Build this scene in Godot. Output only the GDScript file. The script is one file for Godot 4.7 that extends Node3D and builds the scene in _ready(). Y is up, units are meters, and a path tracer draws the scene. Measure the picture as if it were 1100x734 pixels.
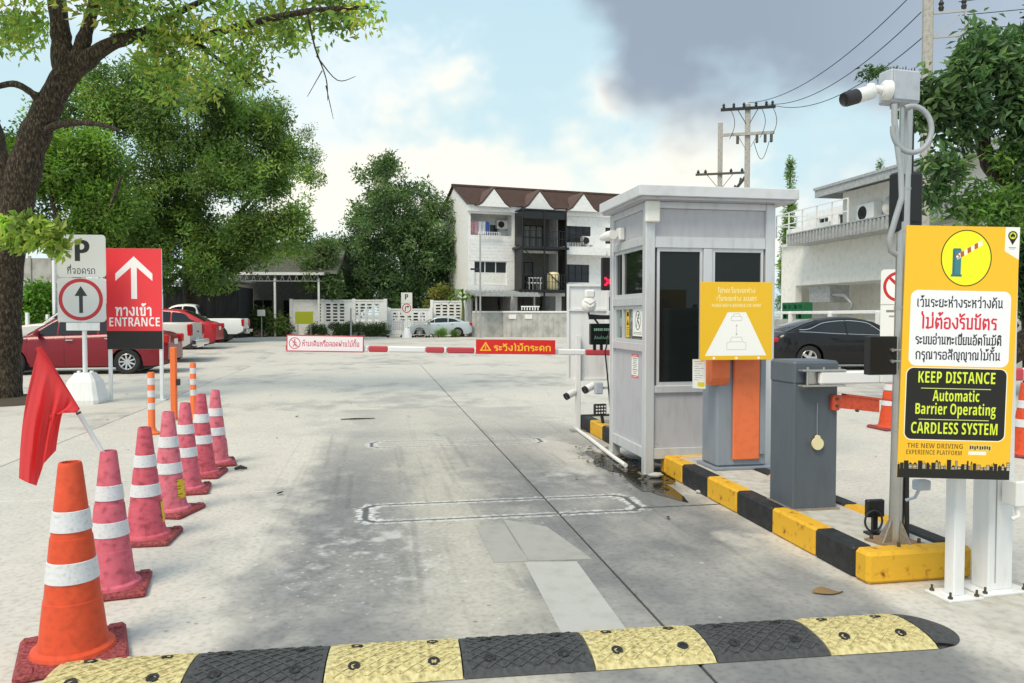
extends Node3D
# A car-park entry lane with barriers, guard booth, cones, signs and trees, under a clouding sky.
# Lane frame: u runs across the lane to the right, v runs along it away from the viewer, metres.

const FOCAL := 826.0        # of the 1100 x 734 photograph, in pixels
const EYE := 1.42
const LANE := 0.176         # the lane runs this many radians to the left of the view
const KERB := 0.17
var pitch := atan((367.0 - 340.0) / FOCAL)
var taken := {}
var M := {}
var rng := RandomNumberGenerator.new()


func _ready() -> void:
	rng.seed = 7
	view_and_light()
	make_materials()
	build_ground()
	build_far_left()
	build_townhouses()
	build_right_building()
	build_poles_and_wires()
	build_trees()
	build_vehicles()
	build_island()
	build_booth()
	build_entry_machines()
	build_rear_island_things()
	build_big_sign()
	build_left_signs()
	build_cones()
	build_speed_hump()
	build_small_things()


# ---------------------------------------------------------------- camera, sky, sun
func view_and_light() -> void:
	var cam := Camera3D.new()
	cam.name = "camera"
	cam.fov = rad_to_deg(2.0 * atan(367.0 / FOCAL))
	cam.position = Vector3(0, EYE, 0)
	cam.rotation.x = -pitch
	cam.near = 0.05
	cam.far = 600.0
	add_child(cam)
	var e := Environment.new()
	e.tonemap_mode = Environment.TONE_MAPPER_LINEAR
	e.tonemap_exposure = 1.95
	e.background_mode = Environment.BG_SKY
	e.sdfgi_enabled = true
	e.ssao_enabled = true
	e.ssil_enabled = true
	var sk := Sky.new()
	var pm := PanoramaSkyMaterial.new()
	pm.panorama = ImageTexture.create_from_image(sky_image())
	pm.energy_multiplier = 0.56        # the picture below holds the sky as it looks, before exposure
	sk.sky_material = pm
	e.sky = sk
	var we := WorldEnvironment.new()
	we.name = "world_environment"
	we.environment = e
	add_child(we)
	var sun := DirectionalLight3D.new()
	sun.name = "sun"
	sun.light_energy = 0.5
	sun.light_angular_distance = 24.0
	sun.light_color = Color(1.0, 0.94, 0.84)
	sun.shadow_enabled = true
	sun.look_at_from_position(Vector3(-6, 15, 9), Vector3.ZERO)
	add_child(sun)


func sky_image() -> Image:
	var w := 1536
	var h := 768
	var im := Image.create(w, h, false, Image.FORMAT_RGB8)
	im.fill(Color(0.62, 0.61, 0.58))
	var n1 := FastNoiseLite.new()
	n1.seed = 11; n1.frequency = 1.7; n1.fractal_octaves = 5; n1.fractal_gain = 0.52
	n1.domain_warp_enabled = true; n1.domain_warp_amplitude = 0.25; n1.domain_warp_frequency = 1.5
	var n2 := FastNoiseLite.new()
	n2.seed = 23; n2.frequency = 5.5; n2.fractal_octaves = 5; n2.fractal_gain = 0.6
	var zenith := Color(0.60, 0.76, 0.88)
	var low := Color(0.80, 0.905, 0.935)
	var cream := Color(1.0, 0.985, 0.935)
	var white := Color(0.93, 0.965, 0.975)
	var slate := Color(0.595, 0.65, 0.715)
	var pale := Color(0.735, 0.795, 0.855)
	for j in h / 2 + 6:
		var el := 90.0 - 180.0 * (j + 0.5) / h
		var ce := cos(deg_to_rad(el))
		var se := sin(deg_to_rad(el))
		for i in w:
			var az := wrapf((i + 0.5) / w * 360.0, -180.0, 180.0)          # 0 is straight ahead, positive to the right
			var d := Vector3(sin(deg_to_rad(az)) * ce, se, -cos(deg_to_rad(az)) * ce)
			var a := n1.get_noise_3d(d.x, d.y * 1.7, d.z)
			var b := n2.get_noise_3d(d.x, d.y * 1.6, d.z)
			var c := low.lerp(zenith, smoothstep(0.1, 1.0, se))
			c = c.lerp(white, smoothstep(-0.25, 0.35, a + b * 0.4 + 0.12) * 0.8)       # thin veil of cloud
			# towering cloud ahead, its lit flank creamy
			var ridge := 17.5 - absf(az - 4.0) * 0.34 + a * 7.0 + b * 9.0
			var tower := smoothstep(-5.0, 5.0, ridge - el) * smoothstep(1.0, 8.0, el + b * 4.0) * (1.0 - smoothstep(20.0, 32.0, absf(az - 5.0) + a * 8.0))
			c = c.lerp(cream, clampf(tower * (0.74 + 0.9 * b), 0.0, 1.0))
			# the slate-grey cloud sheet to the right, thinning out overhead and behind
			var edge := 13.6 + maxf(0.0, 9.0 - az) * 1.7
			var dark := smoothstep(-2.6, 4.0, el - edge + a * 2.5 + b * 5.0)
			dark *= smoothstep(-28.0, 2.0, az) * (1.0 - smoothstep(70.0, 110.0, az))
			dark *= 1.0 - smoothstep(36.0, 58.0, el + a * 14.0)
			var under := slate.lerp(pale, clampf(smoothstep(0.0, 0.6, a * 0.7 + b * 0.3) * 0.30 + smoothstep(17.0, 36.0, az) * 0.55, 0.0, 1.0))
			c = c.lerp(under, clampf(dark, 0.0, 1.0) * 0.97)
			if az > 18.0 and az < 150.0:
				c = c.lerp(pale.lerp(white, 0.35), 0.7 * (1.0 - smoothstep(6.0, 13.0, el + b * 4.0)) * smoothstep(18.0, 27.0, az))
			im.set_pixel(i, j, c)
	return im


# ---------------------------------------------------------------- pixels to places
func ray(px: float, py: float) -> Vector3:
	return Vector3((px - 550.0) / FOCAL, (367.0 - py) / FOCAL, -1.0).rotated(Vector3.RIGHT, -pitch)


func gp(px: float, py: float, h := 0.0) -> Vector3:
	var r := ray(px, py)
	return Vector3(0, EYE, 0) + r * ((h - EYE) / r.y)


func dp(px: float, py: float, depth: float) -> Vector3:
	var r := ray(px, py)
	return Vector3(0, EYE, 0) + r * (depth / -r.z)


func W(u: float, v: float, y := 0.0) -> Vector3:
	return Vector3(u * cos(LANE) - v * sin(LANE), y, -u * sin(LANE) - v * cos(LANE))


func uv_of(p: Vector3) -> Vector2:
	return Vector2(p.x * cos(LANE) - p.z * sin(LANE), -p.x * sin(LANE) - p.z * cos(LANE))


func rise(v: float) -> float:        # the far half of the yard lies a little higher
	return 0.2 * smoothstep(22.8, 33.0, v)


# ---------------------------------------------------------------- nodes
func numbered(called: String) -> String:
	var n: int = taken.get(called, 0)
	taken[called] = n + 1
	return called if n == 0 else "%s_%03d" % [called, n]


func tag(o: Node3D, label: String, category: String, group := "", kind := "") -> void:
	if label: o.set_meta("label", label)
	if category: o.set_meta("category", category)
	if group: o.set_meta("group", group)
	if kind: o.set_meta("kind", kind)


func thing(called: String, label: String, category: String, at := Vector3.ZERO, turn := 0.0, group := "") -> Node3D:
	var o := Node3D.new()
	o.name = numbered(called)
	add_child(o)
	o.position = at
	o.rotation.y = turn
	tag(o, label, category, group)
	return o


func part(parent: Node, called: String, mesh: Variant, mat: Material, label := "") -> MeshInstance3D:
	var o := MeshInstance3D.new()
	o.name = called
	o.mesh = mesh.done() if mesh is MB else mesh
	o.material_override = mat
	parent.add_child(o, true)
	if label: o.set_meta("label", label)
	return o


func solo(called: String, mesh: Variant, mat: Material, label: String, category: String, at := Vector3.ZERO, turn := 0.0, group := "") -> MeshInstance3D:
	var o := part(self, numbered(called), mesh, mat)
	o.position = at
	o.rotation.y = turn
	tag(o, label, category, group)
	return o


func setting(called: String, mesh: Variant, mat: Material) -> MeshInstance3D:
	var o := part(self, called, mesh, mat)
	o.set_meta("kind", "structure")
	return o


# ---------------------------------------------------------------- mesh builder
class MB:
	var st := SurfaceTool.new()
	var grp := 0

	func _init() -> void:
		st.begin(Mesh.PRIMITIVE_TRIANGLES)
		st.set_smooth_group(-1)

	func flat() -> void: st.set_smooth_group(-1)

	func smooth() -> void:
		grp += 1
		st.set_smooth_group(grp)

	func tri(a: Vector3, b: Vector3, c: Vector3) -> void:
		st.add_vertex(a); st.add_vertex(b); st.add_vertex(c)

	func quad(a: Vector3, b: Vector3, c: Vector3, d: Vector3) -> void:
		tri(a, b, c); tri(a, c, d)

	func tri_out(a: Vector3, b: Vector3, c: Vector3, from: Vector3) -> void:
		if (a - c).cross(a - b).dot((a + b + c) / 3.0 - from) < 0.0: tri(a, c, b)
		else: tri(a, b, c)

	func quad_out(a: Vector3, b: Vector3, c: Vector3, d: Vector3, from: Vector3) -> void:
		if (a - c).cross(a - b).dot((a + b + c + d) / 4.0 - from) < 0.0: quad(a, d, c, b)
		else: quad(a, b, c, d)

	# textured quad: uv 0,0 top left
	func face(tl: Vector3, tr: Vector3, br: Vector3, bl: Vector3) -> void:
		var p := [tl, tr, br, tl, br, bl]
		var q := [Vector2(0, 0), Vector2(1, 0), Vector2(1, 1), Vector2(0, 0), Vector2(1, 1), Vector2(0, 1)]
		for i in 6:
			st.set_uv(q[i]); st.add_vertex(p[i])

	func box(c: Vector3, s: Vector3, bevel := 0.0, xf := Transform3D()) -> void:
		st.set_smooth_group(-1)
		var h := s / 2.0
		var o := xf * c
		if bevel <= 0.0:
			var p := []
			for k in 8:
				p.append(xf * (c + Vector3(h.x if k & 1 else -h.x, h.y if k & 2 else -h.y, h.z if k & 4 else -h.z)))
			for f in [[0, 1, 3, 2], [4, 5, 7, 6], [0, 1, 5, 4], [2, 3, 7, 6], [0, 2, 6, 4], [1, 3, 7, 5]]:
				quad_out(p[f[0]], p[f[1]], p[f[2]], p[f[3]], o)
			return
		var b := minf(bevel, minf(h.x, minf(h.y, h.z)) * 0.98)
		var q := []          # q[corner][axis]
		for k in 8:
			var sg := Vector3(1 if k & 1 else -1, 1 if k & 2 else -1, 1 if k & 4 else -1)
			var i := h - Vector3(b, b, b)
			q.append([xf * (c + sg * Vector3(h.x, i.y, i.z)), xf * (c + sg * Vector3(i.x, h.y, i.z)), xf * (c + sg * Vector3(i.x, i.y, h.z))])
		for f in [[0, 2, 6, 4, 0], [1, 3, 7, 5, 0], [0, 1, 5, 4, 1], [2, 3, 7, 6, 1], [0, 1, 3, 2, 2], [4, 5, 7, 6, 2]]:
			quad_out(q[f[0]][f[4]], q[f[1]][f[4]], q[f[2]][f[4]], q[f[3]][f[4]], o)
		for e in [[0, 1, 1, 2], [2, 3, 1, 2], [4, 5, 1, 2], [6, 7, 1, 2], [0, 2, 0, 2], [1, 3, 0, 2], [4, 6, 0, 2], [5, 7, 0, 2], [0, 4, 0, 1], [1, 5, 0, 1], [2, 6, 0, 1], [3, 7, 0, 1]]:
			quad_out(q[e[0]][e[2]], q[e[1]][e[2]], q[e[1]][e[3]], q[e[0]][e[3]], o)
		for k in 8:
			tri_out(q[k][0], q[k][1], q[k][2], o)

	# a beam between two points
	func bar(a: Vector3, b: Vector3, wide: float, thick: float, up := Vector3.UP) -> void:
		var z := (b - a).normalized()
		if absf(z.dot(up)) > 0.98: up = Vector3.RIGHT
		var x := up.cross(z).normalized()
		var y := z.cross(x)
		box(Vector3.ZERO, Vector3(wide, thick, a.distance_to(b)), 0.0, Transform3D(Basis(x, y, z), (a + b) / 2.0))

	func tube(pts: Array, radii: Array, n := 8, caps := true) -> void:
		smooth()
		var rings := []
		var last := Vector3.UP if absf((pts[1] - pts[0]).normalized().y) < 0.9 else Vector3.RIGHT
		for i in pts.size():
			var t: Vector3 = (pts[mini(i + 1, pts.size() - 1)] - pts[maxi(i - 1, 0)]).normalized()
			var x := last.cross(t).normalized()
			var y := t.cross(x).normalized()
			last = y
			var r: float = radii[mini(i, radii.size() - 1)]
			var ring := []
			for k in n:
				var a := TAU * k / n
				ring.append(pts[i] + (x * cos(a) + y * sin(a)) * r)
			rings.append(ring)
		for i in pts.size() - 1:
			var mid: Vector3 = (pts[i] + pts[i + 1]) / 2.0
			for k in n:
				quad_out(rings[i][k], rings[i][(k + 1) % n], rings[i + 1][(k + 1) % n], rings[i + 1][k], mid)
		if caps:
			flat()
			for e in [0, pts.size() - 1]:
				var inward: Vector3 = pts[1] if e == 0 else pts[e - 1]
				for k in n:
					tri_out(pts[e], rings[e][k], rings[e][(k + 1) % n], inward)

	# profile of Vector2(radius, height), turned about y
	func lathe(prof: Array, n := 24, xf := Transform3D()) -> void:
		smooth()
		for i in prof.size() - 1:
			if i > 0:
				var d0: Vector2 = (prof[i] - prof[i - 1]).normalized()
				var d1: Vector2 = (prof[i + 1] - prof[i]).normalized()
				if d0.dot(d1) < 0.80: smooth()
			for k in n:
				var a := TAU * k / n
				var b := TAU * (k + 1) / n
				var p0 := xf * Vector3(cos(a) * prof[i].x, prof[i].y, sin(a) * prof[i].x)
				var p1 := xf * Vector3(cos(b) * prof[i].x, prof[i].y, sin(b) * prof[i].x)
				var p2 := xf * Vector3(cos(b) * prof[i + 1].x, prof[i + 1].y, sin(b) * prof[i + 1].x)
				var p3 := xf * Vector3(cos(a) * prof[i + 1].x, prof[i + 1].y, sin(a) * prof[i + 1].x)
				if prof[i].x < 1e-5: tri(p0, p3, p2)
				elif prof[i + 1].x < 1e-5: tri(p0, p2, p1)
				else: quad(p0, p3, p2, p1)

	# outline in the xy plane of xf, from z = -d/2 to d/2
	func prism(poly: PackedVector2Array, d: float, xf := Transform3D()) -> void:
		flat()
		var idx := Geometry2D.triangulate_polygon(poly)
		for s in [-1.0, 1.0]:
			for i in range(0, idx.size(), 3):
				var p := []
				for k in 3: p.append(xf * Vector3(poly[idx[i + k]].x, poly[idx[i + k]].y, s * d / 2.0))
				tri_out(p[0], p[1], p[2], (p[0] + p[1] + p[2]) / 3.0 - xf.basis.z * s)
		var cw := Geometry2D.is_polygon_clockwise(poly)
		for i in poly.size():
			var a := poly[i]
			var b := poly[(i + 1) % poly.size()]
			var p := [xf * Vector3(a.x, a.y, -d / 2), xf * Vector3(b.x, b.y, -d / 2), xf * Vector3(b.x, b.y, d / 2), xf * Vector3(a.x, a.y, d / 2)]
			if cw: quad(p[0], p[3], p[2], p[1])
			else: quad(p[0], p[1], p[2], p[3])

	# a wall of width w, height h and thickness t (x, y, z from 0; z from -t to 0) with rectangular openings
	func holed(w: float, h: float, t: float, holes: Array, xf := Transform3D()) -> void:
		flat()
		var xs := [0.0, w]
		var ys := [0.0, h]
		for r in holes:
			for x in [r.position.x, r.end.x]:
				if not xs.has(x): xs.append(x)
			for y in [r.position.y, r.end.y]:
				if not ys.has(y): ys.append(y)
		xs.sort(); ys.sort()
		var nx := xs.size() - 1
		var ny := ys.size() - 1
		var full := func(i: int, j: int) -> bool:
			if i < 0 or j < 0 or i >= nx or j >= ny: return false
			var m := Vector2((xs[i] + xs[i + 1]) / 2.0, (ys[j] + ys[j + 1]) / 2.0)
			for r in holes:
				if r.has_point(m): return false
			return true
		for i in nx:
			for j in ny:
				if not full.call(i, j): continue
				var c := xf * Vector3((xs[i] + xs[i + 1]) / 2.0, (ys[j] + ys[j + 1]) / 2.0, -t / 2.0)
				var p := []
				for k in 8:
					p.append(xf * Vector3(xs[i + 1] if k & 1 else xs[i], ys[j + 1] if k & 2 else ys[j], 0.0 if k & 4 else -t))
				quad_out(p[4], p[5], p[7], p[6], c); quad_out(p[0], p[1], p[3], p[2], c)
				if not full.call(i - 1, j): quad_out(p[0], p[2], p[6], p[4], c)
				if not full.call(i + 1, j): quad_out(p[1], p[3], p[7], p[5], c)
				if not full.call(i, j - 1): quad_out(p[0], p[1], p[5], p[4], c)
				if not full.call(i, j + 1): quad_out(p[2], p[3], p[7], p[6], c)

	func done() -> ArrayMesh:
		st.generate_normals()
		return st.commit()


# ---------------------------------------------------------------- flat print
class Canvas:
	var im: Image
	var s: float
	var w: int
	var h: int

	func _init(width: int, height: int, back: Color, over := 2) -> void:
		w = width; h = height; s = over
		im = Image.create(width * over, height * over, false, Image.FORMAT_RGBA8)
		im.fill(back)

	func rect(x: float, y: float, ww: float, hh: float, c: Color) -> void:
		im.fill_rect(Rect2i(roundi(x * s), roundi(y * s), roundi(ww * s), roundi(hh * s)), c)

	func tri(a: Vector2, b: Vector2, c: Vector2, col: Color) -> void:
		a *= s; b *= s; c *= s
		var y0 := maxi(0, floori(minf(a.y, minf(b.y, c.y))))
		var y1 := mini(im.get_height() - 1, ceili(maxf(a.y, maxf(b.y, c.y))))
		for y in range(y0, y1 + 1):
			var yy := y + 0.5
			var lo := 1e9
			var hi := -1e9
			for e in [[a, b], [b, c], [c, a]]:
				var p: Vector2 = e[0]
				var q: Vector2 = e[1]
				if (p.y <= yy) != (q.y <= yy):
					var x := p.x + (q.x - p.x) * (yy - p.y) / (q.y - p.y)
					lo = minf(lo, x); hi = maxf(hi, x)
			if hi >= lo:
				var x0 := roundi(lo)
				im.fill_rect(Rect2i(x0, y, maxi(roundi(hi) - x0, 0), 1), col)

	func poly(pts: PackedVector2Array, col: Color) -> void:
		var idx := Geometry2D.triangulate_polygon(pts)
		for i in range(0, idx.size(), 3):
			tri(pts[idx[i]], pts[idx[i + 1]], pts[idx[i + 2]], col)

	func disc(c: Vector2, r: float, col: Color, ry := -1.0) -> void:
		if ry < 0.0: ry = r
		for y in range(floori((c.y - ry) * s), ceili((c.y + ry) * s)):
			var t := (y + 0.5 - c.y * s) / (ry * s)
			if absf(t) >= 1.0: continue
			var half := r * s * sqrt(1.0 - t * t)
			im.fill_rect(Rect2i(roundi(c.x * s - half), y, roundi(2.0 * half), 1), col)

	func round_rect(x: float, y: float, ww: float, hh: float, r: float, col: Color) -> void:
		rect(x + r, y, ww - 2 * r, hh, col)
		rect(x, y + r, ww, hh - 2 * r, col)
		for p in [Vector2(x + r, y + r), Vector2(x + ww - r, y + r), Vector2(x + r, y + hh - r), Vector2(x + ww - r, y + hh - r)]:
			disc(p, r, col)

	func line(a: Vector2, b: Vector2, th: float, col: Color) -> void:
		var n := (b - a).normalized().orthogonal() * th / 2.0
		tri(a + n, b + n, b - n, col); tri(a + n, b - n, a - n, col)
		disc(a, th / 2.0, col); disc(b, th / 2.0, col)

	func path(pts: Array, th: float, col: Color) -> void:
		for i in pts.size() - 1: line(pts[i], pts[i + 1], th, col)

	# Latin lettering; x is the left, centre or right according to align (0, 0.5, 1); y the base line
	func text(str: String, x: float, y: float, size: float, col: Color, align := 0.5, fit := 0.0, bold := true) -> void:
		var f := SystemFont.new()
		f.font_names = PackedStringArray(["Droid Sans"])
		f.font_weight = 700 if bold else 400
		var tm := TextMesh.new()
		tm.font = f; tm.text = str; tm.depth = 0.0; tm.font_size = 64; tm.pixel_size = 1.0 / 64.0
		tm.horizontal_alignment = HORIZONTAL_ALIGNMENT_LEFT
		tm.vertical_alignment = VERTICAL_ALIGNMENT_BOTTOM
		var ar := tm.surface_get_arrays(0)
		var vs: PackedVector3Array = ar[Mesh.ARRAY_VERTEX]
		if vs.is_empty(): return
		var ix: PackedInt32Array = ar[Mesh.ARRAY_INDEX] if ar[Mesh.ARRAY_INDEX] != null else PackedInt32Array(range(vs.size()))
		var lo := 1e9
		var hi := -1e9
		for v in vs:
			lo = minf(lo, v.x); hi = maxf(hi, v.x)
		var base: float = TextServerManager.get_primary_interface().font_get_descent(f.get_rids()[0], 64) / 64.0
		var kx := size * 1.38
		if fit > 0.0: kx = fit / (hi - lo)
		var x0 := x - (hi - lo) * kx * align
		for i in range(0, ix.size(), 3):
			var p := []
			for k in 3:
				var v := vs[ix[i + k]]
				p.append(Vector2(x0 + (v.x - lo) * kx, y - (v.y - base) * size * 1.38))
			tri(p[0], p[1], p[2], col)

	func thai_width(str: String) -> float:
		var t := 0.0
		for ch in str:
			t += (THAI[ch][0] + (13 if THAI[ch][0] > 0 else 0)) / 100.0 if THAI.has(ch) else 0.4
		return t

	# Thai lettering drawn with a round pen; size is the height of a plain consonant
	func thai(str: String, x: float, y: float, size: float, pen: float, col: Color, align := 0.5, fit := 0.0) -> void:
		var kx := size
		if fit > 0.0: kx = fit / thai_width(str)
		var cur := x - thai_width(str) * kx * align
		var up := 0
		for ch in str:
			if not THAI.has(ch):
				up = 0
				if ch != " ":
					text(ch, cur, y, size * 1.0, col, 0.0)
				cur += 0.4 * kx
				continue
			var g: Array = THAI[ch]
			var lift := 0.0
			if g[0] == 0:
				if ch in "่้" and up == 1: lift = 0.30
				up = 1
			else: up = 0
			for run in g[1].split("|"):
				var nums: PackedStringArray = run.strip_edges().split(" ")
				var pts := []
				for i in range(0, nums.size(), 2):
					pts.append(Vector2(cur + (nums[i].to_float() - (13.0 if g[0] == 0 else 0.0)) / 100.0 * kx, y - (nums[i + 1].to_float() / 100.0 + lift) * size))
				if pts.size() == 1: disc(pts[0], pen * 0.95, col)
				else: path(pts, pen, col)
			cur += (g[0] + (13 if g[0] > 0 else 0)) / 100.0 * kx

	func tex() -> ImageTexture:
		im.resize(w, h, Image.INTERPOLATE_BILINEAR if s <= 2 else Image.INTERPOLATE_CUBIC)
		return ImageTexture.create_from_image(im)

	const THAI := {
		"ก": [68, "10 0 10 56 1 66 10 90 30 99 48 94 57 76 57 0"],
		"ข": [60, "3 80 3 93 14 97 17 84 9 70 13 56 13 4 48 4 48 100"],
		"ค": [70, "10 0 5 62 15 91 34 100 52 92 59 68 59 0|12 8 22 40 34 52"],
		"ง": [56, "34 98 46 96 46 14 36 1 24 8 2 52"],
		"จ": [58, "3 84 14 98 34 98 46 82 46 10 34 0 26 10 26 40"],
		"ญ": [88, "10 0 10 56 1 66 10 90 28 99 42 92 47 78 47 3 76 3 76 100|60 -12 78 -28"],
		"ณ": [92, "10 0 10 56 1 66 10 90 28 99 42 92 47 78 47 0 66 14 80 8|76 100 76 8"],
		"ด": [68, "12 2 5 60 15 91 34 100 51 92 57 68 57 0|12 4 30 36 24 50"],
		"ต": [70, "12 2 5 60 14 96 32 84 50 96 58 68 58 0|12 4 30 36 24 50"],
		"ถ": [68, "12 2 10 56 1 66 10 90 30 99 48 94 57 76 57 0|3 3 18 3"],
		"ท": [66, "1 97 12 97 12 0|12 44 34 92 48 97 55 82 55 0"],
		"น": [66, "1 97 12 97 12 2 46 16 60 4|50 100 50 12"],
		"บ": [62, "1 97 12 97 12 3 51 3 51 100"],
		"ป": [62, "1 97 12 97 12 3 51 3 51 138"],
		"ผ": [66, "18 62 6 68 10 97 14 2 32 60 51 2 55 100"],
		"พ": [68, "1 97 12 97 14 2 32 72 52 2 57 100"],
		"ม": [72, "3 97 16 97 16 22 4 6 18 2 61 14 61 100"],
		"ย": [62, "18 97 4 92 6 68 18 58 8 46 8 4 51 4 51 100"],
		"ร": [50, "40 2 26 3 40 4 40 46 30 58 8 60 3 78 14 97 42 94"],
		"ล": [62, "16 4 4 26 16 50 34 50 50 32|4 84 16 98 38 98 51 82 51 0"],
		"ว": [54, "3 84 14 98 34 98 43 82 43 2 28 2"],
		"ส": [64, "16 4 4 26 16 50 34 50 50 32|4 84 16 98 38 98 51 82 51 0|38 96 60 118"],
		"ห": [66, "1 97 12 97 12 0|12 46 30 62 44 58 53 44 53 0|40 62 44 96 58 94"],
		"อ": [64, "26 56 7 56 7 10 20 1 40 1 53 14 53 84 40 98 18 98 4 86"],
		"ะ": [38, "3 84 4 66 14 64 30 80|3 34 4 16 14 14 30 30"],
		"า": [46, "3 84 12 98 26 98 35 84 35 0"],
		"เ": [30, "11 100 11 10 20 2"],
		"แ": [54, "11 100 11 10 18 2|34 100 34 10 42 2"],
		"โ": [34, "20 2 20 104 3 118 6 140 38 140"],
		"ไ": [34, "20 2 20 114 6 136 8 152"],
		"ั": [0, "-50 138 -50 120 -38 116 -10 138"],
		"ิ": [0, "-56 116 -44 134 -24 134 -10 116 -56 116"],
		"ี": [0, "-56 116 -44 134 -24 134 -10 116 -56 116|-9 116 -9 150"],
		"ื": [0, "-56 116 -44 134 -24 134 -10 116 -56 116|-9 116 -9 150|-24 130 -24 150"],
		"ุ": [0, "-26 -14 -14 -14 -14 -40"],
		"่": [0, "-14 118 -14 146"],
		"้": [0, "-40 140 -30 146 -30 122 -6 148"],
	}


# ---------------------------------------------------------------- materials
func lin(r: float, g: float, b: float) -> Color:      # a real-world base colour, linear
	return Color(r, g, b).linear_to_srgb()


func mat(called: String, c: Color, rough := 0.7, metal := 0.0) -> StandardMaterial3D:
	var m := StandardMaterial3D.new()
	m.resource_name = called
	m.albedo_color = c
	m.roughness = rough
	m.metallic = metal
	M[called] = m
	return m


func noise_tex(seed_: int, freq: float, size: int, colours: Array, octaves := 4, stops := []) -> NoiseTexture2D:
	var n := FastNoiseLite.new()
	n.seed = seed_; n.frequency = freq; n.fractal_octaves = octaves
	n.noise_type = FastNoiseLite.TYPE_SIMPLEX_SMOOTH
	var t := NoiseTexture2D.new()
	t.width = size; t.height = size; t.seamless = true; t.noise = n
	if colours:
		var g := Gradient.new()
		var off := PackedFloat32Array()
		for i in colours.size(): off.append(stops[i] if stops else float(i) / (colours.size() - 1))
		g.offsets = off
		g.colors = PackedColorArray(colours)
		t.color_ramp = g
	return t


# paint, plastic and metal with blotches and specks of grime; colour modulates the albedo
func worn(called: String, c: Color, rough: float, metal: float, tex: Texture2D, scale := 1.0, bump: Texture2D = null, depth := 0.0) -> StandardMaterial3D:
	var m := mat(called, c, rough, metal)
	m.albedo_texture = tex
	m.uv1_triplanar = true
	m.uv1_scale = Vector3.ONE * scale
	if bump:
		m.heightmap_enabled = true
		m.heightmap_texture = bump
		m.heightmap_scale = depth
	return m


func printed(called: String, tex: Texture2D, rough := 0.5) -> StandardMaterial3D:
	var m := mat(called, Color.WHITE, rough)
	m.albedo_texture = tex
	m.texture_repeat = false
	return m


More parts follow.
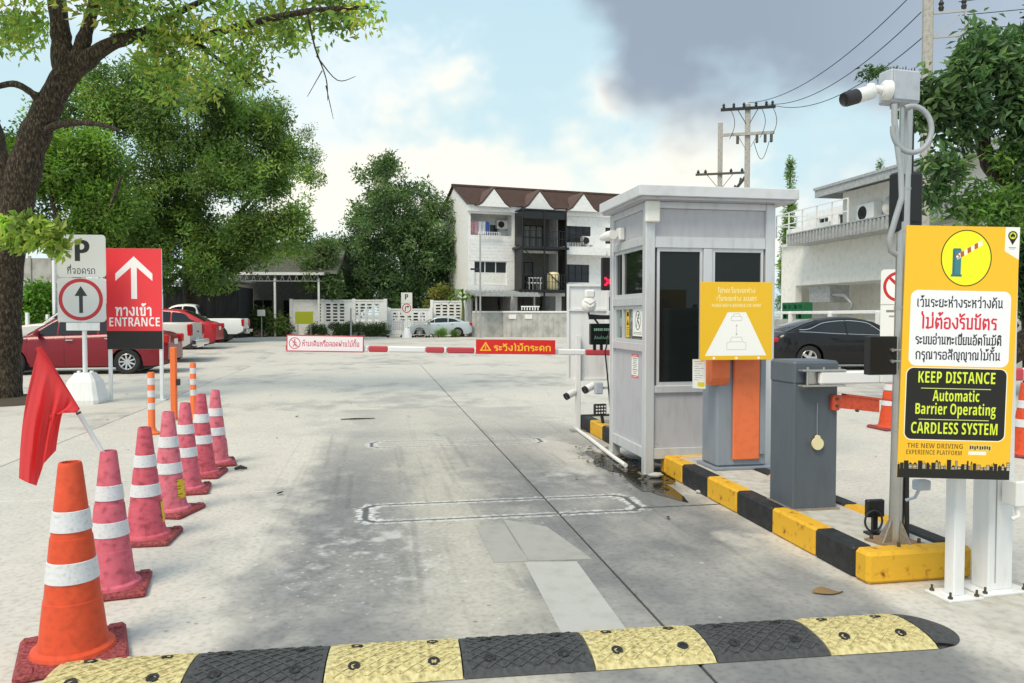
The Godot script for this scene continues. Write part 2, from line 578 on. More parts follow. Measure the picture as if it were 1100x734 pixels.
func make_materials() -> void:
	var grime := noise_tex(3, 0.012, 512, [Color(0.93, 0.925, 0.915), Color(0.98, 0.98, 0.975), Color(1, 1, 1), Color(1, 1, 1)], 6, [0.0, 0.32, 0.55, 1.0])
	var dusty := noise_tex(5, 0.02, 512, [Color(0.86, 0.85, 0.83), Color(0.95, 0.945, 0.94), Color(1, 1, 1)], 6, [0.1, 0.45, 0.8])
	var grain := noise_tex(9, 0.09, 512, [Color(0.25, 0.25, 0.25), Color(0.8, 0.8, 0.8)], 5)
	var fine := noise_tex(10, 0.25, 256, [Color(0.3, 0.3, 0.3), Color(0.7, 0.7, 0.7)], 4)
	var clean := noise_tex(6, 0.03, 512, [Color(0.93, 0.93, 0.92), Color(0.985, 0.985, 0.98), Color(1, 1, 1)], 6, [0.1, 0.4, 0.7])
	M["grain_tex"] = grain
	M["grime_tex"] = grime
	worn("white_paint", lin(0.78, 0.79, 0.80), 0.4, 0.0, grime, 1.3)
	worn("wall_white", lin(0.83, 0.83, 0.83), 0.85, 0.0, clean, 0.25)
	worn("wall_cream", lin(0.82, 0.81, 0.77), 0.85, 0.0, clean, 0.2)
	worn("wall_grey", lin(0.50, 0.50, 0.49), 0.9, 0.0, noise_tex(15, 0.01, 512, [Color(0.84, 0.84, 0.82), Color(0.94, 0.94, 0.93), Color(1, 1, 1)], 6, [0.15, 0.5, 0.9]), 0.3)
	worn("booth_panel", lin(0.47, 0.47, 0.51), 0.5, 0.05, grime, 0.9)
	worn("booth_frame", lin(0.60, 0.62, 0.65), 0.38, 0.25, grime, 1.2)
	worn("booth_roof", lin(0.60, 0.62, 0.66), 0.5, 0.0, grime, 0.8)
	worn("gate_grey", lin(0.092, 0.112, 0.138), 0.42, 0.0, grime, 1.5, fine, 0.03)
	worn("kiosk_grey", lin(0.24, 0.275, 0.325), 0.45, 0.0, grime, 1.5, fine, 0.03)
	worn("kiosk_orange", lin(0.78, 0.17, 0.055), 0.45, 0.0, grime, 1.4)
	worn("bracket_red", lin(0.68, 0.085, 0.03), 0.5, 0.0, dusty, 3.0)
	worn("kerb_yellow", lin(0.72, 0.40, 0.018), 0.62, 0.0, noise_tex(21, 0.02, 512, [Color(0.45, 0.36, 0.26), Color(0.88, 0.84, 0.78), Color(1, 1, 1), Color(1, 1, 1)], 7, [0.0, 0.18, 0.34, 1.0]), 1.1, grain, 0.25)
	worn("kerb_black", lin(0.030, 0.032, 0.035), 0.62, 0.0, noise_tex(22, 0.02, 512, [Color(1, 1, 1), Color(0.72, 0.72, 0.72), Color(0.55, 0.55, 0.55)], 6), 1.2, grain, 0.25)
	worn("island_concrete", lin(0.52, 0.50, 0.45), 0.9, 0.0, dusty, 0.8, grain, 0.2)
	worn("steel", lin(0.52, 0.51, 0.49), 0.3, 0.85, grime, 2.0)
	worn("steel_dull", lin(0.40, 0.35, 0.29), 0.55, 0.5, dusty, 3.0)
	worn("rusty_plate", lin(0.30, 0.20, 0.12), 0.8, 0.1, dusty, 5.0)
	worn("box_grey", lin(0.42, 0.46, 0.52), 0.5, 0.0, grime, 2.0)
	worn("conduit_grey", lin(0.34, 0.37, 0.40), 0.55, 0.0, grime, 4.0)
	worn("cone_orange", lin(0.70, 0.075, 0.018), 0.55, 0.0, dusty, 2.2, fine, 0.05)
	worn("cone_pink", lin(0.66, 0.135, 0.19), 0.7, 0.0, noise_tex(31, 0.015, 512, [Color(0.70, 0.62, 0.62), Color(0.93, 0.90, 0.90), Color(1, 1, 1)], 7, [0.1, 0.36, 0.7]), 2.0, fine, 0.05)
	worn("cone_base", lin(0.40, 0.075, 0.085), 0.8, 0.0, noise_tex(32, 0.03, 512, [Color(0.5, 0.46, 0.45), Color(0.85, 0.82, 0.8), Color(1, 1, 1)], 6, [0.1, 0.5, 0.8]), 3.0, grain, 0.3)
	worn("cone_band", lin(0.70, 0.71, 0.74), 0.35, 0.0, noise_tex(33, 0.03, 512, [Color(0.80, 0.79, 0.80), Color(0.95, 0.95, 0.95), Color(1, 1, 1)], 6, [0.05, 0.3, 0.8]), 3.0)
	worn("post_orange", lin(0.80, 0.16, 0.035), 0.5, 0.0, grime, 3.0)
	worn("hump_yellow", lin(0.68, 0.60, 0.31), 0.75, 0.0, noise_tex(41, 0.03, 512, [Color(0.62, 0.60, 0.56), Color(0.88, 0.87, 0.83), Color(1, 1, 1)], 7, [0.1, 0.42, 0.75]), 2.0, grain, 0.12)
	worn("hump_black", lin(0.085, 0.088, 0.092), 0.7, 0.0, noise_tex(42, 0.03, 512, [Color(0.55, 0.55, 0.55), Color(0.8, 0.8, 0.8), Color(1, 1, 1)], 6), 2.0, grain, 0.15)
	worn("bark", lin(0.155, 0.125, 0.095), 0.95, 0.0, noise_tex(51, 0.02, 512, [Color(0.22, 0.2, 0.18), Color(0.5, 0.47, 0.42), Color(0.72, 0.68, 0.60), Color(1.35, 1.3, 1.18)], 6, [0.1, 0.45, 0.62, 0.9]), 1.3, noise_tex(52, 0.035, 512, [Color(0, 0, 0), Color(1, 1, 1)], 5), 4.0)
	worn("bark_pale", lin(0.25, 0.20, 0.145), 0.95, 0.0, dusty, 2.0, grain, 1.0)
	worn("roof_tile", lin(0.115, 0.070, 0.056), 0.85, 0.0, dusty, 0.3)
	worn("tile_grey", lin(0.20, 0.21, 0.18), 0.9, 0.0, dusty, 0.4)
	worn("metal_sheet", lin(0.44, 0.46, 0.47), 0.5, 0.2, dusty, 0.5)
	worn("pole_concrete", lin(0.42, 0.41, 0.38), 0.9, 0.0, dusty, 0.8)
	worn("shade_black", lin(0.014, 0.015, 0.017), 0.85, 0.0, grime, 0.6)
	worn("old_wall", lin(0.24, 0.235, 0.22), 0.9, 0.0, dusty, 0.5)
	worn("dark_paint", lin(0.06, 0.06, 0.062), 0.9, 0.0, dusty, 0.5)
	worn("soil", lin(0.09, 0.07, 0.05), 0.95, 0.0, dusty, 3.0, grain, 1.5)
	mat("black_metal", lin(0.016, 0.017, 0.019), 0.45, 0.2)
	mat("black_rubber", lin(0.02, 0.02, 0.021), 0.75)
	mat("tyre", lin(0.018, 0.018, 0.019), 0.85)
	mat("rim", lin(0.62, 0.63, 0.65), 0.28, 0.8)
	mat("chrome", lin(0.80, 0.80, 0.81), 0.12, 1.0)
	mat("window_dark", lin(0.018, 0.022, 0.026), 0.08)
	mat("car_glass", lin(0.014, 0.017, 0.022), 0.05)
	mat("trim_black", lin(0.02, 0.02, 0.022), 0.5)
	mat("lamp_red", lin(0.45, 0.012, 0.015), 0.15)
	mat("lamp_white", lin(0.75, 0.76, 0.78), 0.1)
	mat("plate_white", lin(0.75, 0.75, 0.74), 0.4)
	mat("plastic_white", lin(0.78, 0.78, 0.77), 0.35)
	mat("plastic_cream", lin(0.78, 0.70, 0.42), 0.5)
	mat("boom_white", lin(0.80, 0.80, 0.81), 0.35)
	mat("boom_red", lin(0.50, 0.055, 0.07), 0.45)
	mat("flag_red", lin(0.72, 0.06, 0.07), 0.8)
	M.flag_red.backlight_enabled = true
	M.flag_red.backlight = lin(0.9, 0.10, 0.10)
	mat("leaf_litter", lin(0.16, 0.10, 0.05), 0.9)
	mat("wire", lin(0.03, 0.03, 0.032), 0.7)
	mat("sticker_yellow", lin(0.75, 0.58, 0.05), 0.5)
	mat("green_crate", lin(0.01, 0.13, 0.05), 0.6)
	mat("laundry_blue", lin(0.06, 0.13, 0.42), 0.9)
	mat("laundry_pink", lin(0.62, 0.34, 0.38), 0.9)
	mat("laundry_white", lin(0.72, 0.72, 0.76), 0.9)
	mat("galvanised", lin(0.44, 0.45, 0.45), 0.45, 0.6)
	mat("bolt_dark", lin(0.10, 0.085, 0.07), 0.6, 0.5)
	for p in [["paint_red", [0.21, 0.012, 0.022]], ["paint_black", [0.010, 0.010, 0.012]], ["paint_white", [0.80, 0.80, 0.80]], ["paint_silver", [0.55, 0.53, 0.50]], ["paint_blue_silver", [0.44, 0.51, 0.55]], ["paint_grey", [0.10, 0.105, 0.115]], ["paint_scarlet", [0.42, 0.02, 0.03]]]:
		var m := mat(p[0], lin(p[1][0], p[1][1], p[1][2]), 0.35, 0.0)
		m.clearcoat_enabled = true
		m.clearcoat = 0.45
		m.metallic_specular = 0.3
		m.clearcoat_roughness = 0.06
	var g := mat("booth_glass", lin(0.012, 0.016, 0.015), 0.03)
	g.transparency = BaseMaterial3D.TRANSPARENCY_ALPHA
	g.albedo_color.a = 0.80
	g.metallic_specular = 0.4
	var g2 := mat("clear_glass", lin(0.35, 0.5, 0.48), 0.03)
	g2.transparency = BaseMaterial3D.TRANSPARENCY_ALPHA
	g2.albedo_color.a = 0.25
	var e := mat("signal_red", lin(0.9, 0.02, 0.10), 0.4)
	e.emission_enabled = true
	e.emission = Color(1.0, 0.08, 0.22)
	e.emission_energy_multiplier = 0.9
	# rain streaks run down the booth and the posts; bark is ridged lengthwise
	for k in ["booth_panel", "booth_frame", "white_paint", "gate_grey", "kiosk_grey"]:
		M[k].uv1_scale = Vector3(1.7, 0.4, 1.7)
	M.bark.uv1_scale = Vector3(2.4, 0.8, 2.4)
	for i in 3:
		var cm: StandardMaterial3D = M.cone_pink.duplicate()
		cm.albedo_color = [lin(0.66, 0.135, 0.19), lin(0.60, 0.105, 0.15), lin(0.68, 0.17, 0.225)][i]
		cm.uv1_offset = Vector3(0.31, 0.17, 0.43) * i
		M["cone_pink_%d" % i] = cm
	leaf_mat("leaf")
	for i in 3:
		var k := 1.0 - i * 0.06
		mat("dry_leaf_%d" % i, lin(0.22 * k, 0.14 * k, 0.06 * k), 0.9)


func leaf_mat(called: String) -> void:
	var m := mat(called, Color.WHITE, 0.5)
	m.vertex_color_use_as_albedo = true
	m.backlight_enabled = true
	m.backlight = lin(0.80, 0.96, 0.42)


# ---------------------------------------------------------------- ground
const JU := [-27.5, -22.7, -17.9, -13.1, -8.3, -3.5, 1.3, 6.1, 10.9, 15.7, 20.5, 25.3]
const JV := [-9.9, -4.45, 1.0, 6.45, 11.9, 17.35, 22.8]


func concrete_image(near: bool) -> Image:
	# stains, wear and pale patches of the slabs, worked out coarsely and enlarged
	var w := 480
	var h := 544
	var im := Image.create(w, h, false, Image.FORMAT_RGB8)
	var n1 := FastNoiseLite.new()
	n1.seed = 61 if near else 71; n1.frequency = 0.28; n1.fractal_octaves = 5; n1.fractal_gain = 0.55
	var n2 := FastNoiseLite.new()
	n2.seed = 62; n2.frequency = 1.5; n2.fractal_octaves = 5; n2.fractal_gain = 0.6
	var n3 := FastNoiseLite.new()
	n3.seed = 63; n3.frequency = 5.0; n3.fractal_octaves = 3
	var cream := Color(0.605, 0.57, 0.51)
	var dust := Color(0.54, 0.50, 0.41)
	var grey := Color(0.192, 0.194, 0.197)
	var mid := Color(0.45, 0.435, 0.41)
	var scuff := Color(0.54, 0.535, 0.525)
	var dark := Color(0.175, 0.175, 0.175)
	for j in h:
		var v := 11.9 - 10.9 * (j + 0.5) / h
		for i in w:
			var u := -3.5 + 9.6 * (i + 0.5) / w
			var a := n1.get_noise_2d(u, v * 0.8)
			var b := n2.get_noise_2d(u, v * 0.7)
			var c := n3.get_noise_2d(u, v)
			var col := cream.lerp(mid, clampf(0.14 + a * 0.55 + b * 0.30, 0.0, 0.5))
			if near:
				var wob := a * 0.6 + b * 0.42
				# darker grey across the entry lane, thinner farther along and broken by noise
				var lane := smoothstep(-0.95, -0.15, u + wob) * (1.0 - smoothstep(2.35, 2.62, u + b * 0.2))
				lane *= 1.0 - 0.62 * smoothstep(6.4, 10.0, v + a * 2.0 + b)
				var worn_mid := exp(-pow((u - 0.52 + b * 0.35) / 0.34, 2.0)) * smoothstep(-0.5, 0.2, b + a + 0.25)
				var lane_grey := lane * clampf(0.92 + b * 0.4 + a * 0.25, 0.5, 1.0) * (1.0 - 0.5 * worn_mid)
				lane_grey *= 1.0 - 0.70 * smoothstep(0.05, 0.32, n1.get_noise_2d(u * 1.2 + 40.0, v * 1.5) + b * 0.4) * smoothstep(1.4, 2.0, u) * smoothstep(3.6, 4.6, v)
				col = col.lerp(grey, clampf(lane_grey, 0.0, 1.0))
				col = col.lerp(dust, worn_mid * 0.5 * lane)
				# pale flaked patches
				var flake := exp(-pow((u + 0.02) / 0.42, 2.0) - pow((v - 4.6) / 0.62, 2.0)) + 0.5 * exp(-pow((u - 1.75) / 0.35, 2.0) - pow((v - 6.6) / 0.5, 2.0))
				col = col.lerp(scuff, clampf(flake * (b * 2.2 + c * 1.6 + 0.05), 0.0, 0.7))
				# damp trail by the booth
				var damp := exp(-pow((u - 2.18 + b * 0.15) / 0.13, 2.0)) * smoothstep(5.4, 6.0, v) * (1.0 - smoothstep(7.6, 8.3, v + b * 0.4))
				col = col.lerp(dark, damp * clampf(0.75 + b, 0.0, 0.95))
			else:
				col = col.lerp(grey, clampf(a * 0.9 + b * 0.5 - 0.12, 0.0, 0.38))
			col = col * (1.0 + c * 0.06)
			im.set_pixel(i, j, Color(clampf(col.r, 0, 1), clampf(col.g, 0, 1), clampf(col.b, 0, 1)).linear_to_srgb())
	im.resize(1800, 2040, Image.INTERPOLATE_CUBIC)
	if near:
		mark_slabs(im)
	return im


func mark_slabs(im: Image) -> void:
	var r := RandomNumberGenerator.new()
	r.seed = 5
	var k := 1800.0 / 9.6
	var px := func(u: float, v: float) -> Vector2: return Vector2((u + 3.5) * k, (11.9 - v) * k)
	var blot := func(p: Vector2, rad: float, c: Color) -> void:
		for y in range(int(p.y - rad), int(p.y + rad) + 1):
			for x in range(int(p.x - rad), int(p.x + rad) + 1):
				if x >= 0 and y >= 0 and x < im.get_width() and y < im.get_height() and Vector2(x, y).distance_to(p) < rad:
					im.set_pixel(x, y, im.get_pixel(x, y).lerp(c, c.a))
	# the two vehicle loops sawn into the lane: chalky residue, then the dark sealed slot
	for loop in [[-0.08, 1.92, 5.36, 5.84, 1.0], [-0.05, 1.85, 8.42, 8.80, 0.45]]:
		var m := 0.07
		var cs := [Vector2(loop[0] + m, loop[2]), Vector2(loop[1] - m, loop[2]), Vector2(loop[1], loop[2] + m), Vector2(loop[1], loop[3] - m), Vector2(loop[1] - m, loop[3]), Vector2(loop[0] + m, loop[3]), Vector2(loop[0], loop[3] - m), Vector2(loop[0], loop[2] + m)]
		for pass_ in 2:
			for e in 8:
				var a: Vector2 = cs[e]
				var b: Vector2 = cs[(e + 1) % 8]
				var n := int(a.distance_to(b) * (300 if pass_ == 0 else 260))
				var ends := 1.0 if e in [1, 2, 3, 5, 6, 7] else 0.45
				for i in n:
					var q := a.lerp(b, (i + 0.5) / n)
					if pass_ == 0:
						var out := (b - a).normalized().orthogonal() * (0.030 if i % 2 else -0.030) * (1.0 + 0.4 * ends)
						q += out + Vector2(r.randfn(0.0, 0.012), r.randfn(0.0, 0.012)) * (0.6 + ends)
						blot.call(px.call(q.x, q.y), r.randf_range(1.0, 4.2), Color(0.86, 0.86, 0.85, 0.42 * ends * (0.5 + 0.5 * loop[4]) + 0.06))
					else:
						q += Vector2(r.randfn(0.0, 0.004), r.randfn(0.0, 0.004))
						blot.call(px.call(q.x, q.y), r.randf_range(1.2, 2.6) * (1.6 if ends > 0.9 else 1.0), Color(0.36, 0.37, 0.38, 0.62 * loop[4]))
	# feeder slot towards the island
	for i in 330:
		var q := Vector2(1.9 + 0.72 * i / 330.0, 5.42 + r.randfn(0, 0.004))
		blot.call(px.call(q.x, q.y), 1.7, Color(0.25, 0.25, 0.25, 0.6))
	# flakes, chips and spots
	for i in 2600:
		var u := r.randf_range(-3.4, 6.0)
		var v := r.randf_range(1.0, 11.9)
		var near_flake := exp(-pow((u + 0.02) / 0.55, 2.0) - pow((v - 4.5) / 0.75, 2.0))
		if r.randf() < 0.30 + near_flake:
			var pale := r.randf() < 0.25 + near_flake
			blot.call(px.call(u, v), r.randf_range(0.6, 2.2), Color(0.90, 0.89, 0.87, 0.5) if pale else Color(0.30, 0.29, 0.28, 0.35))
	for i in 420:
		var u := r.randfn(-0.02, 0.4)
		var v := r.randfn(4.5, 0.5)
		blot.call(px.call(u, v), r.randf_range(0.6, 1.9), Color(0.84, 0.84, 0.83, r.randf_range(0.15, 0.5)))
	# tyre streaks
	for i in 70:
		var u := r.randf_range(-0.9, 2.3)
		var v0 := r.randf_range(3.0, 9.0)
		var n := r.randi_range(60, 260)
		var op := r.randf_range(0.008, 0.024)
		var wd := r.randf_range(1.0, 5.0)
		var slant := r.randf_range(-0.03, 0.03)
		for t in n:
			blot.call(px.call(u + slant * t * 0.01, v0 + t * 0.010), wd, Color(0.28, 0.28, 0.28, op))


func concrete_mat(called: String, im: Image) -> StandardMaterial3D:
	var m := mat(called, Color.WHITE, 0.88)
	m.albedo_texture = ImageTexture.create_from_image(im)
	m.detail_enabled = true
	m.detail_blend_mode = BaseMaterial3D.BLEND_MODE_MUL
	m.detail_uv_layer = BaseMaterial3D.DETAIL_UV_2
	m.detail_albedo = noise_tex(81, 0.06, 512, [Color(0.89, 0.89, 0.89), Color(0.98, 0.98, 0.98), Color(1, 1, 1)], 6, [0.15, 0.45, 0.7])
	m.uv2_scale = Vector3.ONE
	m.roughness_texture = noise_tex(82, 0.02, 512, [Color(0.7, 0.7, 0.7), Color(1, 1, 1)], 5)
	return m


func build_ground() -> void:
	concrete_mat("concrete_near", concrete_image(true))
	concrete_mat("concrete_yard", concrete_image(false))
	# yard beyond the slabs, reaching the horizon; it climbs gently before the far houses
	var g := MB.new()
	g.smooth()
	var us := [-260.0, -120.0, -60.0, -27.5, 25.3, 60.0, 120.0, 260.0]
	var vs := [-200.0, -60.0, -9.9, 22.8, 24.5, 26.5, 28.5, 30.5, 33.0, 40.0, 60.0, 120.0, 420.0]
	var put := func(u: float, v: float) -> void:
		g.st.set_uv(Vector2((u + 3.5) / 9.6, (11.9 - v) / 10.9))
		g.st.set_uv2(Vector2(u, v) * 0.7)
		g.st.add_vertex(W(u, v, rise(v) - (0.004 if v > 22.0 else 0.006)))
	for i in us.size() - 1:
		for j in vs.size() - 1:
			if us[i] > -28 and us[i + 1] < 26 and vs[j] > -10 and vs[j + 1] < 23: continue
			for c in [[0, 0], [0, 1], [1, 1], [0, 0], [1, 1], [1, 0]]:
				put.call(us[i + c[0]], vs[j + c[1]])
	var ground := setting("ground", g, M.concrete_yard)
	var bed := MB.new()
	bed.quad(W(-27.5, -9.9, -0.014), W(-27.5, 22.8, -0.014), W(25.3, 22.8, -0.014), W(25.3, -9.9, -0.014))
	part(ground, "joint_filler", bed, mat("joint_filler", lin(0.05, 0.05, 0.05), 0.9))
	# the slabs, each with its own arris
	for i in JU.size() - 1:
		for j in JV.size() - 1:
			var b := MB.new()
			var gap := 0.007
			var u0: float = JU[i] + gap
			var u1: float = JU[i + 1] - gap
			var v0: float = JV[j] + gap
			var v1: float = JV[j + 1] - gap
			var e := 0.008
			var at := func(u: float, v: float, y: float) -> void:
				b.st.set_uv(Vector2((u + 3.5) / 9.6, (11.9 - v) / 10.9))
				b.st.set_uv2(Vector2(u, v) * 0.7)
				b.st.add_vertex(W(u, v, y))
			var rect := func(p: Array) -> void:
				for k in [0, 1, 2, 0, 2, 3]: at.call(p[k][0], p[k][1], p[k][2])
			rect.call([[u0 + e, v0 + e, 0.0], [u0 + e, v1 - e, 0.0], [u1 - e, v1 - e, 0.0], [u1 - e, v0 + e, 0.0]])
			for s in [[u0, v0, u0, v1, 1, 0], [u0, v1, u1, v1, 0, -1], [u1, v1, u1, v0, -1, 0], [u1, v0, u0, v0, 0, 1]]:
				var a0 := [clampf(s[0], u0 + e, u1 - e), clampf(s[1], v0 + e, v1 - e), 0.0]
				var a1 := [clampf(s[2], u0 + e, u1 - e), clampf(s[3], v0 + e, v1 - e), 0.0]
				rect.call([[s[0], s[1], -0.006], [s[2], s[3], -0.006], a1, a0])
				rect.call([[s[0], s[1], -0.013], [s[2], s[3], -0.013], [s[2], s[3], -0.006], [s[0], s[1], -0.006]])
			var near: bool = (i == 5 or i == 6) and (j == 2 or j == 3)
			part(ground, "concrete_slab", b, M.concrete_near if near else M.concrete_yard)
	# repair patches let into the lane
	worn("patch_pale", lin(0.43, 0.425, 0.405), 0.9, 0.0, M.grime_tex, 0.8, M.grain_tex, 0.3)
	worn("patch_grey", lin(0.35, 0.345, 0.325), 0.9, 0.0, M.grime_tex, 0.9, M.grain_tex, 0.3)
	for q in [["patch_grey", [[0.665, 4.335], [0.86, 4.325], [0.86, 5.12], [0.665, 5.13]]], ["patch_grey", [[0.872, 4.33], [1.24, 4.30], [1.13, 5.02], [0.872, 5.25]]], ["patch_pale", [[0.81, 3.22], [1.11, 3.22], [1.14, 4.27], [0.84, 4.31]]]]:
		var b := MB.new()
		var top := []
		var foot := []
		for p in q[1]:
			top.append(W(p[0], p[1], 0.004)); foot.append(W(p[0], p[1], -0.001))
		b.quad_out(top[0], top[1], top[2], top[3], W(0.9, 4.2, -1))
		for k in 4: b.quad_out(top[k], top[(k + 1) % 4], foot[(k + 1) % 4], foot[k], W(0.93, 4.2, 0))
		part(ground, "concrete_patch", b, M[q[0]])


# ---------------------------------------------------------------- background
# a window: frame mesh with its panes as children
func window(parent: Node, x: float, y: float, w: float, h: float, z: float, nx := 2, ny := 1, frame: Material = null, pane: Material = null, called := "window") -> MeshInstance3D:
	var b := MB.new()
	var t := 0.05
	for k in nx + 1: b.box(Vector3(x + w * k / nx, y + h / 2, z), Vector3(t, h + t, 0.06))
	for k in ny + 1:
		for c in nx:
			b.box(Vector3(x + w * (c + 0.5) / nx, y + h * k / ny, z), Vector3(w / nx - t, t, 0.055))
	var o := part(parent, called, b, frame if frame else M.white_paint)
	for i in nx:
		for j in ny:
			var p := MB.new()
			p.box(Vector3(x + w * (i + 0.5) / nx, y + h * (j + 0.5) / ny, z - 0.01), Vector3(w / nx - t, h / ny - t, 0.012))
			part(o, "pane", p, pane if pane else M.window_dark)
	return o


func railing(b: MB, from: Vector3, to: Vector3, h: float, n: int, r := 0.02, rails := 2) -> void:
	for k in n + 1:
		var p := from.lerp(to, float(k) / n)
		b.bar(p, p + Vector3(0, h, 0), r * 2, r * 2)
	for k in rails:
		var y := h * (1.0 - float(k) / rails)
		b.bar(from + Vector3(0, y + r, 0), to + Vector3(0, y + r, 0), r * 1.8, r * 1.6)


func build_far_left() -> void:
	var y0 := 0.2
	# shed with black shade cloth, behind the pickups
	var a := dp(176, 362, 43.0)
	var t := thing("shade_cloth_shed", "low shed walled with black shade cloth behind the parked pickups", "shed", Vector3(a.x, y0, a.z), 0.10)
	var b: MB
	for x in [0.05, 2.0, 3.95]:
		for z in [0.0, -3.6]:
			b = MB.new()
			b.box(Vector3(x, 1.5, z), Vector3(0.08, 3.0, 0.08))
			part(t, "post", b, M.galvanised)
	b = MB.new()
	var cloth := PackedVector3Array()
	for i in 24:
		for j in 2:
			var x0 := 4.0 * i / 24.0
			var x1 := 4.0 * (i + 1) / 24.0
			b.quad(Vector3(x0, 1.45 * j, 0.07 + 0.03 * sin(i * 1.7)), Vector3(x0, 1.45 * j + 1.45, 0.07 + 0.02 * sin(i * 2.1)), Vector3(x1, 1.45 * j + 1.45, 0.07 + 0.02 * sin((i + 1) * 2.1)), Vector3(x1, 1.45 * j, 0.07 + 0.03 * sin((i + 1) * 1.7)))
	b.box(Vector3(4.03, 1.45, -1.8), Vector3(0.03, 2.9, 3.6))
	b.box(Vector3(2.0, 1.45, -3.68), Vector3(4.0, 2.9, 0.03))
	part(t, "shade_cloth", b, M.shade_black)
	b = MB.new()
	b.box(Vector3(2.0, 3.1, -1.75), Vector3(4.5, 0.07, 4.3), 0.0, Transform3D(Basis(Vector3.BACK, 0.03), Vector3.ZERO))
	for k in 18: b.box(Vector3(-0.2 + k * 0.26, 3.15, -1.75), Vector3(0.06, 0.04, 4.3), 0.0, Transform3D(Basis(Vector3.BACK, 0.03), Vector3.ZERO))
	part(t, "roof", b, M.metal_sheet)

	# open carport and old tiled house behind it
	a = dp(248, 362, 46.0)
	t = thing("old_house", "old low house with grey tiled roof and deep dark carport", "house", Vector3(a.x, y0, a.z), 0.06)
	b = MB.new()
	b.box(Vector3(2.7, 2.7, -4.4), Vector3(8.0, 5.4, 0.2))
	b.box(Vector3(-1.2, 1.8, -2.2), Vector3(0.2, 3.6, 4.2))
	part(t, "wall", b, M.old_wall)
	for k in 3:
		window(t, 0.2 + k * 1.9, 1.0, 1.2, 1.3, -4.27, 2, 1, M.old_wall)
	for x in [-0.2, 2.6, 5.2]:
		b = MB.new()
		b.box(Vector3(x, 1.75, -0.05), Vector3(0.11, 3.5, 0.11))
		part(t, "post", b, M.wall_white)
	b = MB.new()
	b.box(Vector3(2.6, 3.78, 0.0), Vector3(5.9, 0.16, 0.12))
	part(t, "beam", b, M.wall_white)
	b = MB.new()
	for k in 27: b.bar(Vector3(-0.2 + k * 0.21, 3.35, 0), Vector3(-0.2 + k * 0.21 + (0.105 if k % 2 else -0.105), 3.68, 0), 0.025, 0.025)
	b.box(Vector3(2.6, 3.34, 0.0), Vector3(5.8, 0.05, 0.05))
	part(t, "truss", b, M.metal_sheet)
	b = MB.new()
	for r in 14:
		b.box(Vector3(2.6, 3.88 + r * 0.16, -0.2 - r * 0.34), Vector3(7.4, 0.20, 0.42))
		for k in 26: b.box(Vector3(-0.8 + k * 0.27, 3.99 + r * 0.16, -0.2 - r * 0.34), Vector3(0.06, 0.05, 0.42))
	part(t, "roof", b, M.tile_grey)

	# boundary walls of white pierced blocks
	for s in [[313.0, 414.0, 47.0, 2.16, 6, true, "white pierced-block wall above a clipped hedge"], [418.0, 463.0, 47.6, 1.62, 3, false, "low white pierced-block wall behind the small parking sign"], [464.0, 506.0, 48.0, 2.12, 6, false, "white pierced-block wall behind the pale blue sedan"]]:
		var p := dp(s[0], 362, s[2])
		var q := dp(s[1], 362, s[2])
		var w := q.x - p.x
		var holes := []
		var start: float = 1.7 if s[5] else 0.25
		var n := int((w - start - 0.2) / 0.42)
		for i in n:
			if (i + 1) % 5 == 0 and s[5]: continue
			for j in s[4]:
				holes.append(Rect2(start + i * 0.42, s[3] - 0.28 - j * 0.19, 0.28, 0.105))
		b = MB.new()
		b.holed(w, s[3], 0.14, holes)
		var wl := thing("block_wall", s[6], "wall", Vector3(p.x, y0, p.z), 0.0)
		part(wl, "wall", b, M.wall_white)
		b = MB.new()
		for k in (4 if s[5] else 2):
			b.box(Vector3(w * k / (3.0 if s[5] else 1.0), s[3] / 2 + 0.06, -0.06), Vector3(0.2, s[3] + 0.14, 0.2), 0.01)
		part(wl, "pier", b, M.wall_white)
		b = MB.new()
		b.box(Vector3(w / 2, s[3] + 0.04, -0.07), Vector3(w - 0.22, 0.08, 0.2))
		part(wl, "coping", b, M.wall_white)
	# grey wall behind the big tree
	b = MB.new()
	var p0 := gp(-60, 371, y0)
	b.box(Vector3(2.2, 1.9, 0), Vector3(4.6, 3.8, 0.2))
	for k in 6: b.box(Vector3(0.1 + k * 0.85, 1.95, 0.12), Vector3(0.12, 3.9, 0.06))
	solo("rendered_wall", b, M.wall_grey, "tall grey rendered wall behind the red hatchback and tree", "wall", Vector3(p0.x, y0, -34.0), 0.1)
	# small signs by the carport
	small_sign(dp(281, 361, 44.5), 0.46, 0.36, 1.45, M.plate_white, "small blank white sign on a thin pole before the dark carport", "white")
	small_sign(dp(327, 361, 45.0), 1.05, 0.72, 1.35, mat("sign_yellow_green", lin(0.55, 0.56, 0.03), 0.6), "wide yellow-green board on legs by the white wall", "yellow")
	# slender grey poles before the far wall
	for s in [[516.0, 362.0, 44.6, 5.9, "thin grey lamp pole in front of the townhouses"], [377.0, 361.0, 45.0, 1.7, "short thin pole before the pierced-block wall"]]:
		var q := dp(s[0], s[1], s[2])
		b = MB.new()
		b.tube([Vector3.ZERO, Vector3(0, s[3], 0)], [0.06, 0.045], 10)
		var t2 := thing("slim_pole", s[4], "pole", Vector3(q.x, y0, q.z))
		part(t2, "shaft", b, M.galvanised)
		b = MB.new()
		b.box(Vector3(0, 0.015, 0), Vector3(0.2, 0.03, 0.2))
		part(t2, "base_plate", b, M.galvanised)
		if s[3] > 3.0:
			b = MB.new()
			b.box(Vector3(-0.32, 3.95, 0.05), Vector3(0.5, 0.1, 0.16), 0.02)
			b.bar(Vector3(0, 3.95, 0), Vector3(-0.1, 3.95, 0.05), 0.03, 0.03)
			part(t2, "lamp_head", b, M.black_metal)
	# parking sign far across the yard
	var c := Canvas.new(128, 256, Color(0.86, 0.86, 0.84), 3)
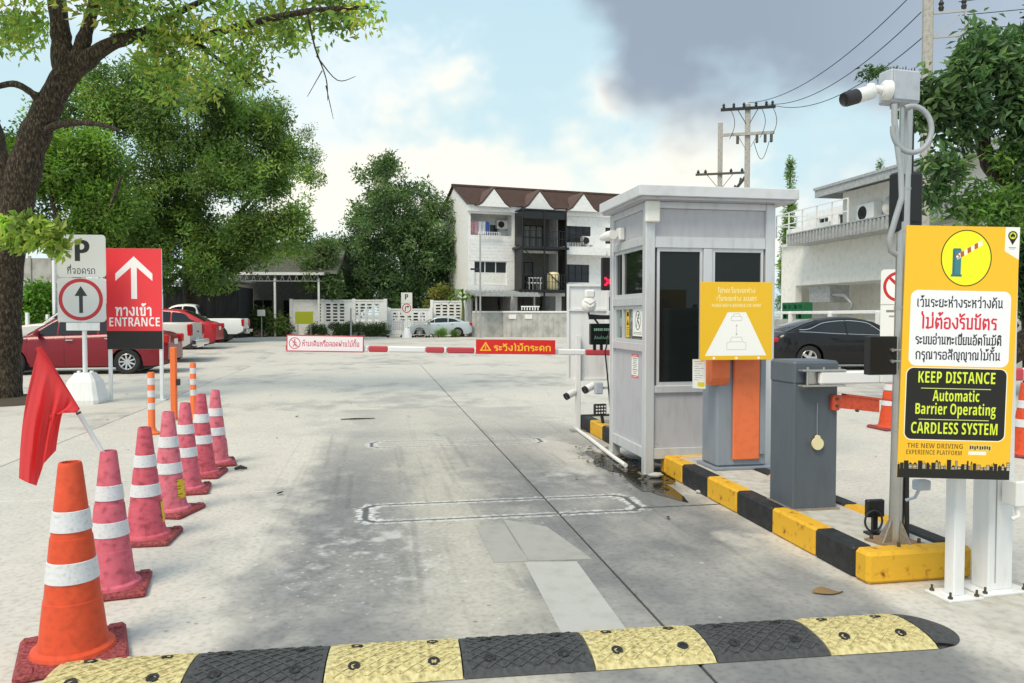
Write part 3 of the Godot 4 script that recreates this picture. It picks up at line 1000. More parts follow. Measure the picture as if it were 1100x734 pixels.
	c.text("P", 64, 78, 62, Color(0.08, 0.08, 0.08))
	c.disc(Vector2(64, 178), 54, Color(0.72, 0.16, 0.18)); c.disc(Vector2(64, 178), 44, Color(0.86, 0.86, 0.84))
	c.path([Vector2(48, 206), Vector2(48, 170), Vector2(56, 160), Vector2(76, 160)], 10, Color(0.1, 0.1, 0.1))
	c.tri(Vector2(74, 144), Vector2(96, 160), Vector2(74, 176), Color(0.1, 0.1, 0.1))
	c.rect(0, 118, 128, 4, Color(0.5, 0.5, 0.5))
	var q := dp(437, 363, 43.8)
	t = thing("parking_sign", "small white parking sign with turn arrow on a white foot, far across yard", "sign", Vector3(q.x, y0, q.z), -0.05)
	b = MB.new()
	b.lathe([Vector2(0.30, 0), Vector2(0.26, 0.12), Vector2(0.17, 0.5), Vector2(0.14, 0.54), Vector2(0, 0.54)], 8)
	part(t, "foot", b, M.white_paint)
	b = MB.new()
	b.tube([Vector3(0, 0.5, 0), Vector3(0, 1.3, 0)], [0.05], 10)
	part(t, "post", b, M.white_paint)
	b = MB.new()
	b.box(Vector3(0, 1.93, 0), Vector3(0.64, 1.28, 0.03), 0.01)
	part(t, "board", b, M.plate_white)
	b = MB.new()
	b.face(Vector3(-0.31, 2.56, 0.018), Vector3(0.31, 2.56, 0.018), Vector3(0.31, 1.30, 0.018), Vector3(-0.31, 1.30, 0.018))
	part(t, "printed_face", b, printed("far_parking_print", c.tex()))
	# shopping trolley either side of it
	for s in [[424.0, 0.3], [452.0, -0.2]]:
		q = dp(s[0], 362.5, 44.2)
		t = thing("shopping_trolley", "grey wire shopping trolley between the hedge and the far parking sign" if s[0] < 440.0 else "grey wire shopping trolley between the far parking sign and pale blue sedan", "trolley", Vector3(q.x, y0, q.z), s[1], "trolleys by the far parking sign")
		b = MB.new()
		for i in 9:
			var k := i / 8.0
			b.bar(Vector3(-0.45 + 0.9 * k, 0.45, 0.25), Vector3(-0.5 + 1.0 * k, 0.98, 0.28), 0.015, 0.015)
			b.bar(Vector3(-0.45 + 0.9 * k, 0.45, -0.25), Vector3(-0.5 + 1.0 * k, 0.98, -0.28), 0.015, 0.015)
		for j in 6:
			for z in [0.265, -0.265]: b.bar(Vector3(-0.5, 0.45 + j * 0.106, z), Vector3(0.5, 0.45 + j * 0.106, z), 0.015, 0.015)
		for z in 7: b.bar(Vector3(-0.45, 0.45, -0.24 + z * 0.08), Vector3(0.45, 0.45, -0.24 + z * 0.08), 0.015, 0.015)
		part(t, "basket", b, M.galvanised)
		b = MB.new()
		for z in [0.24, -0.24]:
			b.tube([Vector3(0.5, 1.0, z), Vector3(0.45, 0.2, z), Vector3(-0.45, 0.16, z)], [0.018], 6)
		b.tube([Vector3(0.55, 1.02, -0.27), Vector3(0.55, 1.02, 0.27)], [0.025], 6)
		part(t, "chassis", b, M.galvanised)
		for x in [-0.4, 0.42]:
			for z in [-0.22, 0.22]:
				b = MB.new()
				b.tube([Vector3(x, 0.07, z - 0.015), Vector3(x, 0.07, z + 0.015)], [0.07], 10)
				part(t, "wheel", b, M.black_rubber)


func small_sign(at: Vector3, w: float, h: float, top: float, m: Material, label: String, _kind: String) -> void:
	var t := thing("small_sign", label, "sign", Vector3(at.x, 0.2, at.z))
	for x in ([0.0] if w < 0.6 else [-w * 0.36, w * 0.36]):
		var q := MB.new()
		q.tube([Vector3(x, 0, 0), Vector3(x, top, 0)], [0.025], 8)
		part(t, "pole", q, M.galvanised)
	var b := MB.new()
	b.box(Vector3(0, top - h / 2 + 0.15, 0.045), Vector3(w, h, 0.03), 0.008)
	part(t, "board", b, m)


func build_townhouses() -> void:
	var t := thing("townhouse_row", "row of three-storey white townhouses with brown tiled gabled roof", "building", Vector3(-2.67, 0.2, -47.0), deg_to_rad(20))
	var uw := 3.0
	var n := 5
	var w := uw * n
	var dep := 6.4
	var ey := 8.0
	var ry := 9.62
	# front wall with its openings
	var holes := [Rect2(0.16, 6.2, 2.7, 1.32), Rect2(0.4, 3.15, 2.1, 1.45), Rect2(0.2, 0.0, 2.6, 2.5),
		Rect2(3.12, 5.55, 2.76, 2.0), Rect2(3.12, 2.9, 2.76, 2.3), Rect2(3.2, 0.0, 2.6, 2.5)]
	for k in [2, 3, 4]:
		holes.append(Rect2(k * uw + 0.3, 5.95, 1.95, 1.05)); holes.append(Rect2(k * uw + 0.3, 3.4, 1.85, 1.15)); holes.append(Rect2(k * uw + 0.2, 0.0, 2.6, 2.5))
	var b := MB.new()
	b.holed(w, ey, 0.2, holes)
	# gable ends and back, the gables closed up to the ridge
	b.prism(PackedVector2Array([Vector2(0, 0), Vector2(dep - 0.2, 0), Vector2(dep - 0.2, ey), Vector2((dep - 0.2) / 2, ry - 0.1), Vector2(0, ey)]), 0.2, Transform3D(Basis(Vector3(0, 0, -1), Vector3.UP, Vector3(1, 0, 0)), Vector3(0.1, 0, -0.2)))
	b.prism(PackedVector2Array([Vector2(0, 0), Vector2(dep - 0.2, 0), Vector2(dep - 0.2, ey), Vector2((dep - 0.2) / 2, ry - 0.1), Vector2(0, ey)]), 0.2, Transform3D(Basis(Vector3(0, 0, -1), Vector3.UP, Vector3(1, 0, 0)), Vector3(w - 0.1, 0, -0.2)))
	b.box(Vector3(w / 2, ey / 2, -dep), Vector3(w - 0.4, ey, 0.2))
	part(t, "wall", b, M.wall_white)
	# party walls, balcony back walls and floors inside the openings
	b = MB.new()
	for k in range(1, n): b.box(Vector3(k * uw, ey / 2, -1.1), Vector3(0.16, ey - 0.02, 1.78))
	b.box(Vector3(1.5, 6.9, -1.5), Vector3(2.84, 2.0, 0.1))
	b.box(Vector3(1.5, 5.95, -0.85), Vector3(2.84, 0.12, 1.2))
	part(t, "balcony_recess", b, M.wall_white)
	b = MB.new()
	for k in n: b.box(Vector3((k + 0.5) * uw, 1.3, -3.0), Vector3(2.8, 2.6, 0.1))
	part(t, "ground_floor_wall", b, M.old_wall)
	b = MB.new()
	b.box(Vector3(4.5, 5.3, -1.5), Vector3(2.84, 5.0, 0.1))
	b.box(Vector3(4.5, 5.4, -0.85), Vector3(2.84, 0.12, 1.2))
	part(t, "recess_wall", b, M.old_wall)
	# fascia under the eave and vertical party strips
	b = MB.new()
	b.box(Vector3(w / 2, 7.82, 0.10), Vector3(w + 0.1, 0.38, 0.18))
	part(t, "fascia", b, M.wall_white)
	# roof of stepped tile courses
	b = MB.new()
	var rows := 16
	for s in [1.0, -1.0]:
		for r in rows:
			var k0 := r / float(rows)
			var k1 := (r + 1.0) / rows
			var z0: float = -dep / 2 + s * (dep / 2 + 0.35) * (1.0 - k0)
			var z1: float = -dep / 2 + s * (dep / 2 + 0.35) * (1.0 - k1)
			var y0 := ey + 0.02 + (ry - ey) * k0
			var y1 := ey + 0.02 + (ry - ey) * k1
			b.quad_out(Vector3(-0.15, y0 + 0.05, z0), Vector3(w + 0.15, y0 + 0.05, z0), Vector3(w + 0.15, y1, z1), Vector3(-0.15, y1, z1), Vector3(w / 2, 0, -dep / 2))
			b.quad_out(Vector3(-0.15, y0 + 0.05, z0), Vector3(w + 0.15, y0 + 0.05, z0), Vector3(w + 0.15, y0, z0), Vector3(-0.15, y0, z0), Vector3(w / 2, y0, -dep / 2))
	var roof := part(t, "roof", b, M.roof_tile)
	b = MB.new()
	b.box(Vector3(w / 2, ry + 0.09, -dep / 2), Vector3(w + 0.3, 0.12, 0.24))
	part(roof, "ridge_cap", b, M.roof_tile)
	b = MB.new()
	b.box(Vector3(8.2, ry + 0.12, -dep / 2 - 0.6), Vector3(2.6, 0.28, 0.5), 0.02)
	part(roof, "ridge_tank", b, M.wall_white)
	# dormer gables
	for k in n:
		var x := (k + 0.5) * uw
		b = MB.new()
		b.prism(PackedVector2Array([Vector2(x - 1.0, 7.9), Vector2(x + 1.0, 7.9), Vector2(x + 0.70, 8.10), Vector2(x, 8.98), Vector2(x - 0.70, 8.10)]), 0.16, Transform3D(Basis(), Vector3(0, 0, 0.42)))
		var d := part(t, "dormer", b, M.wall_white)
		b = MB.new()
		for s in [-1.0, 1.0]:
			var back := -1.7
			b.prism(PackedVector2Array([Vector2(x, 9.03), Vector2(x, 9.14), Vector2(x + s * 0.80, 8.16), Vector2(x + s * 1.12, 7.98), Vector2(x + s * 1.08, 7.92), Vector2(x + s * 0.74, 8.12)]), 0.53 - back, Transform3D(Basis(), Vector3(0, 0, (0.53 + back) / 2)))
		part(d, "dormer_roof", b, M.roof_tile)
	# windows
	window(t, 1.25, 6.05, 1.15, 1.0, -1.42, 2)
	window(t, 0.4, 3.9, 2.1, 0.7, -0.12, 3)
	b = MB.new()
	b.box(Vector3(1.45, 3.52, -0.12), Vector3(2.1, 0.70, 0.05))
	part(t, "shutter_panel", b, M.wall_cream)
	for k in [2, 3, 4]:
		window(t, k * uw + 0.3, 5.95, 1.95, 1.05, -0.10, 4, 2, M.black_metal)
		window(t, k * uw + 0.3, 3.4, 1.85, 1.15, -0.10, 4, 2, M.black_metal)
	# unit with black steel balconies
	window(t, 3.75, 5.62, 1.7, 1.45, -1.42, 4, 2, M.black_metal, mat("curtained_pane", lin(0.42, 0.43, 0.40), 0.3))
	window(t, 3.6, 3.0, 1.2, 1.7, -1.42, 2, 1, M.black_metal)
	b = MB.new()
	b.box(Vector3(4.5, 7.72, 0.55), Vector3(3.1, 0.06, 1.5))
	b.box(Vector3(4.5, 5.42, 0.55), Vector3(3.3, 0.14, 1.5))
	b.box(Vector3(4.5, 2.78, 0.65), Vector3(3.5, 0.16, 1.7))
	for x in [3.05, 4.5, 5.95]: b.box(Vector3(x, 4.0, 1.26), Vector3(0.08, 7.4, 0.08))
	railing(b, Vector3(3.1, 5.5, 1.22), Vector3(5.9, 5.5, 1.22), 0.95, 14, 0.018)
	railing(b, Vector3(3.1, 2.87, 1.4), Vector3(6.0, 2.87, 1.4), 0.9, 14, 0.018)
	b.box(Vector3(3.03, 4.1, 0.5), Vector3(0.05, 2.5, 1.4))
	b.bar(Vector3(3.1, 5.4, 1.2), Vector3(5.9, 2.9, 1.3), 0.05, 0.05)
	b.box(Vector3(4.5, 7.42, 1.24), Vector3(3.0, 0.46, 0.03)); b.box(Vector3(3.04, 6.6, 0.55), Vector3(0.04, 2.0, 1.3)); b.box(Vector3(5.96, 6.6, 0.55), Vector3(0.04, 2.0, 1.3)); b.box(Vector3(5.97, 4.1, 0.5), Vector3(0.05, 2.5, 1.4))
	part(t, "steel_balcony", b, M.black_metal)
	# third unit's white balcony
	b = MB.new()
	for k in [2, 3, 4]:
		b.box(Vector3(k * uw + 1.5, 5.35, 0.45), Vector3(2.8, 0.5, 0.9))
		b.box(Vector3(k * uw + 1.5, 3.0, 0.40), Vector3(2.8, 0.35, 0.8))
	part(t, "balcony", b, M.wall_white)
	b = MB.new()
	railing(b, Vector3(6.4, 5.62, 0.86), Vector3(7.5, 5.62, 0.86), 0.6, 10, 0.02)
	part(t, "balcony_railing", b, M.black_metal)
	b = MB.new()
	railing(b, Vector3(0.6, 5.95, 0.16), Vector3(2.0, 5.95, 0.16), 0.42, 12, 0.015)
	part(t, "balcony_railing", b, M.white_paint)
	# awning of the first house
	b = MB.new()
	b.box(Vector3(1.7, 2.75, 1.1), Vector3(4.0, 0.14, 2.3), 0.0, Transform3D(Basis(Vector3.RIGHT, 0.12), Vector3(0, 0, 0)))
	b.box(Vector3(1.7, 2.52, 2.24), Vector3(4.0, 0.26, 0.05))
	for k in 14: b.box(Vector3(-0.2 + k * 0.29, 2.84, 1.1), Vector3(0.05, 0.05, 2.3), 0.0, Transform3D(Basis(Vector3.RIGHT, 0.12), Vector3(0, 0, 0)))
	part(t, "awning", b, M.metal_sheet)
	b = MB.new()
	for x in [-0.15, 3.5]: b.box(Vector3(x, 1.2, 2.1), Vector3(0.09, 2.4, 0.09))
	part(t, "awning_post", b, M.metal_sheet)
	# horizontal cladding lines on the first house's middle storey
	b = MB.new()
	for k in 7: b.box(Vector3(1.5, 4.72 + k * 0.2, 0.008), Vector3(2.9, 0.17, 0.016))
	part(t, "cladding", b, M.wall_white)
	var tt := t.transform
	# what hangs and stands on the balconies
	for s in [[0.35, "laundry_pink"], [0.62, "laundry_pink"], [0.88, "laundry_white"], [1.12, "laundry_white"], [1.36, "laundry_blue"]]:
		b = MB.new()
		var hh := 0.75
		for i in 5:
			for j in 4:
				var f := func(ii: int, jj: int) -> Vector3: return Vector3(s[0] + (ii - 2.5) * 0.048, 7.05 - hh * jj / 4.0, -0.35 + 0.03 * sin(ii * 1.9 + jj * 0.8))
				b.quad(f.call(i, j), f.call(i + 1, j), f.call(i + 1, j + 1), f.call(i, j + 1))
		b.box(Vector3(s[0], 7.07, -0.35), Vector3(0.2, 0.02, 0.02))
		var nm: String = {"laundry_pink": "pink", "laundry_white": "white", "laundry_blue": "blue"}[s[1]]
		var o := solo("hanging_laundry", b, M[s[1]], nm + " laundry on the townhouse's top balcony, " + {0.35: "against the end wall", 0.62: "beside the white piece", 0.88: "beside the pink piece", 1.12: "beside the blue piece", 1.36: "nearest the window"}[s[0]], "laundry", Vector3.ZERO, 0.0, "laundry on the top balcony")
		o.transform = tt
	for s in [[2.62, 6.75, -1.2, "air conditioner box high on the laundry balcony wall"], [7.75, 5.75, 0.5, "air conditioner box on the third townhouse's balcony"]]:
		var ac := ac_unit(s[3])
		ac.transform = tt * Transform3D(Basis(), Vector3(s[0], s[1], s[2]))
	b = MB.new()
	b.lathe([Vector2(0, 0), Vector2(0.34, 0), Vector2(0.38, 0.1), Vector2(0.38, 0.95), Vector2(0.3, 1.08), Vector2(0, 1.12)], 16)
	var tank := solo("water_tank", b, M.plastic_cream, "cream water tank on the black steel balcony", "tank")
	tank.transform = tt * Transform3D(Basis(), Vector3(5.25, 2.87, 0.9))
	b = MB.new()
	for k in 4: b.bar(Vector3(0.75 * k / 3.0 - 0.4, 0, 0.2), Vector3(0.75 * k / 3.0 - 0.4, 0.75, 0.2), 0.035, 0.035)
	for y in [0.42, 0.72]: b.box(Vector3(0, y, 0.17), Vector3(0.9, 0.05, 0.03))
	b.box(Vector3(0, 0.4, -0.02), Vector3(0.9, 0.05, 0.4))
	for x in [-0.4, 0.4]: b.bar(Vector3(x, 0, -0.2), Vector3(x, 0.4, -0.2), 0.035, 0.035)
	var bench := solo("white_bench", b, M.white_paint, "white slatted bench on the black steel balcony", "bench")
	bench.transform = tt * Transform3D(Basis(), Vector3(4.0, 2.87, 0.8))
	# grey front wall with gate
	var a := dp(508, 362, 45.6)
	t = thing("front_wall", "grey corrugated front wall and gates before the townhouses", "wall", Vector3(a.x, 0.2, a.z), 0.0)
	b = MB.new()
	b.box(Vector3(0.85, 0.72, -0.4), Vector3(1.9, 1.44, 0.12), 0.0, Transform3D(Basis(Vector3.UP, -0.06), Vector3.ZERO))
	b.box(Vector3(5.6, 0.72, 0.0), Vector3(7.6, 1.44, 0.12))
	part(t, "wall", b, M.wall_grey)
	b = MB.new()
	for k in 24: b.box(Vector3(1.95 + k * 0.31, 0.72, 0.07), Vector3(0.05, 1.4, 0.03))
	part(t, "rib", b, M.wall_grey)
	b = MB.new()
	b.box(Vector3(5.6, 1.49, 0.0), Vector3(7.7, 0.09, 0.2)); b.box(Vector3(0.85, 1.49, -0.4), Vector3(1.8, 0.09, 0.2))
	part(t, "coping", b, M.wall_white)
	for x in [2.35, 3.3]:
		b = MB.new()
		b.box(Vector3(x, 1.2, 0.10), Vector3(0.45, 0.26, 0.02))
		part(t, "notice", b, M.plate_white)
	b = MB.new()
	for k in 7: b.box(Vector3(2.9 + k * 0.16, 1.68, 0), Vector3(0.06, 0.18, 0.06))
	b.box(Vector3(3.4, 1.8, 0), Vector3(1.1, 0.07, 0.1))
	part(t, "gate_top", b, M.wall_white)


func ac_unit(label: String) -> Node3D:
	var t := thing("air_conditioner", label, "air conditioner")
	var b := MB.new()
	b.box(Vector3(0, 0.28, 0), Vector3(0.8, 0.56, 0.3), 0.02)
	part(t, "case", b, M.plastic_white)
	b = MB.new()
	for k in 4:
		var r := 0.05 + k * 0.05
		var ring := []
		for i in 21: ring.append(Vector3(-0.12 + cos(TAU * i / 20) * r, 0.28 + sin(TAU * i / 20) * r, 0.158))
		b.tube(ring, [0.006], 4, false)
	for i in 6: b.bar(Vector3(-0.12, 0.28, 0.158), Vector3(-0.12 + cos(TAU * i / 6) * 0.21, 0.28 + sin(TAU * i / 6) * 0.21, 0.158), 0.008, 0.008)
	part(t, "fan_grille", b, M.trim_black)
	b = MB.new()
	b.tube([Vector3(-0.12, 0.28, 0.1505), Vector3(-0.12, 0.28, 0.1535)], [0.21], 20)
	part(t, "fan_well", b, M.trim_black)
	for x in [-0.3, 0.3]:
		b = MB.new()
		b.box(Vector3(x, -0.03, 0.0), Vector3(0.05, 0.06, 0.36))
		part(t, "bracket", b, M.galvanised)
	return t


func build_right_building() -> void:
	# local frame: x along v, y up, z along u
	var turn := LANE + PI / 2
	var base := W(18.0, 0.0, 0.0)
	var t := thing("service_building", "cream two-level service building with corrugated canopy and roof terrace", "building", base, turn)
	var b := MB.new()
	b.holed(27.0, 4.5, 0.3, [Rect2(16.2, 0.15, 9.6, 2.6)], Transform3D(Basis(), Vector3(5.0, 0, 0.3)))
	b.box(Vector3(31.85, 2.25, 3.2), Vector3(0.3, 4.5, 5.6))
	b.box(Vector3(26.0, 1.4, 2.45), Vector3(10.4, 2.8, 0.2))
	part(t, "wall", b, M.wall_cream)
	b = MB.new()
	b.box(Vector3(18.5, 4.56, 3.5), Vector3(26.8, 0.12, 7.2))
	part(t, "terrace_slab", b, M.wall_cream)
	# canopy with ribbed fascia
	b = MB.new()
	for k in 112: b.box(Vector3(5.1 + k * 0.22, 4.58, -1.02), Vector3(0.11, 0.42, 0.05))
	b.box(Vector3(17.4, 4.58, -0.985), Vector3(24.8, 0.44, 0.03))
	part(t, "canopy_fascia", b, M.metal_sheet)
	b = MB.new()
	b.box(Vector3(17.4, 4.83, -0.5), Vector3(24.8, 0.05, 1.1)); b.box(Vector3(17.4, 4.40, -0.48), Vector3(24.8, 0.04, 0.94))
	part(t, "canopy", b, M.metal_sheet)
	# upper storey
	b = MB.new()
	b.holed(18.0, 1.75, 0.25, [Rect2(6.0, 0.2, 1.2, 1.0)], Transform3D(Basis(), Vector3(10.2, 4.62, 0.75)))
	b.box(Vector3(28.07, 5.5, 3.0), Vector3(0.25, 1.75, 4.5))
	part(t, "upper_wall", b, M.wall_cream)
	b = MB.new()
	b.box(Vector3(18.9, 6.47, 2.4), Vector3(19.6, 0.07, 5.6)); b.box(Vector3(18.9, 6.36, -0.4), Vector3(19.6, 0.28, 0.06)); b.box(Vector3(28.72, 6.36, 2.4), Vector3(0.06, 0.28, 5.6))
	b.box(Vector3(18.9, 6.55, -0.43), Vector3(19.7, 0.10, 0.09))
	part(t, "upper_roof", b, M.metal_sheet)
	# terrace parapet block with windows
	b = MB.new()
	b.holed(4.2, 1.5, 0.2, [Rect2(0.9, 0.55, 0.75, 0.6), Rect2(2.4, 0.55, 0.75, 0.6)], Transform3D(Basis(), Vector3(28.4, 4.62, 1.7)))
	b.box(Vector3(30.2, 4.95, 0.2), Vector3(3.3, 0.66, 0.12))
	part(t, "parapet", b, M.wall_white)
	for x in [29.3, 30.8]:
		window(t, x, 5.17, 0.75, 0.6, 1.6, 2, 1, M.white_paint)
	b = MB.new()
	railing(b, Vector3(26.2, 4.86, -0.6), Vector3(31.4, 4.86, -0.6), 0.95, 5, 0.025, 2)
	railing(b, Vector3(31.4, 4.86, -0.6), Vector3(31.4, 4.86, 1.4), 0.95, 2, 0.025, 2)
	part(t, "railing", b, M.white_paint)
	# pipes on the wall
	for x in [19.9, 19.3]:
		b = MB.new()
		b.tube([Vector3(x, 0.3, -0.06), Vector3(x, 3.7, -0.06)], [0.035], 8)
		part(t, "pipe", b, M.galvanised)
	b = MB.new()
	b.box(Vector3(29.4, 2.35, 0.7), Vector3(1.5, 0.7, 0.9), 0.02)
	part(t, "duct", b, M.metal_sheet)
	b = MB.new()
	b.tube([Vector3(28.6, 2.3, 0.4), Vector3(27.7, 2.25, 0.3), Vector3(27.2, 1.9, 0.3), Vector3(27.5, 1.5, 0.35)], [0.07], 8)
	part(t, "flexible_pipe", b, M.galvanised)
	var tt := t.transform
	for s in [[26.2, 4.90, 0.28, "air conditioner box on the service building terrace, beside a smaller dish"]]:
		var ac := ac_unit(s[3])
		ac.transform = tt * Transform3D(Basis(Vector3.UP, PI), Vector3(s[0], s[1] + 0.06, s[2]))
		ac.scale = Vector3.ONE * 1.25
	b = MB.new()
	b.lathe([Vector2(0, 0), Vector2(0.2, 0.02), Vector2(0.42, 0.12), Vector2(0.44, 0.15)], 20, Transform3D(Basis(Vector3.RIGHT, -1.2), Vector3(0, 0.75, 0)))
	b.tube([Vector3(0, 0, 0.1), Vector3(0, 0.75, 0.06)], [0.03], 8)
	b.tube([Vector3(0, 0.75, 0), Vector3(0.05, 0.95, -0.4)], [0.015], 6)
	b.box(Vector3(0, 0.01, 0.1), Vector3(0.4, 0.02, 0.4))
	var dish := solo("satellite_dish", b, M.metal_sheet, "round satellite dish on the service building terrace", "dish")
	dish.transform = tt * Transform3D(Basis(Vector3.UP, 0.3), Vector3(24.6, 4.62, 0.2))
	# fence wall along the yard
	base = W(14.6, 0.0, 0.0)
	t = thing("yard_fence", "low stained concrete fence with pale top rail behind the black sedan", "fence", base, turn)
	b = MB.new()
	b.box(Vector3(18.0, 0.66, 0), Vector3(20.0, 1.32, 0.14))
	part(t, "panel", b, M.wall_grey)
	for k in 9:
		b = MB.new()
		b.box(Vector3(8.2 + k * 2.42, 0.78, -0.03), Vector3(0.16, 1.56, 0.22), 0.01)
		part(t, "post", b, M.wall_white)
	b = MB.new()
	b.box(Vector3(18.0, 1.55, -0.02), Vector3(20.0, 0.10, 0.18), 0.01)
	part(t, "top_rail", b, M.wall_white)
	b = MB.new()
	b.box(Vector3(0, 0, 0), Vector3(1.1, 0.42, 0.02))
	var ys := solo("yellow_notice", b, mat("notice_yellow", lin(0.72, 0.70, 0.06), 0.5), "plain yellow notice board fixed on the yard fence", "notice")
	ys.transform = t.transform * Transform3D(Basis(), Vector3(21.6, 1.15, -0.16))
	# crates stacked behind the fence
	for k in 6:
		b = MB.new()
		b.holed(0.62, 0.34, 0.03, [Rect2(0.06, 0.1, 0.22, 0.16), Rect2(0.34, 0.1, 0.22, 0.16)], Transform3D(Basis(), Vector3(-0.31, 0, 0.2)))
		b.holed(0.62, 0.34, 0.03, [Rect2(0.06, 0.1, 0.22, 0.16), Rect2(0.34, 0.1, 0.22, 0.16)], Transform3D(Basis(), Vector3(-0.31, 0, -0.17)))
		b.box(Vector3(-0.295, 0.17, 0), Vector3(0.03, 0.34, 0.34)); b.box(Vector3(0.295, 0.17, 0), Vector3(0.03, 0.34, 0.34))
		b.box(Vector3(0, 0.015, 0), Vector3(0.56, 0.03, 0.34))
		var o := solo("green_crate", b, M.green_crate, ["bottom", "middle", "top"][k % 3] + " green plastic crate of a stack behind the yard fence", "crate", Vector3.ZERO, 0.0, "green crates behind the fence")
		o.transform = tt * Transform3D(Basis(Vector3.UP, 0.1 * (k % 3) - 0.1), Vector3(26.2 + 0.75 * (k / 3.0 if false else float(k / 3)), 0.9 + 0.35 * (k % 3), -2.4))
	b = MB.new()
	b.box(Vector3(0, 0.44, 0), Vector3(1.8, 0.06, 0.7)); 
	for x in [-0.85, 0.85]:
		for z in [-0.3, 0.3]: b.box(Vector3(x, 0.205, z), Vector3(0.06, 0.41, 0.06))
	b.box(Vector3(0, 0.86, 0), Vector3(1.8, 0.06, 0.7))
	for x in [-0.85, 0.85]:
		for z in [-0.3, 0.3]: b.box(Vector3(x, 0.65, z), Vector3(0.06, 0.36, 0.06))
	var rack := solo("crate_rack", b, M.galvanised, "metal rack under the green crates behind the fence", "rack")
	rack.transform = tt * Transform3D(Basis(), Vector3(26.55, 0.006, -2.4))
	for s in [[19.5, "red", mat("board_red", lin(0.55, 0.06, 0.06), 0.6)], [18.85, "blue", mat("board_blue", lin(0.10, 0.18, 0.36), 0.6)]]:
		b = MB.new()
		b.box(Vector3(0, 0, 0), Vector3(0.55, 0.85, 0.08), 0.015)
		b.box(Vector3(0, 0.46, 0.0), Vector3(0.4, 0.05, 0.05))
		var o := solo("wall_board", b, s[2], s[1] + " board fixed on the cream wall beside the pipes", "board")
		o.transform = tt * Transform3D(Basis(), Vector3(s[0] - 1.3, 2.05, -0.05))


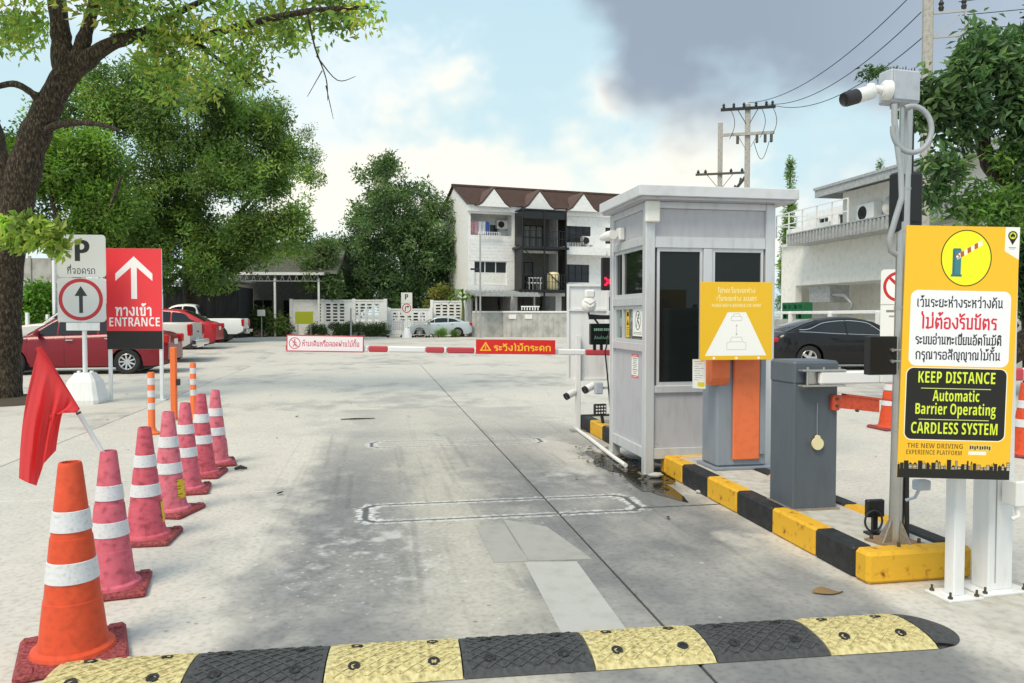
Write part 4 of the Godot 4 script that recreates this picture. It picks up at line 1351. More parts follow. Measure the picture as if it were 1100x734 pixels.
func build_poles_and_wires() -> void:
	var tops := []
	for s in [[801.0, 40.0, 12.35, "tall concrete utility pole with two crossarms and insulators", 1], [772.0, 44.0, 12.4, "shorter-looking concrete utility pole with one low crossarm behind the booth", 2], [991.0, 23.0, 13.4, "concrete utility pole rising behind the camera mast", 3]]:
		var p := dp(s[0], 360, s[1])
		var t := thing("utility_pole", s[3], "utility pole", Vector3(p.x, 0.0, p.z), -0.25)
		var b := MB.new()
		var h: float = s[2]
		b.box(Vector3(0, h / 2, 0), Vector3(0.27, h, 0.22), 0.03)
		part(t, "shaft", b, M.pole_concrete)
		if s[4] == 1:
			for a in [[h - 0.25, 1.35, -1.35, M.black_metal], [h - 1.55, 1.30, -1.25, M.pole_concrete]]:
				b = MB.new()
				b.box(Vector3((a[1] + a[2]) / 2, a[0], 0.17), Vector3(a[1] - a[2], 0.14, 0.12))
				b.bar(Vector3(-0.5, a[0] - 0.05, 0.16), Vector3(-0.1, a[0] - 0.75, 0.13), 0.04, 0.03)
				b.bar(Vector3(0.5, a[0] - 0.05, 0.16), Vector3(0.1, a[0] - 0.75, 0.13), 0.04, 0.03)
				part(t, "crossarm", b, a[3])
			for x in [-1.2, -0.7, -0.2, 0.4, 0.9, 1.2]:
				b = MB.new()
				b.lathe([Vector2(0, 0), Vector2(0.05, 0), Vector2(0.08, 0.06), Vector2(0.05, 0.1), Vector2(0.08, 0.15), Vector2(0.03, 0.24), Vector2(0, 0.24)], 10, Transform3D(Basis(), Vector3(x, h - 0.18, 0.17)))
				part(t, "insulator", b, M.trim_black)
			for x in [-0.5, 0.45, 0.85, 1.15]:
				b = MB.new()
				b.box(Vector3(x, h - 1.85, 0.25), Vector3(0.14, 0.42, 0.14), 0.03)
				part(t, "fuse", b, M.bolt_dark)
			b = MB.new()
			for x in [-0.9, 0.6, 1.15]:
				var pts := []
				for i in 9: pts.append(Vector3(x + 0.25 * sin(i / 8.0 * PI), h - 0.2 - 1.6 * i / 8.0, 0.3))
				b.tube(pts, [0.016], 5)
			var loop := []
			for i in 13: loop.append(Vector3(0.3 + 0.75 * i / 12.0, h - 2.0 - 0.9 * sin(PI * i / 12.0), 0.3))
			b.tube(loop, [0.016], 5)
			part(t, "jumper_wire", b, M.wire)
		elif s[4] == 2:
			b = MB.new()
			b.box(Vector3(0, h - 2.9, 0.17), Vector3(2.7, 0.12, 0.1))
			b.bar(Vector3(-0.7, h - 2.95, 0.16), Vector3(-0.1, h - 3.7, 0.13), 0.04, 0.03)
			b.bar(Vector3(0.7, h - 2.95, 0.16), Vector3(0.1, h - 3.7, 0.13), 0.04, 0.03)
			part(t, "crossarm", b, M.bolt_dark)
			for x in [-1.2, -0.8, 0.6, 1.2]:
				b = MB.new()
				b.lathe([Vector2(0, 0), Vector2(0.06, 0), Vector2(0.09, 0.08), Vector2(0.03, 0.2), Vector2(0, 0.2)], 8, Transform3D(Basis(), Vector3(x, h - 2.84, 0.17)))
				part(t, "insulator", b, M.trim_black)
		else:
			b = MB.new()
			for y in [h - 3.05, h - 3.75]: b.box(Vector3(0.55, y, 0.0), Vector3(1.0, 0.07, 0.07))
			b.box(Vector3(1.0, h - 3.4, 0), Vector3(0.06, 0.7, 0.06)); b.bar(Vector3(0.15, h - 3.72, 0.0), Vector3(0.98, h - 3.1, 0.0), 0.04, 0.04)
			part(t, "bracket", b, M.galvanised)
			for x in [0.35, 0.95]:
				b = MB.new()
				b.lathe([Vector2(0, 0), Vector2(0.06, 0), Vector2(0.08, 0.1), Vector2(0.05, 0.16), Vector2(0.08, 0.22), Vector2(0.02, 0.34), Vector2(0, 0.34)], 10, Transform3D(Basis(), Vector3(x, h - 3.01, 0)))
				part(t, "insulator", b, M.trim_black)
		tops.append(t.position + Vector3(0, h, 0))
	# link with switches between the two far poles
	var b2 := MB.new()
	var la: Vector3 = tops[1] - Vector3(0, 4.9, 0)
	var lb: Vector3 = tops[0] - Vector3(0, 3.6, 0)
	b2.bar(la + (lb - la).normalized() * 0.2, lb - (lb - la).normalized() * 0.2, 0.12, 0.1)
	for k in 4:
		var p: Vector3 = la.lerp(lb, 0.15 + 0.2 * k)
		b2.tube([p, p + Vector3(0.05, 0.32, 0)], [0.07, 0.05], 8)
	solo("switch_beam", b2, M.bolt_dark, "slanting beam of switches linking the two far utility poles", "beam")
	# power lines
	var i := 0
	for s in [[Vector3(0.0, 0.05, 0.1), Vector3(-0.2, -2.2, 0)], [Vector3(0.9, 0.02, 0.0), Vector3(-0.2, -3.0, 0)], [Vector3(1.3, -0.05, 0.0), Vector3(-0.1, -3.7, 0.0)]]:
		var a: Vector3 = tops[0] + s[0]
		var c: Vector3 = tops[2] + s[1]
		var pts := []
		for k in 25:
			var f := k / 24.0
			pts.append(a.lerp(c, f) - Vector3(0, 0.8 * 4.0 * f * (1.0 - f), 0))
		var b := MB.new()
		b.tube(pts, [0.016], 5)
		solo("power_line", b, M.wire, ["topmost", "middle", "lowest"][i] + " power line from the far crossarm pole to the pole by the mast", "power line", Vector3.ZERO, 0.0, "power lines in the sky")
		i += 1
	for k in 3:
		var a: Vector3 = tops[2] + Vector3(0.9, -2.7 - 0.4 * k, 0.0)
		var c := a + Vector3(24, 4.0 - k, 8.0)
		var pts := []
		for j in 17:
			var f := j / 16.0
			pts.append(a.lerp(c, f) - Vector3(0, 0.9 * 4.0 * f * (1.0 - f), 0))
		var b := MB.new()
		b.tube(pts, [0.013], 5)
		solo("power_line", b, M.wire, ["upper", "middle", "lower"][k] + " power line running on rightwards from the pole by the mast", "power line", Vector3.ZERO, 0.0, "power lines in the sky")


# ---------------------------------------------------------------- trees
func leaf_cluster(seed_: int, n: int, rad: float, length: float, width: float, droop := 0.3) -> ArrayMesh:
	var r := RandomNumberGenerator.new()
	r.seed = seed_
	var vs := PackedVector3Array()
	var ns := PackedVector3Array()
	for i in n:
		var p := Vector3(r.randfn(), r.randfn(), r.randfn()).normalized() * rad * pow(r.randf(), 0.5)
		var d := (p.normalized() * 0.6 + Vector3(r.randfn(), r.randfn() * 0.6 - droop, r.randfn()) * 0.7).normalized()
		var side := d.cross(Vector3(r.randfn(), r.randfn() + 1.2, r.randfn())).normalized()
		var up := side.cross(d).normalized()
		var l := length * r.randf_range(0.7, 1.25)
		var w := width * r.randf_range(0.75, 1.2)
		var tip := p + d * l - up * l * 0.12
		var a := p + d * l * 0.45 + side * w * 0.5 + up * w * 0.14
		var b := p + d * l * 0.45 - side * w * 0.5 + up * w * 0.14
		for q in [[p, a, tip], [p, tip, b]]:
			var nn: Vector3 = (q[0] - q[2]).cross(q[0] - q[1]).normalized()
			for k in 3:
				vs.append(q[k]); ns.append(nn)
	var ar := []
	ar.resize(Mesh.ARRAY_MAX)
	ar[Mesh.ARRAY_VERTEX] = vs
	ar[Mesh.ARRAY_NORMAL] = ns
	var m := ArrayMesh.new()
	m.add_surface_from_arrays(Mesh.PRIMITIVE_TRIANGLES, ar)
	return m


# blobs: [centre, radii, weight]; leaf clumps are strewn through them, thicker towards the outside, with gaps
func crown(parent: Node3D, blobs: Array, count: int, cluster: Mesh, tints: Array, seed_: int, gap := -0.12, size := Vector2(0.75, 1.3), freq := 0.45, called := "crown") -> void:
	var r := RandomNumberGenerator.new()
	r.seed = seed_
	var nz := FastNoiseLite.new()
	nz.seed = seed_; nz.frequency = freq; nz.fractal_octaves = 3
	var total := 0.0
	for b in blobs: total += b[2]
	var xs := []
	var cs := []
	var tries := 0
	while xs.size() < count and tries < count * 6:
		tries += 1
		var pick := r.randf() * total
		var bl: Array = blobs[0]
		for b in blobs:
			pick -= b[2]
			if pick <= 0.0:
				bl = b
				break
		var d := Vector3(r.randfn(), r.randfn(), r.randfn()).normalized()
		var p: Vector3 = bl[0] + d * bl[1] * pow(r.randf(), 0.42)
		if nz.get_noise_3dv(p) < gap: continue
		var bs := Basis(Vector3(r.randfn(), r.randfn(), r.randfn()).normalized(), r.randf() * TAU).scaled(Vector3.ONE * r.randf_range(size.x, size.y))
		xs.append(Transform3D(bs, p))
		var c: Color = tints[r.randi() % tints.size()]
		var k := 2.45 * (1.0 + r.randfn(0.0, 0.16)) * (1.0 + 0.9 * nz.get_noise_3dv(p * 1.7 + Vector3(50, 0, 0)))
		cs.append(Color(c.r * k * 1.5, c.g * k * 1.08, c.b * k * 1.25))
	var mm := MultiMesh.new()
	mm.transform_format = MultiMesh.TRANSFORM_3D
	mm.use_colors = true
	mm.mesh = cluster
	mm.instance_count = xs.size()
	for i in xs.size():
		mm.set_instance_transform(i, xs[i])
		mm.set_instance_color(i, cs[i])
	var o := MultiMeshInstance3D.new()
	o.name = called
	o.multimesh = mm
	o.material_override = M.leaf
	o.set_meta("kind", "stuff")
	parent.add_child(o, true)


func limb(b: MB, pts: Array, r0: float, r1: float, sides := 10, wob := 0.12) -> void:
	var fine := []
	var rs := []
	var seg := 5
	for i in pts.size() - 1:
		var p0: Vector3 = pts[maxi(i - 1, 0)]
		var p3: Vector3 = pts[mini(i + 2, pts.size() - 1)]
		for k in seg:
			fine.append(pts[i].cubic_interpolate(pts[i + 1], p0, p3, k / float(seg)))
	fine.append(pts[-1])
	for i in fine.size():
		var f := i / float(fine.size() - 1)
		var r := lerpf(r0, r1, f)
		rs.append(r * (1.0 + rng.randf_range(-wob, wob)))
	b.tube(fine, rs, sides)


func blob(px: float, py: float, d: float, rpx: float, o: Vector3, flat := 0.85, wgt := 1.0, dz := 0.0) -> Array:
	var r := rpx * d / FOCAL
	return [dp(px, py, d + dz) - o, Vector3(r, r * flat, r * 0.9), wgt * rpx * rpx]


func build_trees() -> void:
	var small := leaf_cluster(1, 26, 0.42, 0.20, 0.085)
	var mid := leaf_cluster(2, 24, 0.5, 0.26, 0.11)
	var broad := leaf_cluster(3, 11, 0.27, 0.17, 0.06, 0.9)
	var glossy := leaf_cluster(4, 13, 0.22, 0.15, 0.062, 0.5)
	# ---- the big street tree at the left edge
	var base := gp(-1, 431)
	var t := thing("street_tree", "big rough-barked tree with thin yellow-green leaves beside the parking sign", "tree", base)
	var b := MB.new()
	var D := 13.0
	var L := func(px: float, py: float, d := 13.0) -> Vector3: return dp(px, py, d) - base
	limb(b, [Vector3(0, -0.05, 0), L.call(0, 400), L.call(2, 340), L.call(6, 270), L.call(20, 205)], 0.33, 0.26, 18, 0.07)
	limb(b, [L.call(16, 225), L.call(32, 160), L.call(51, 115), L.call(74, 74)], 0.265, 0.20, 16, 0.08)
	limb(b, [L.call(8, 260), L.call(2, 200), L.call(-14, 130, 13.4), L.call(-40, 40, 14.0)], 0.26, 0.14, 12)
	limb(b, [L.call(70, 84), L.call(66, 45), L.call(62, 10), L.call(52, -70, 13.5)], 0.19, 0.11, 12)
	limb(b, [L.call(78, 78), L.call(90, 42), L.call(100, 8), L.call(120, -60, 12.5)], 0.14, 0.08, 10)
	limb(b, [L.call(76, 80), L.call(94, 64), L.call(118, 48), L.call(153, 37), L.call(206, 42), L.call(250, 30, 12.5), L.call(330, 12, 12.0), L.call(395, 8, 11.8)], 0.16, 0.025, 10)
	limb(b, [L.call(150, 37), L.call(190, 14), L.call(250, -14, 12.4)], 0.09, 0.03, 8)
	limb(b, [L.call(206, 42), L.call(232, 62, 12.8), L.call(270, 92, 12.6)], 0.05, 0.012, 6)
	limb(b, [L.call(330, 14, 12), L.call(338, 50, 12), L.call(350, 84, 12), L.call(352, 108, 12)], 0.02, 0.005, 5)
	limb(b, [L.call(340, 60, 12), L.call(362, 86, 12), L.call(382, 82, 12)], 0.012, 0.004, 5)
	limb(b, [L.call(346, 76, 12), L.call(330, 104, 12)], 0.010, 0.004, 5)
	limb(b, [L.call(350, 92, 12), L.call(358, 128, 12)], 0.009, 0.004, 5)
	part(t, "trunk", b, M.bark)
	b = MB.new()
	limb(b, [L.call(40, 146), L.call(62, 134, 12.8), L.call(90, 132, 12.6), L.call(110, 134, 12.5), L.call(127, 140, 12.4)], 0.065, 0.03, 10, 0.25)
	part(t, "pruned_limb", b, M.bark)
	b = MB.new()
	limb(b, [L.call(52, 116), L.call(34, 100, 12.8), L.call(14, 90, 12.8), L.call(-12, 96, 12.8)], 0.07, 0.05, 10, 0.2)
	part(t, "pruned_limb", b, M.bark)
	var yg := [Color(0.082, 0.165, 0.028), Color(0.062, 0.14, 0.028), Color(0.105, 0.178, 0.03), Color(0.046, 0.11, 0.024), Color(0.140, 0.188, 0.034)]
	var bl := []
	for s in [[200, 60, 42], [238, 92, 34], [262, 66, 32], [286, 30, 38], [232, 22, 46], [170, 26, 36], [324, 16, 34], [366, 10, 28], [392, 14, 18], [130, 12, 30], [185, 92, 26], [274, 108, 18], [160, 70, 22], [100, 4, 22], [26, 20, 30], [8, 40, 22]]:
		bl.append(blob(s[0], s[1], 12.6, s[2], base, 0.8, 1.0, (int(s[0]) % 7 - 3) * 0.25))
	crown(t, bl, 500, broad, yg, 101, -0.06, Vector2(0.65, 1.15), 0.9)
	bl = []
	for s in [[40, -60, 90], [180, -70, 100], [300, -60, 80], [-80, -20, 110], [-60, -140, 120], [100, -170, 130], [260, -180, 110]]:
		bl.append(blob(s[0], s[1], 13.0, s[2], base, 0.8, 1.0, (int(s[0]) % 5 - 2) * 0.5))
	crown(t, bl, 560, broad, yg, 102, -0.05, Vector2(0.7, 1.2), 0.9)
	var lime := [Color(0.105, 0.20, 0.03), Color(0.135, 0.228, 0.04), Color(0.082, 0.172, 0.025)]
	bl = []
	for s in [[14, 258, 15], [40, 250, 17], [60, 262, 12], [30, 240, 12], [4, 246, 14], [52, 244, 9]]:
		bl.append(blob(s[0], s[1], 11.7, s[2], base, 0.55))
	crown(t, bl, 95, leaf_cluster(9, 9, 0.15, 0.17, 0.085, 0.9), lime, 103, -1.0, Vector2(0.7, 1.1), 0.9, "new_growth")
	b = MB.new()
	limb(b, [L.call(14, 262, 13.0), L.call(14, 250, 12.3), L.call(30, 248, 11.8), L.call(62, 262, 11.7)], 0.025, 0.006, 6)
	part(t, "sprig", b, M.bark)

	# ---- bright smaller tree between the street tree and the dense one
	base = gp(82, 376, 0.1)
	t = thing("bright_tree", "bright green bushy tree close behind the street tree's trunk", "tree", base)
	b = MB.new()
	var P := func(px: float, py: float, d: float) -> Vector3: return dp(px, py, d) - base
	limb(b, [Vector3.ZERO, P.call(82, 320, 29), P.call(88, 250, 29), P.call(92, 190, 29)], 0.24, 0.12, 10)
	limb(b, [P.call(86, 280, 29), P.call(60, 230, 28.5), P.call(50, 190, 28.5)], 0.12, 0.05, 8)
	limb(b, [P.call(88, 260, 29), P.call(118, 220, 28.5), P.call(130, 190, 28.5)], 0.12, 0.05, 8)
	part(t, "trunk", b, M.bark)
	bl = []
	for s in [[88, 190, 44], [60, 215, 36], [112, 225, 32], [70, 165, 32], [40, 180, 34], [100, 160, 26], [20, 230, 40], [85, 250, 30], [15, 160, 44], [-30, 190, 60]]:
		bl.append(blob(s[0], s[1], 29.0, s[2], base))
	crown(t, bl, 1500, small, [Color(0.042, 0.11, 0.016), Color(0.055, 0.13, 0.018), Color(0.032, 0.085, 0.014), Color(0.07, 0.145, 0.02)], 111, -0.10, Vector2(0.7, 1.15))

	# ---- the dense dark tree
	base = dp(205, 369, 39.5); base.y = 0.2
	t = thing("dense_tree", "very large dense dark green tree spreading over the parked cars", "tree", base)
	b = MB.new()
	P = func(px: float, py: float, d: float) -> Vector3: return dp(px, py, d) - base
	limb(b, [Vector3.ZERO, P.call(206, 330, 39.5), P.call(204, 290, 39.5), P.call(206, 240, 39.5)], 0.5, 0.3, 12)
	for q in [[130, 220], [160, 140], [235, 120], [290, 190], [310, 240], [260, 230], [110, 260], [200, 110]]:
		limb(b, [P.call(205, 285, 39.5), P.call((205 + q[0]) / 2.0, q[1] + 50, 39.5 + (q[0] % 3 - 1) * 1.2), P.call(q[0], q[1], 39.5 + (q[0] % 3 - 1) * 2.4)], 0.2, 0.04, 8)
	part(t, "trunk", b, M.bark)
	bl = []
	for s in [[200, 140, 62], [140, 130, 52], [262, 160, 52], [230, 220, 62], [155, 215, 58], [300, 205, 36], [105, 190, 46], [312, 165, 24], [190, 92, 34], [240, 105, 34], [250, 268, 44], [130, 262, 48], [190, 270, 44], [300, 250, 34], [325, 190, 16], [110, 100, 34], [150, 90, 28], [282, 128, 30], [318, 262, 18], [90, 260, 30], [215, 245, 40], [250, 215, 40], [275, 240, 36], [180, 240, 40], [165, 285, 34], [225, 285, 30], [300, 228, 28], [286, 206, 32], [268, 190, 34], [322, 215, 14], [60, 130, 30]]:
		bl.append(blob(s[0], s[1], 38.5, s[2], base, 0.85, 1.0, (int(s[0]) % 5 - 2) * 0.9))
	crown(t, bl, 5100, small, [Color(0.040, 0.098, 0.022), Color(0.052, 0.118, 0.025), Color(0.066, 0.135, 0.028), Color(0.030, 0.078, 0.020), Color(0.085, 0.155, 0.032)], 121, -0.05, Vector2(0.7, 1.25), 0.34)
	# twiggy edge
	bl = []
	for s in [[338, 168, 10], [345, 190, 9], [330, 140, 12], [335, 215, 10], [325, 240, 12], [300, 115, 12], [262, 90, 12], [170, 76, 12]]:
		bl.append(blob(s[0], s[1], 38.5, s[2], base, 0.9))
	crown(t, bl, 130, small, [Color(0.05, 0.11, 0.03), Color(0.07, 0.14, 0.035)], 122, -0.3, Vector2(0.4, 0.7), 0.4, "crown_edge")

	# ---- the middle tree with pale young shoots
	base = dp(446, 362, 52.5); base.y = 0.2
	t = thing("pale_shoot_tree", "round green tree with pale young shoots behind the small parking sign", "tree", base)
	b = MB.new()
	P = func(px: float, py: float, d: float) -> Vector3: return dp(px, py, d) - base
	limb(b, [Vector3.ZERO, P.call(444, 330, 52.5), P.call(436, 290, 52.5), P.call(426, 240, 52.5), P.call(412, 190, 52.5)], 0.3, 0.08, 10)
	for q in [[480, 250], [470, 220], [385, 250], [372, 290], [400, 215], [440, 215], [490, 285]]:
		limb(b, [P.call(441, 312, 52.5), P.call((440 + q[0]) / 2.0, q[1] + 36, 52.5), P.call(q[0], q[1], 52.5 + (q[0] % 3 - 1) * 1.5)], 0.14, 0.03, 7)
	part(t, "trunk", b, M.bark)
	bl = []
	for s in [[430, 232, 34], [465, 240, 30], [400, 258, 32], [440, 275, 38], [480, 272, 26], [378, 285, 28], [408, 208, 20], [398, 186, 15], [425, 190, 14], [462, 305, 30], [410, 305, 32], [375, 315, 24], [490, 250, 16], [432, 320, 26], [480, 320, 18], [445, 210, 18], [360, 270, 12], [352, 300, 18], [500, 262, 13], [506, 285, 12], [496, 305, 14], [382, 232, 14], [348, 322, 16], [416, 176, 10]]:
		bl.append(blob(s[0], s[1], 51.8, s[2] * 1.14, base, 0.85, 1.0, (int(s[0]) % 5 - 2) * 0.6))
	crown(t, bl, 2900, mid, [Color(0.030, 0.075, 0.028), Color(0.045, 0.10, 0.034), Color(0.060, 0.12, 0.036), Color(0.022, 0.056, 0.024), Color(0.035, 0.085, 0.03)], 131, -0.06, Vector2(0.7, 1.15), 0.42)
	bl = []
	for s in [[440, 225, 26], [465, 235, 24], [420, 245, 26], [450, 255, 26], [400, 240, 18], [410, 200, 14], [478, 260, 14]]:
		bl.append(blob(s[0], s[1], 51.2, s[2], base, 0.9))
	crown(t, bl, 230, leaf_cluster(12, 16, 0.28, 0.22, 0.10), [Color(0.15, 0.22, 0.11), Color(0.12, 0.19, 0.08), Color(0.19, 0.25, 0.15)], 132, -0.2, Vector2(0.6, 1.0), 0.5, "young_shoots")
	# pale scrub between the two big trees, and a bank of shrubs under them
	shrub("pale_shrub", "thin pale shrub rising beside the old house roof", [[345, 285, 20], [335, 300, 16], [355, 305, 16], [350, 265, 12]], 47.2, 0.2, 320, mid, [Color(0.04, 0.085, 0.03), Color(0.055, 0.105, 0.035)], 141, 352)
	shrub("carport_bush", "dark potted bushes filling the shade of the carport", [[262, 345, 14], [300, 350, 12], [285, 342, 10]], 46.6, 0.2, 160, mid, [Color(0.03, 0.07, 0.02), Color(0.05, 0.09, 0.02)], 142, 275)
	shrub("wall_hedge", "clipped dark hedge in front of the white pierced-block wall", [[335, 355, 8], [348, 355, 8], [361, 355, 8], [374, 355, 8], [387, 355, 8], [400, 355, 8], [412, 355, 8]], 46.4, 0.2, 620, leaf_cluster(14, 20, 0.2, 0.13, 0.06), [Color(0.018, 0.045, 0.016), Color(0.028, 0.060, 0.02)], 143, 375)
	shrub("yellow_leaf_shrub", "yellow-leaved shrub under the pale-shoot tree", [[474, 318, 10], [482, 328, 8], [466, 330, 8]], 48.9, 0.2, 130, mid, [Color(0.06, 0.10, 0.02), Color(0.045, 0.085, 0.02), Color(0.08, 0.10, 0.025)], 144, 474)
	shrub("round_bush", "round green bush at the foot of the grey wall", [[44, 322, 16], [52, 335, 14], [36, 338, 14]], 27.0, 0.1, 260, small, [Color(0.04, 0.12, 0.015), Color(0.06, 0.16, 0.02)], 145, 46)
	shrub("verge_plants", "low verge plants in front of the pale blue sedan", [[463, 358, 4], [476, 358, 4], [488, 359, 4], [470, 359, 3]], 44.9, 0.2, 110, leaf_cluster(15, 12, 0.12, 0.16, 0.04, -0.6), [Color(0.04, 0.10, 0.02), Color(0.06, 0.13, 0.03)], 146, 474)
	# banana plant by the first townhouse
	var q0 := dp(497, 361, 46.6)
	t = thing("banana_plant", "banana plant with big arching leaves beside the first townhouse", "plant", Vector3(q0.x, 0.2, q0.z))
	b = MB.new()
	b.tube([Vector3.ZERO, Vector3(0.03, 1.6, 0), Vector3(0.0, 2.2, 0)], [0.13, 0.09, 0.05], 9)
	part(t, "stem", b, mat("banana_stem", lin(0.13, 0.17, 0.06), 0.7))
	var bm := mat("banana_leaf", lin(0.09, 0.20, 0.03), 0.45)
	bm.backlight_enabled = true
	bm.backlight = lin(0.06, 0.12, 0.02)
	for k in 8:
		b = MB.new()
		var az := TAU * k / 8.0 + 0.3
		var prev := []
		for i in 7:
			var f := i / 6.0
			var p := Vector3(cos(az) * f * 0.95, 2.1 + 1.1 * f - 1.3 * f * f + 0.25 * (k % 3), sin(az) * f * 0.95)
			var sd := Vector3(-sin(az), 0, cos(az)) * 0.20 * sin(PI * clampf(f * 0.9 + 0.08, 0, 1))
			var cur := [p - sd + Vector3(0, 0.05, 0), p, p + sd + Vector3(0, 0.05, 0)]
			if prev:
				b.quad(prev[0], prev[1], cur[1], cur[0]); b.quad(prev[1], prev[2], cur[2], cur[1])
			prev = cur
		part(t, "leaf", b, bm)

	# ---- the tree behind the big yellow sign
	base = W(9.6, 12.0)
	t = thing("glossy_tree", "dark glossy-leaved tree with a crooked trunk behind the big yellow sign", "tree", base)
	b = MB.new()
	P = func(px: float, py: float, d: float) -> Vector3: return dp(px, py, d) - base
	limb(b, [Vector3(0, -0.05, 0), P.call(1150, 330, 13.3), P.call(1128, 250, 13.0), P.call(1092, 205, 12.8), P.call(1066, 180, 12.6), P.call(1056, 150, 12.5), P.call(1062, 118, 12.5), P.call(1050, 80, 12.5)], 0.22, 0.06, 12)
	limb(b, [P.call(1060, 165, 12.5), P.call(1040, 130, 12.4), P.call(1015, 100, 12.4), P.call(985, 88, 12.3), P.call(940, 80, 12.2)], 0.07, 0.01, 8)
	limb(b, [P.call(1080, 196, 12.7), P.call(1074, 168, 12.6), P.call(1086, 140, 12.5)], 0.06, 0.03, 8)
	limb(b, [P.call(1092, 205, 12.7), P.call(1060, 215, 12.4), P.call(1030, 225, 12.2)], 0.05, 0.015, 8)
	limb(b, [P.call(1062, 118, 12.5), P.call(1085, 90, 12.6), P.call(1105, 60, 12.6)], 0.06, 0.02, 8)
	part(t, "trunk", b, M.bark)
	var dk := [Color(0.022, 0.062, 0.022), Color(0.034, 0.088, 0.030), Color(0.016, 0.046, 0.018), Color(0.050, 0.11, 0.036)]
	bl = []
	for s in [[1050, 60, 28], [1075, 80, 30], [1030, 85, 26], [1010, 115, 22], [1040, 115, 24], [1000, 150, 16], [1015, 175, 18], [1005, 205, 14], [1020, 225, 12], [1090, 110, 26], [1098, 60, 24], [1062, 36, 20], [1085, 40, 18], [1000, 92, 14], [1095, 150, 16], [1030, 150, 16], [985, 130, 8], [1015, 60, 10], [1120, 100, 40], [1140, 160, 45], [1130, 50, 40]]:
		bl.append(blob(s[0], s[1], 12.5, s[2], base, 0.9, 1.0, (int(s[0]) % 5 - 2) * 0.2))
	crown(t, bl, 820, glossy, dk, 151, -0.02, Vector2(0.7, 1.25), 1.0)
	bl = []
	for s in [[1040, 222, 12], [1062, 226, 14], [1085, 218, 14], [1098, 232, 14], [1060, 205, 10], [1095, 190, 10], [1075, 165, 8], [1028, 200, 9], [1088, 168, 10], [1050, 238, 12], [1085, 240, 12]]:
		bl.append(blob(s[0], s[1], 12.2, s[2], base, 0.7))
	crown(t, bl, 210, broad, [Color(0.045, 0.12, 0.022), Color(0.06, 0.14, 0.026), Color(0.034, 0.095, 0.022)], 152, -0.3, Vector2(0.6, 1.0), 1.0, "new_growth")
	bl = []
	for s in [[932, 79, 6], [943, 77, 6], [953, 80, 5], [962, 82, 5]]:
		bl.append(blob(s[0], s[1], 12.2, s[2], base, 0.5))
	crown(t, bl, 34, glossy, dk, 153, -1.0, Vector2(0.4, 0.6), 1.0, "twig_leaves")
	# distant greenery beyond the right-hand yard
	shrub("corner_bush", "leafy bush at the right edge below the glossy-leaved tree", [[1100, 275, 26], [1120, 320, 34], [1108, 245, 20], [1098, 300, 14]], 14.0, 0.0, 330, glossy, dk, 154, 1118)
	# conical conifers over the roofs
	for s in [[849, 172, 212, 46.0, 8, "slender conical conifer rising behind the booth roof"], [946, 172, 200, 60.0, 7, "small conifer tip over the service building, behind the mast"], [918, 186, 205, 60.0, 6, "smallest conifer tip over the service building roof"]]:
		var d: float = s[3]
		var top := dp(s[0], s[1], d)
		base = Vector3(top.x, 0.2, top.z)
		t = thing("conifer", s[5], "tree", base, 0.0, "conifers over the roofs")
		b = MB.new()
		b.tube([Vector3.ZERO, Vector3(0, top.y - 0.5, 0)], [0.16, 0.03], 8)
		part(t, "trunk", b, M.bark)
		bl = []
		var hh := top.y - 0.2
		for k in 22:
			var f := k / 21.0
			var w: float = s[4] * d / FOCAL * (1.0 - f) * 1.5 + 0.08
			bl.append([Vector3(0, hh * 0.18 + hh * 0.80 * f, 0), Vector3(w, hh * 0.05, w), w])
		crown(t, bl, 620, leaf_cluster(16, 16, 0.22, 0.24, 0.05, -0.4), [Color(0.05, 0.12, 0.02), Color(0.08, 0.17, 0.03), Color(0.03, 0.08, 0.015)], 160 + int(s[0]), -0.2, Vector2(0.7, 1.1), 0.8)


func shrub(called: String, label: String, blobs: Array, d: float, y0: float, count: int, cluster: Mesh, tints: Array, seed_: int, px: float) -> void:
	var base := dp(px, 360, d)
	base.y = y0
	var t := thing(called, label, "shrub", base)
	var b := MB.new()
	var bl := []
	for s in blobs:
		bl.append(blob(s[0], s[1], d, s[2], base))
		var c: Vector3 = bl[-1][0]
		b.tube([Vector3(c.x * 0.7, -0.02, c.z * 0.5), Vector3(c.x * 0.9, maxf(c.y * 0.6, 0.05), c.z * 0.7), c], [0.035, 0.025, 0.008], 6)
	part(t, "stem", b, M.bark)
	crown(t, bl, count, cluster, tints, seed_, -0.25, Vector2(0.6, 1.1), 0.6, "foliage")


# ---------------------------------------------------------------- vehicles
func curve_y(pts: Array, x: float) -> float:
	if x <= pts[0][0]: return pts[0][1]
	for i in pts.size() - 1:
		if x <= pts[i + 1][0]:
			var f: float = (x - pts[i][0]) / (pts[i + 1][0] - pts[i][0])
			var m0: float = (pts[i + 1][1] - pts[maxi(i - 1, 0)][1]) / maxf(pts[i + 1][0] - pts[maxi(i - 1, 0)][0], 0.01)
			var m1: float = (pts[mini(i + 2, pts.size() - 1)][1] - pts[i][1]) / maxf(pts[mini(i + 2, pts.size() - 1)][0] - pts[i][0], 0.01)
			var h: float = pts[i + 1][0] - pts[i][0]
			var f2 := f * f
			var f3 := f2 * f
			return (2 * f3 - 3 * f2 + 1) * pts[i][1] + (f3 - 2 * f2 + f) * h * m0 + (-2 * f3 + 3 * f2) * pts[i + 1][1] + (f3 - f2) * h * m1
	return pts[-1][1]


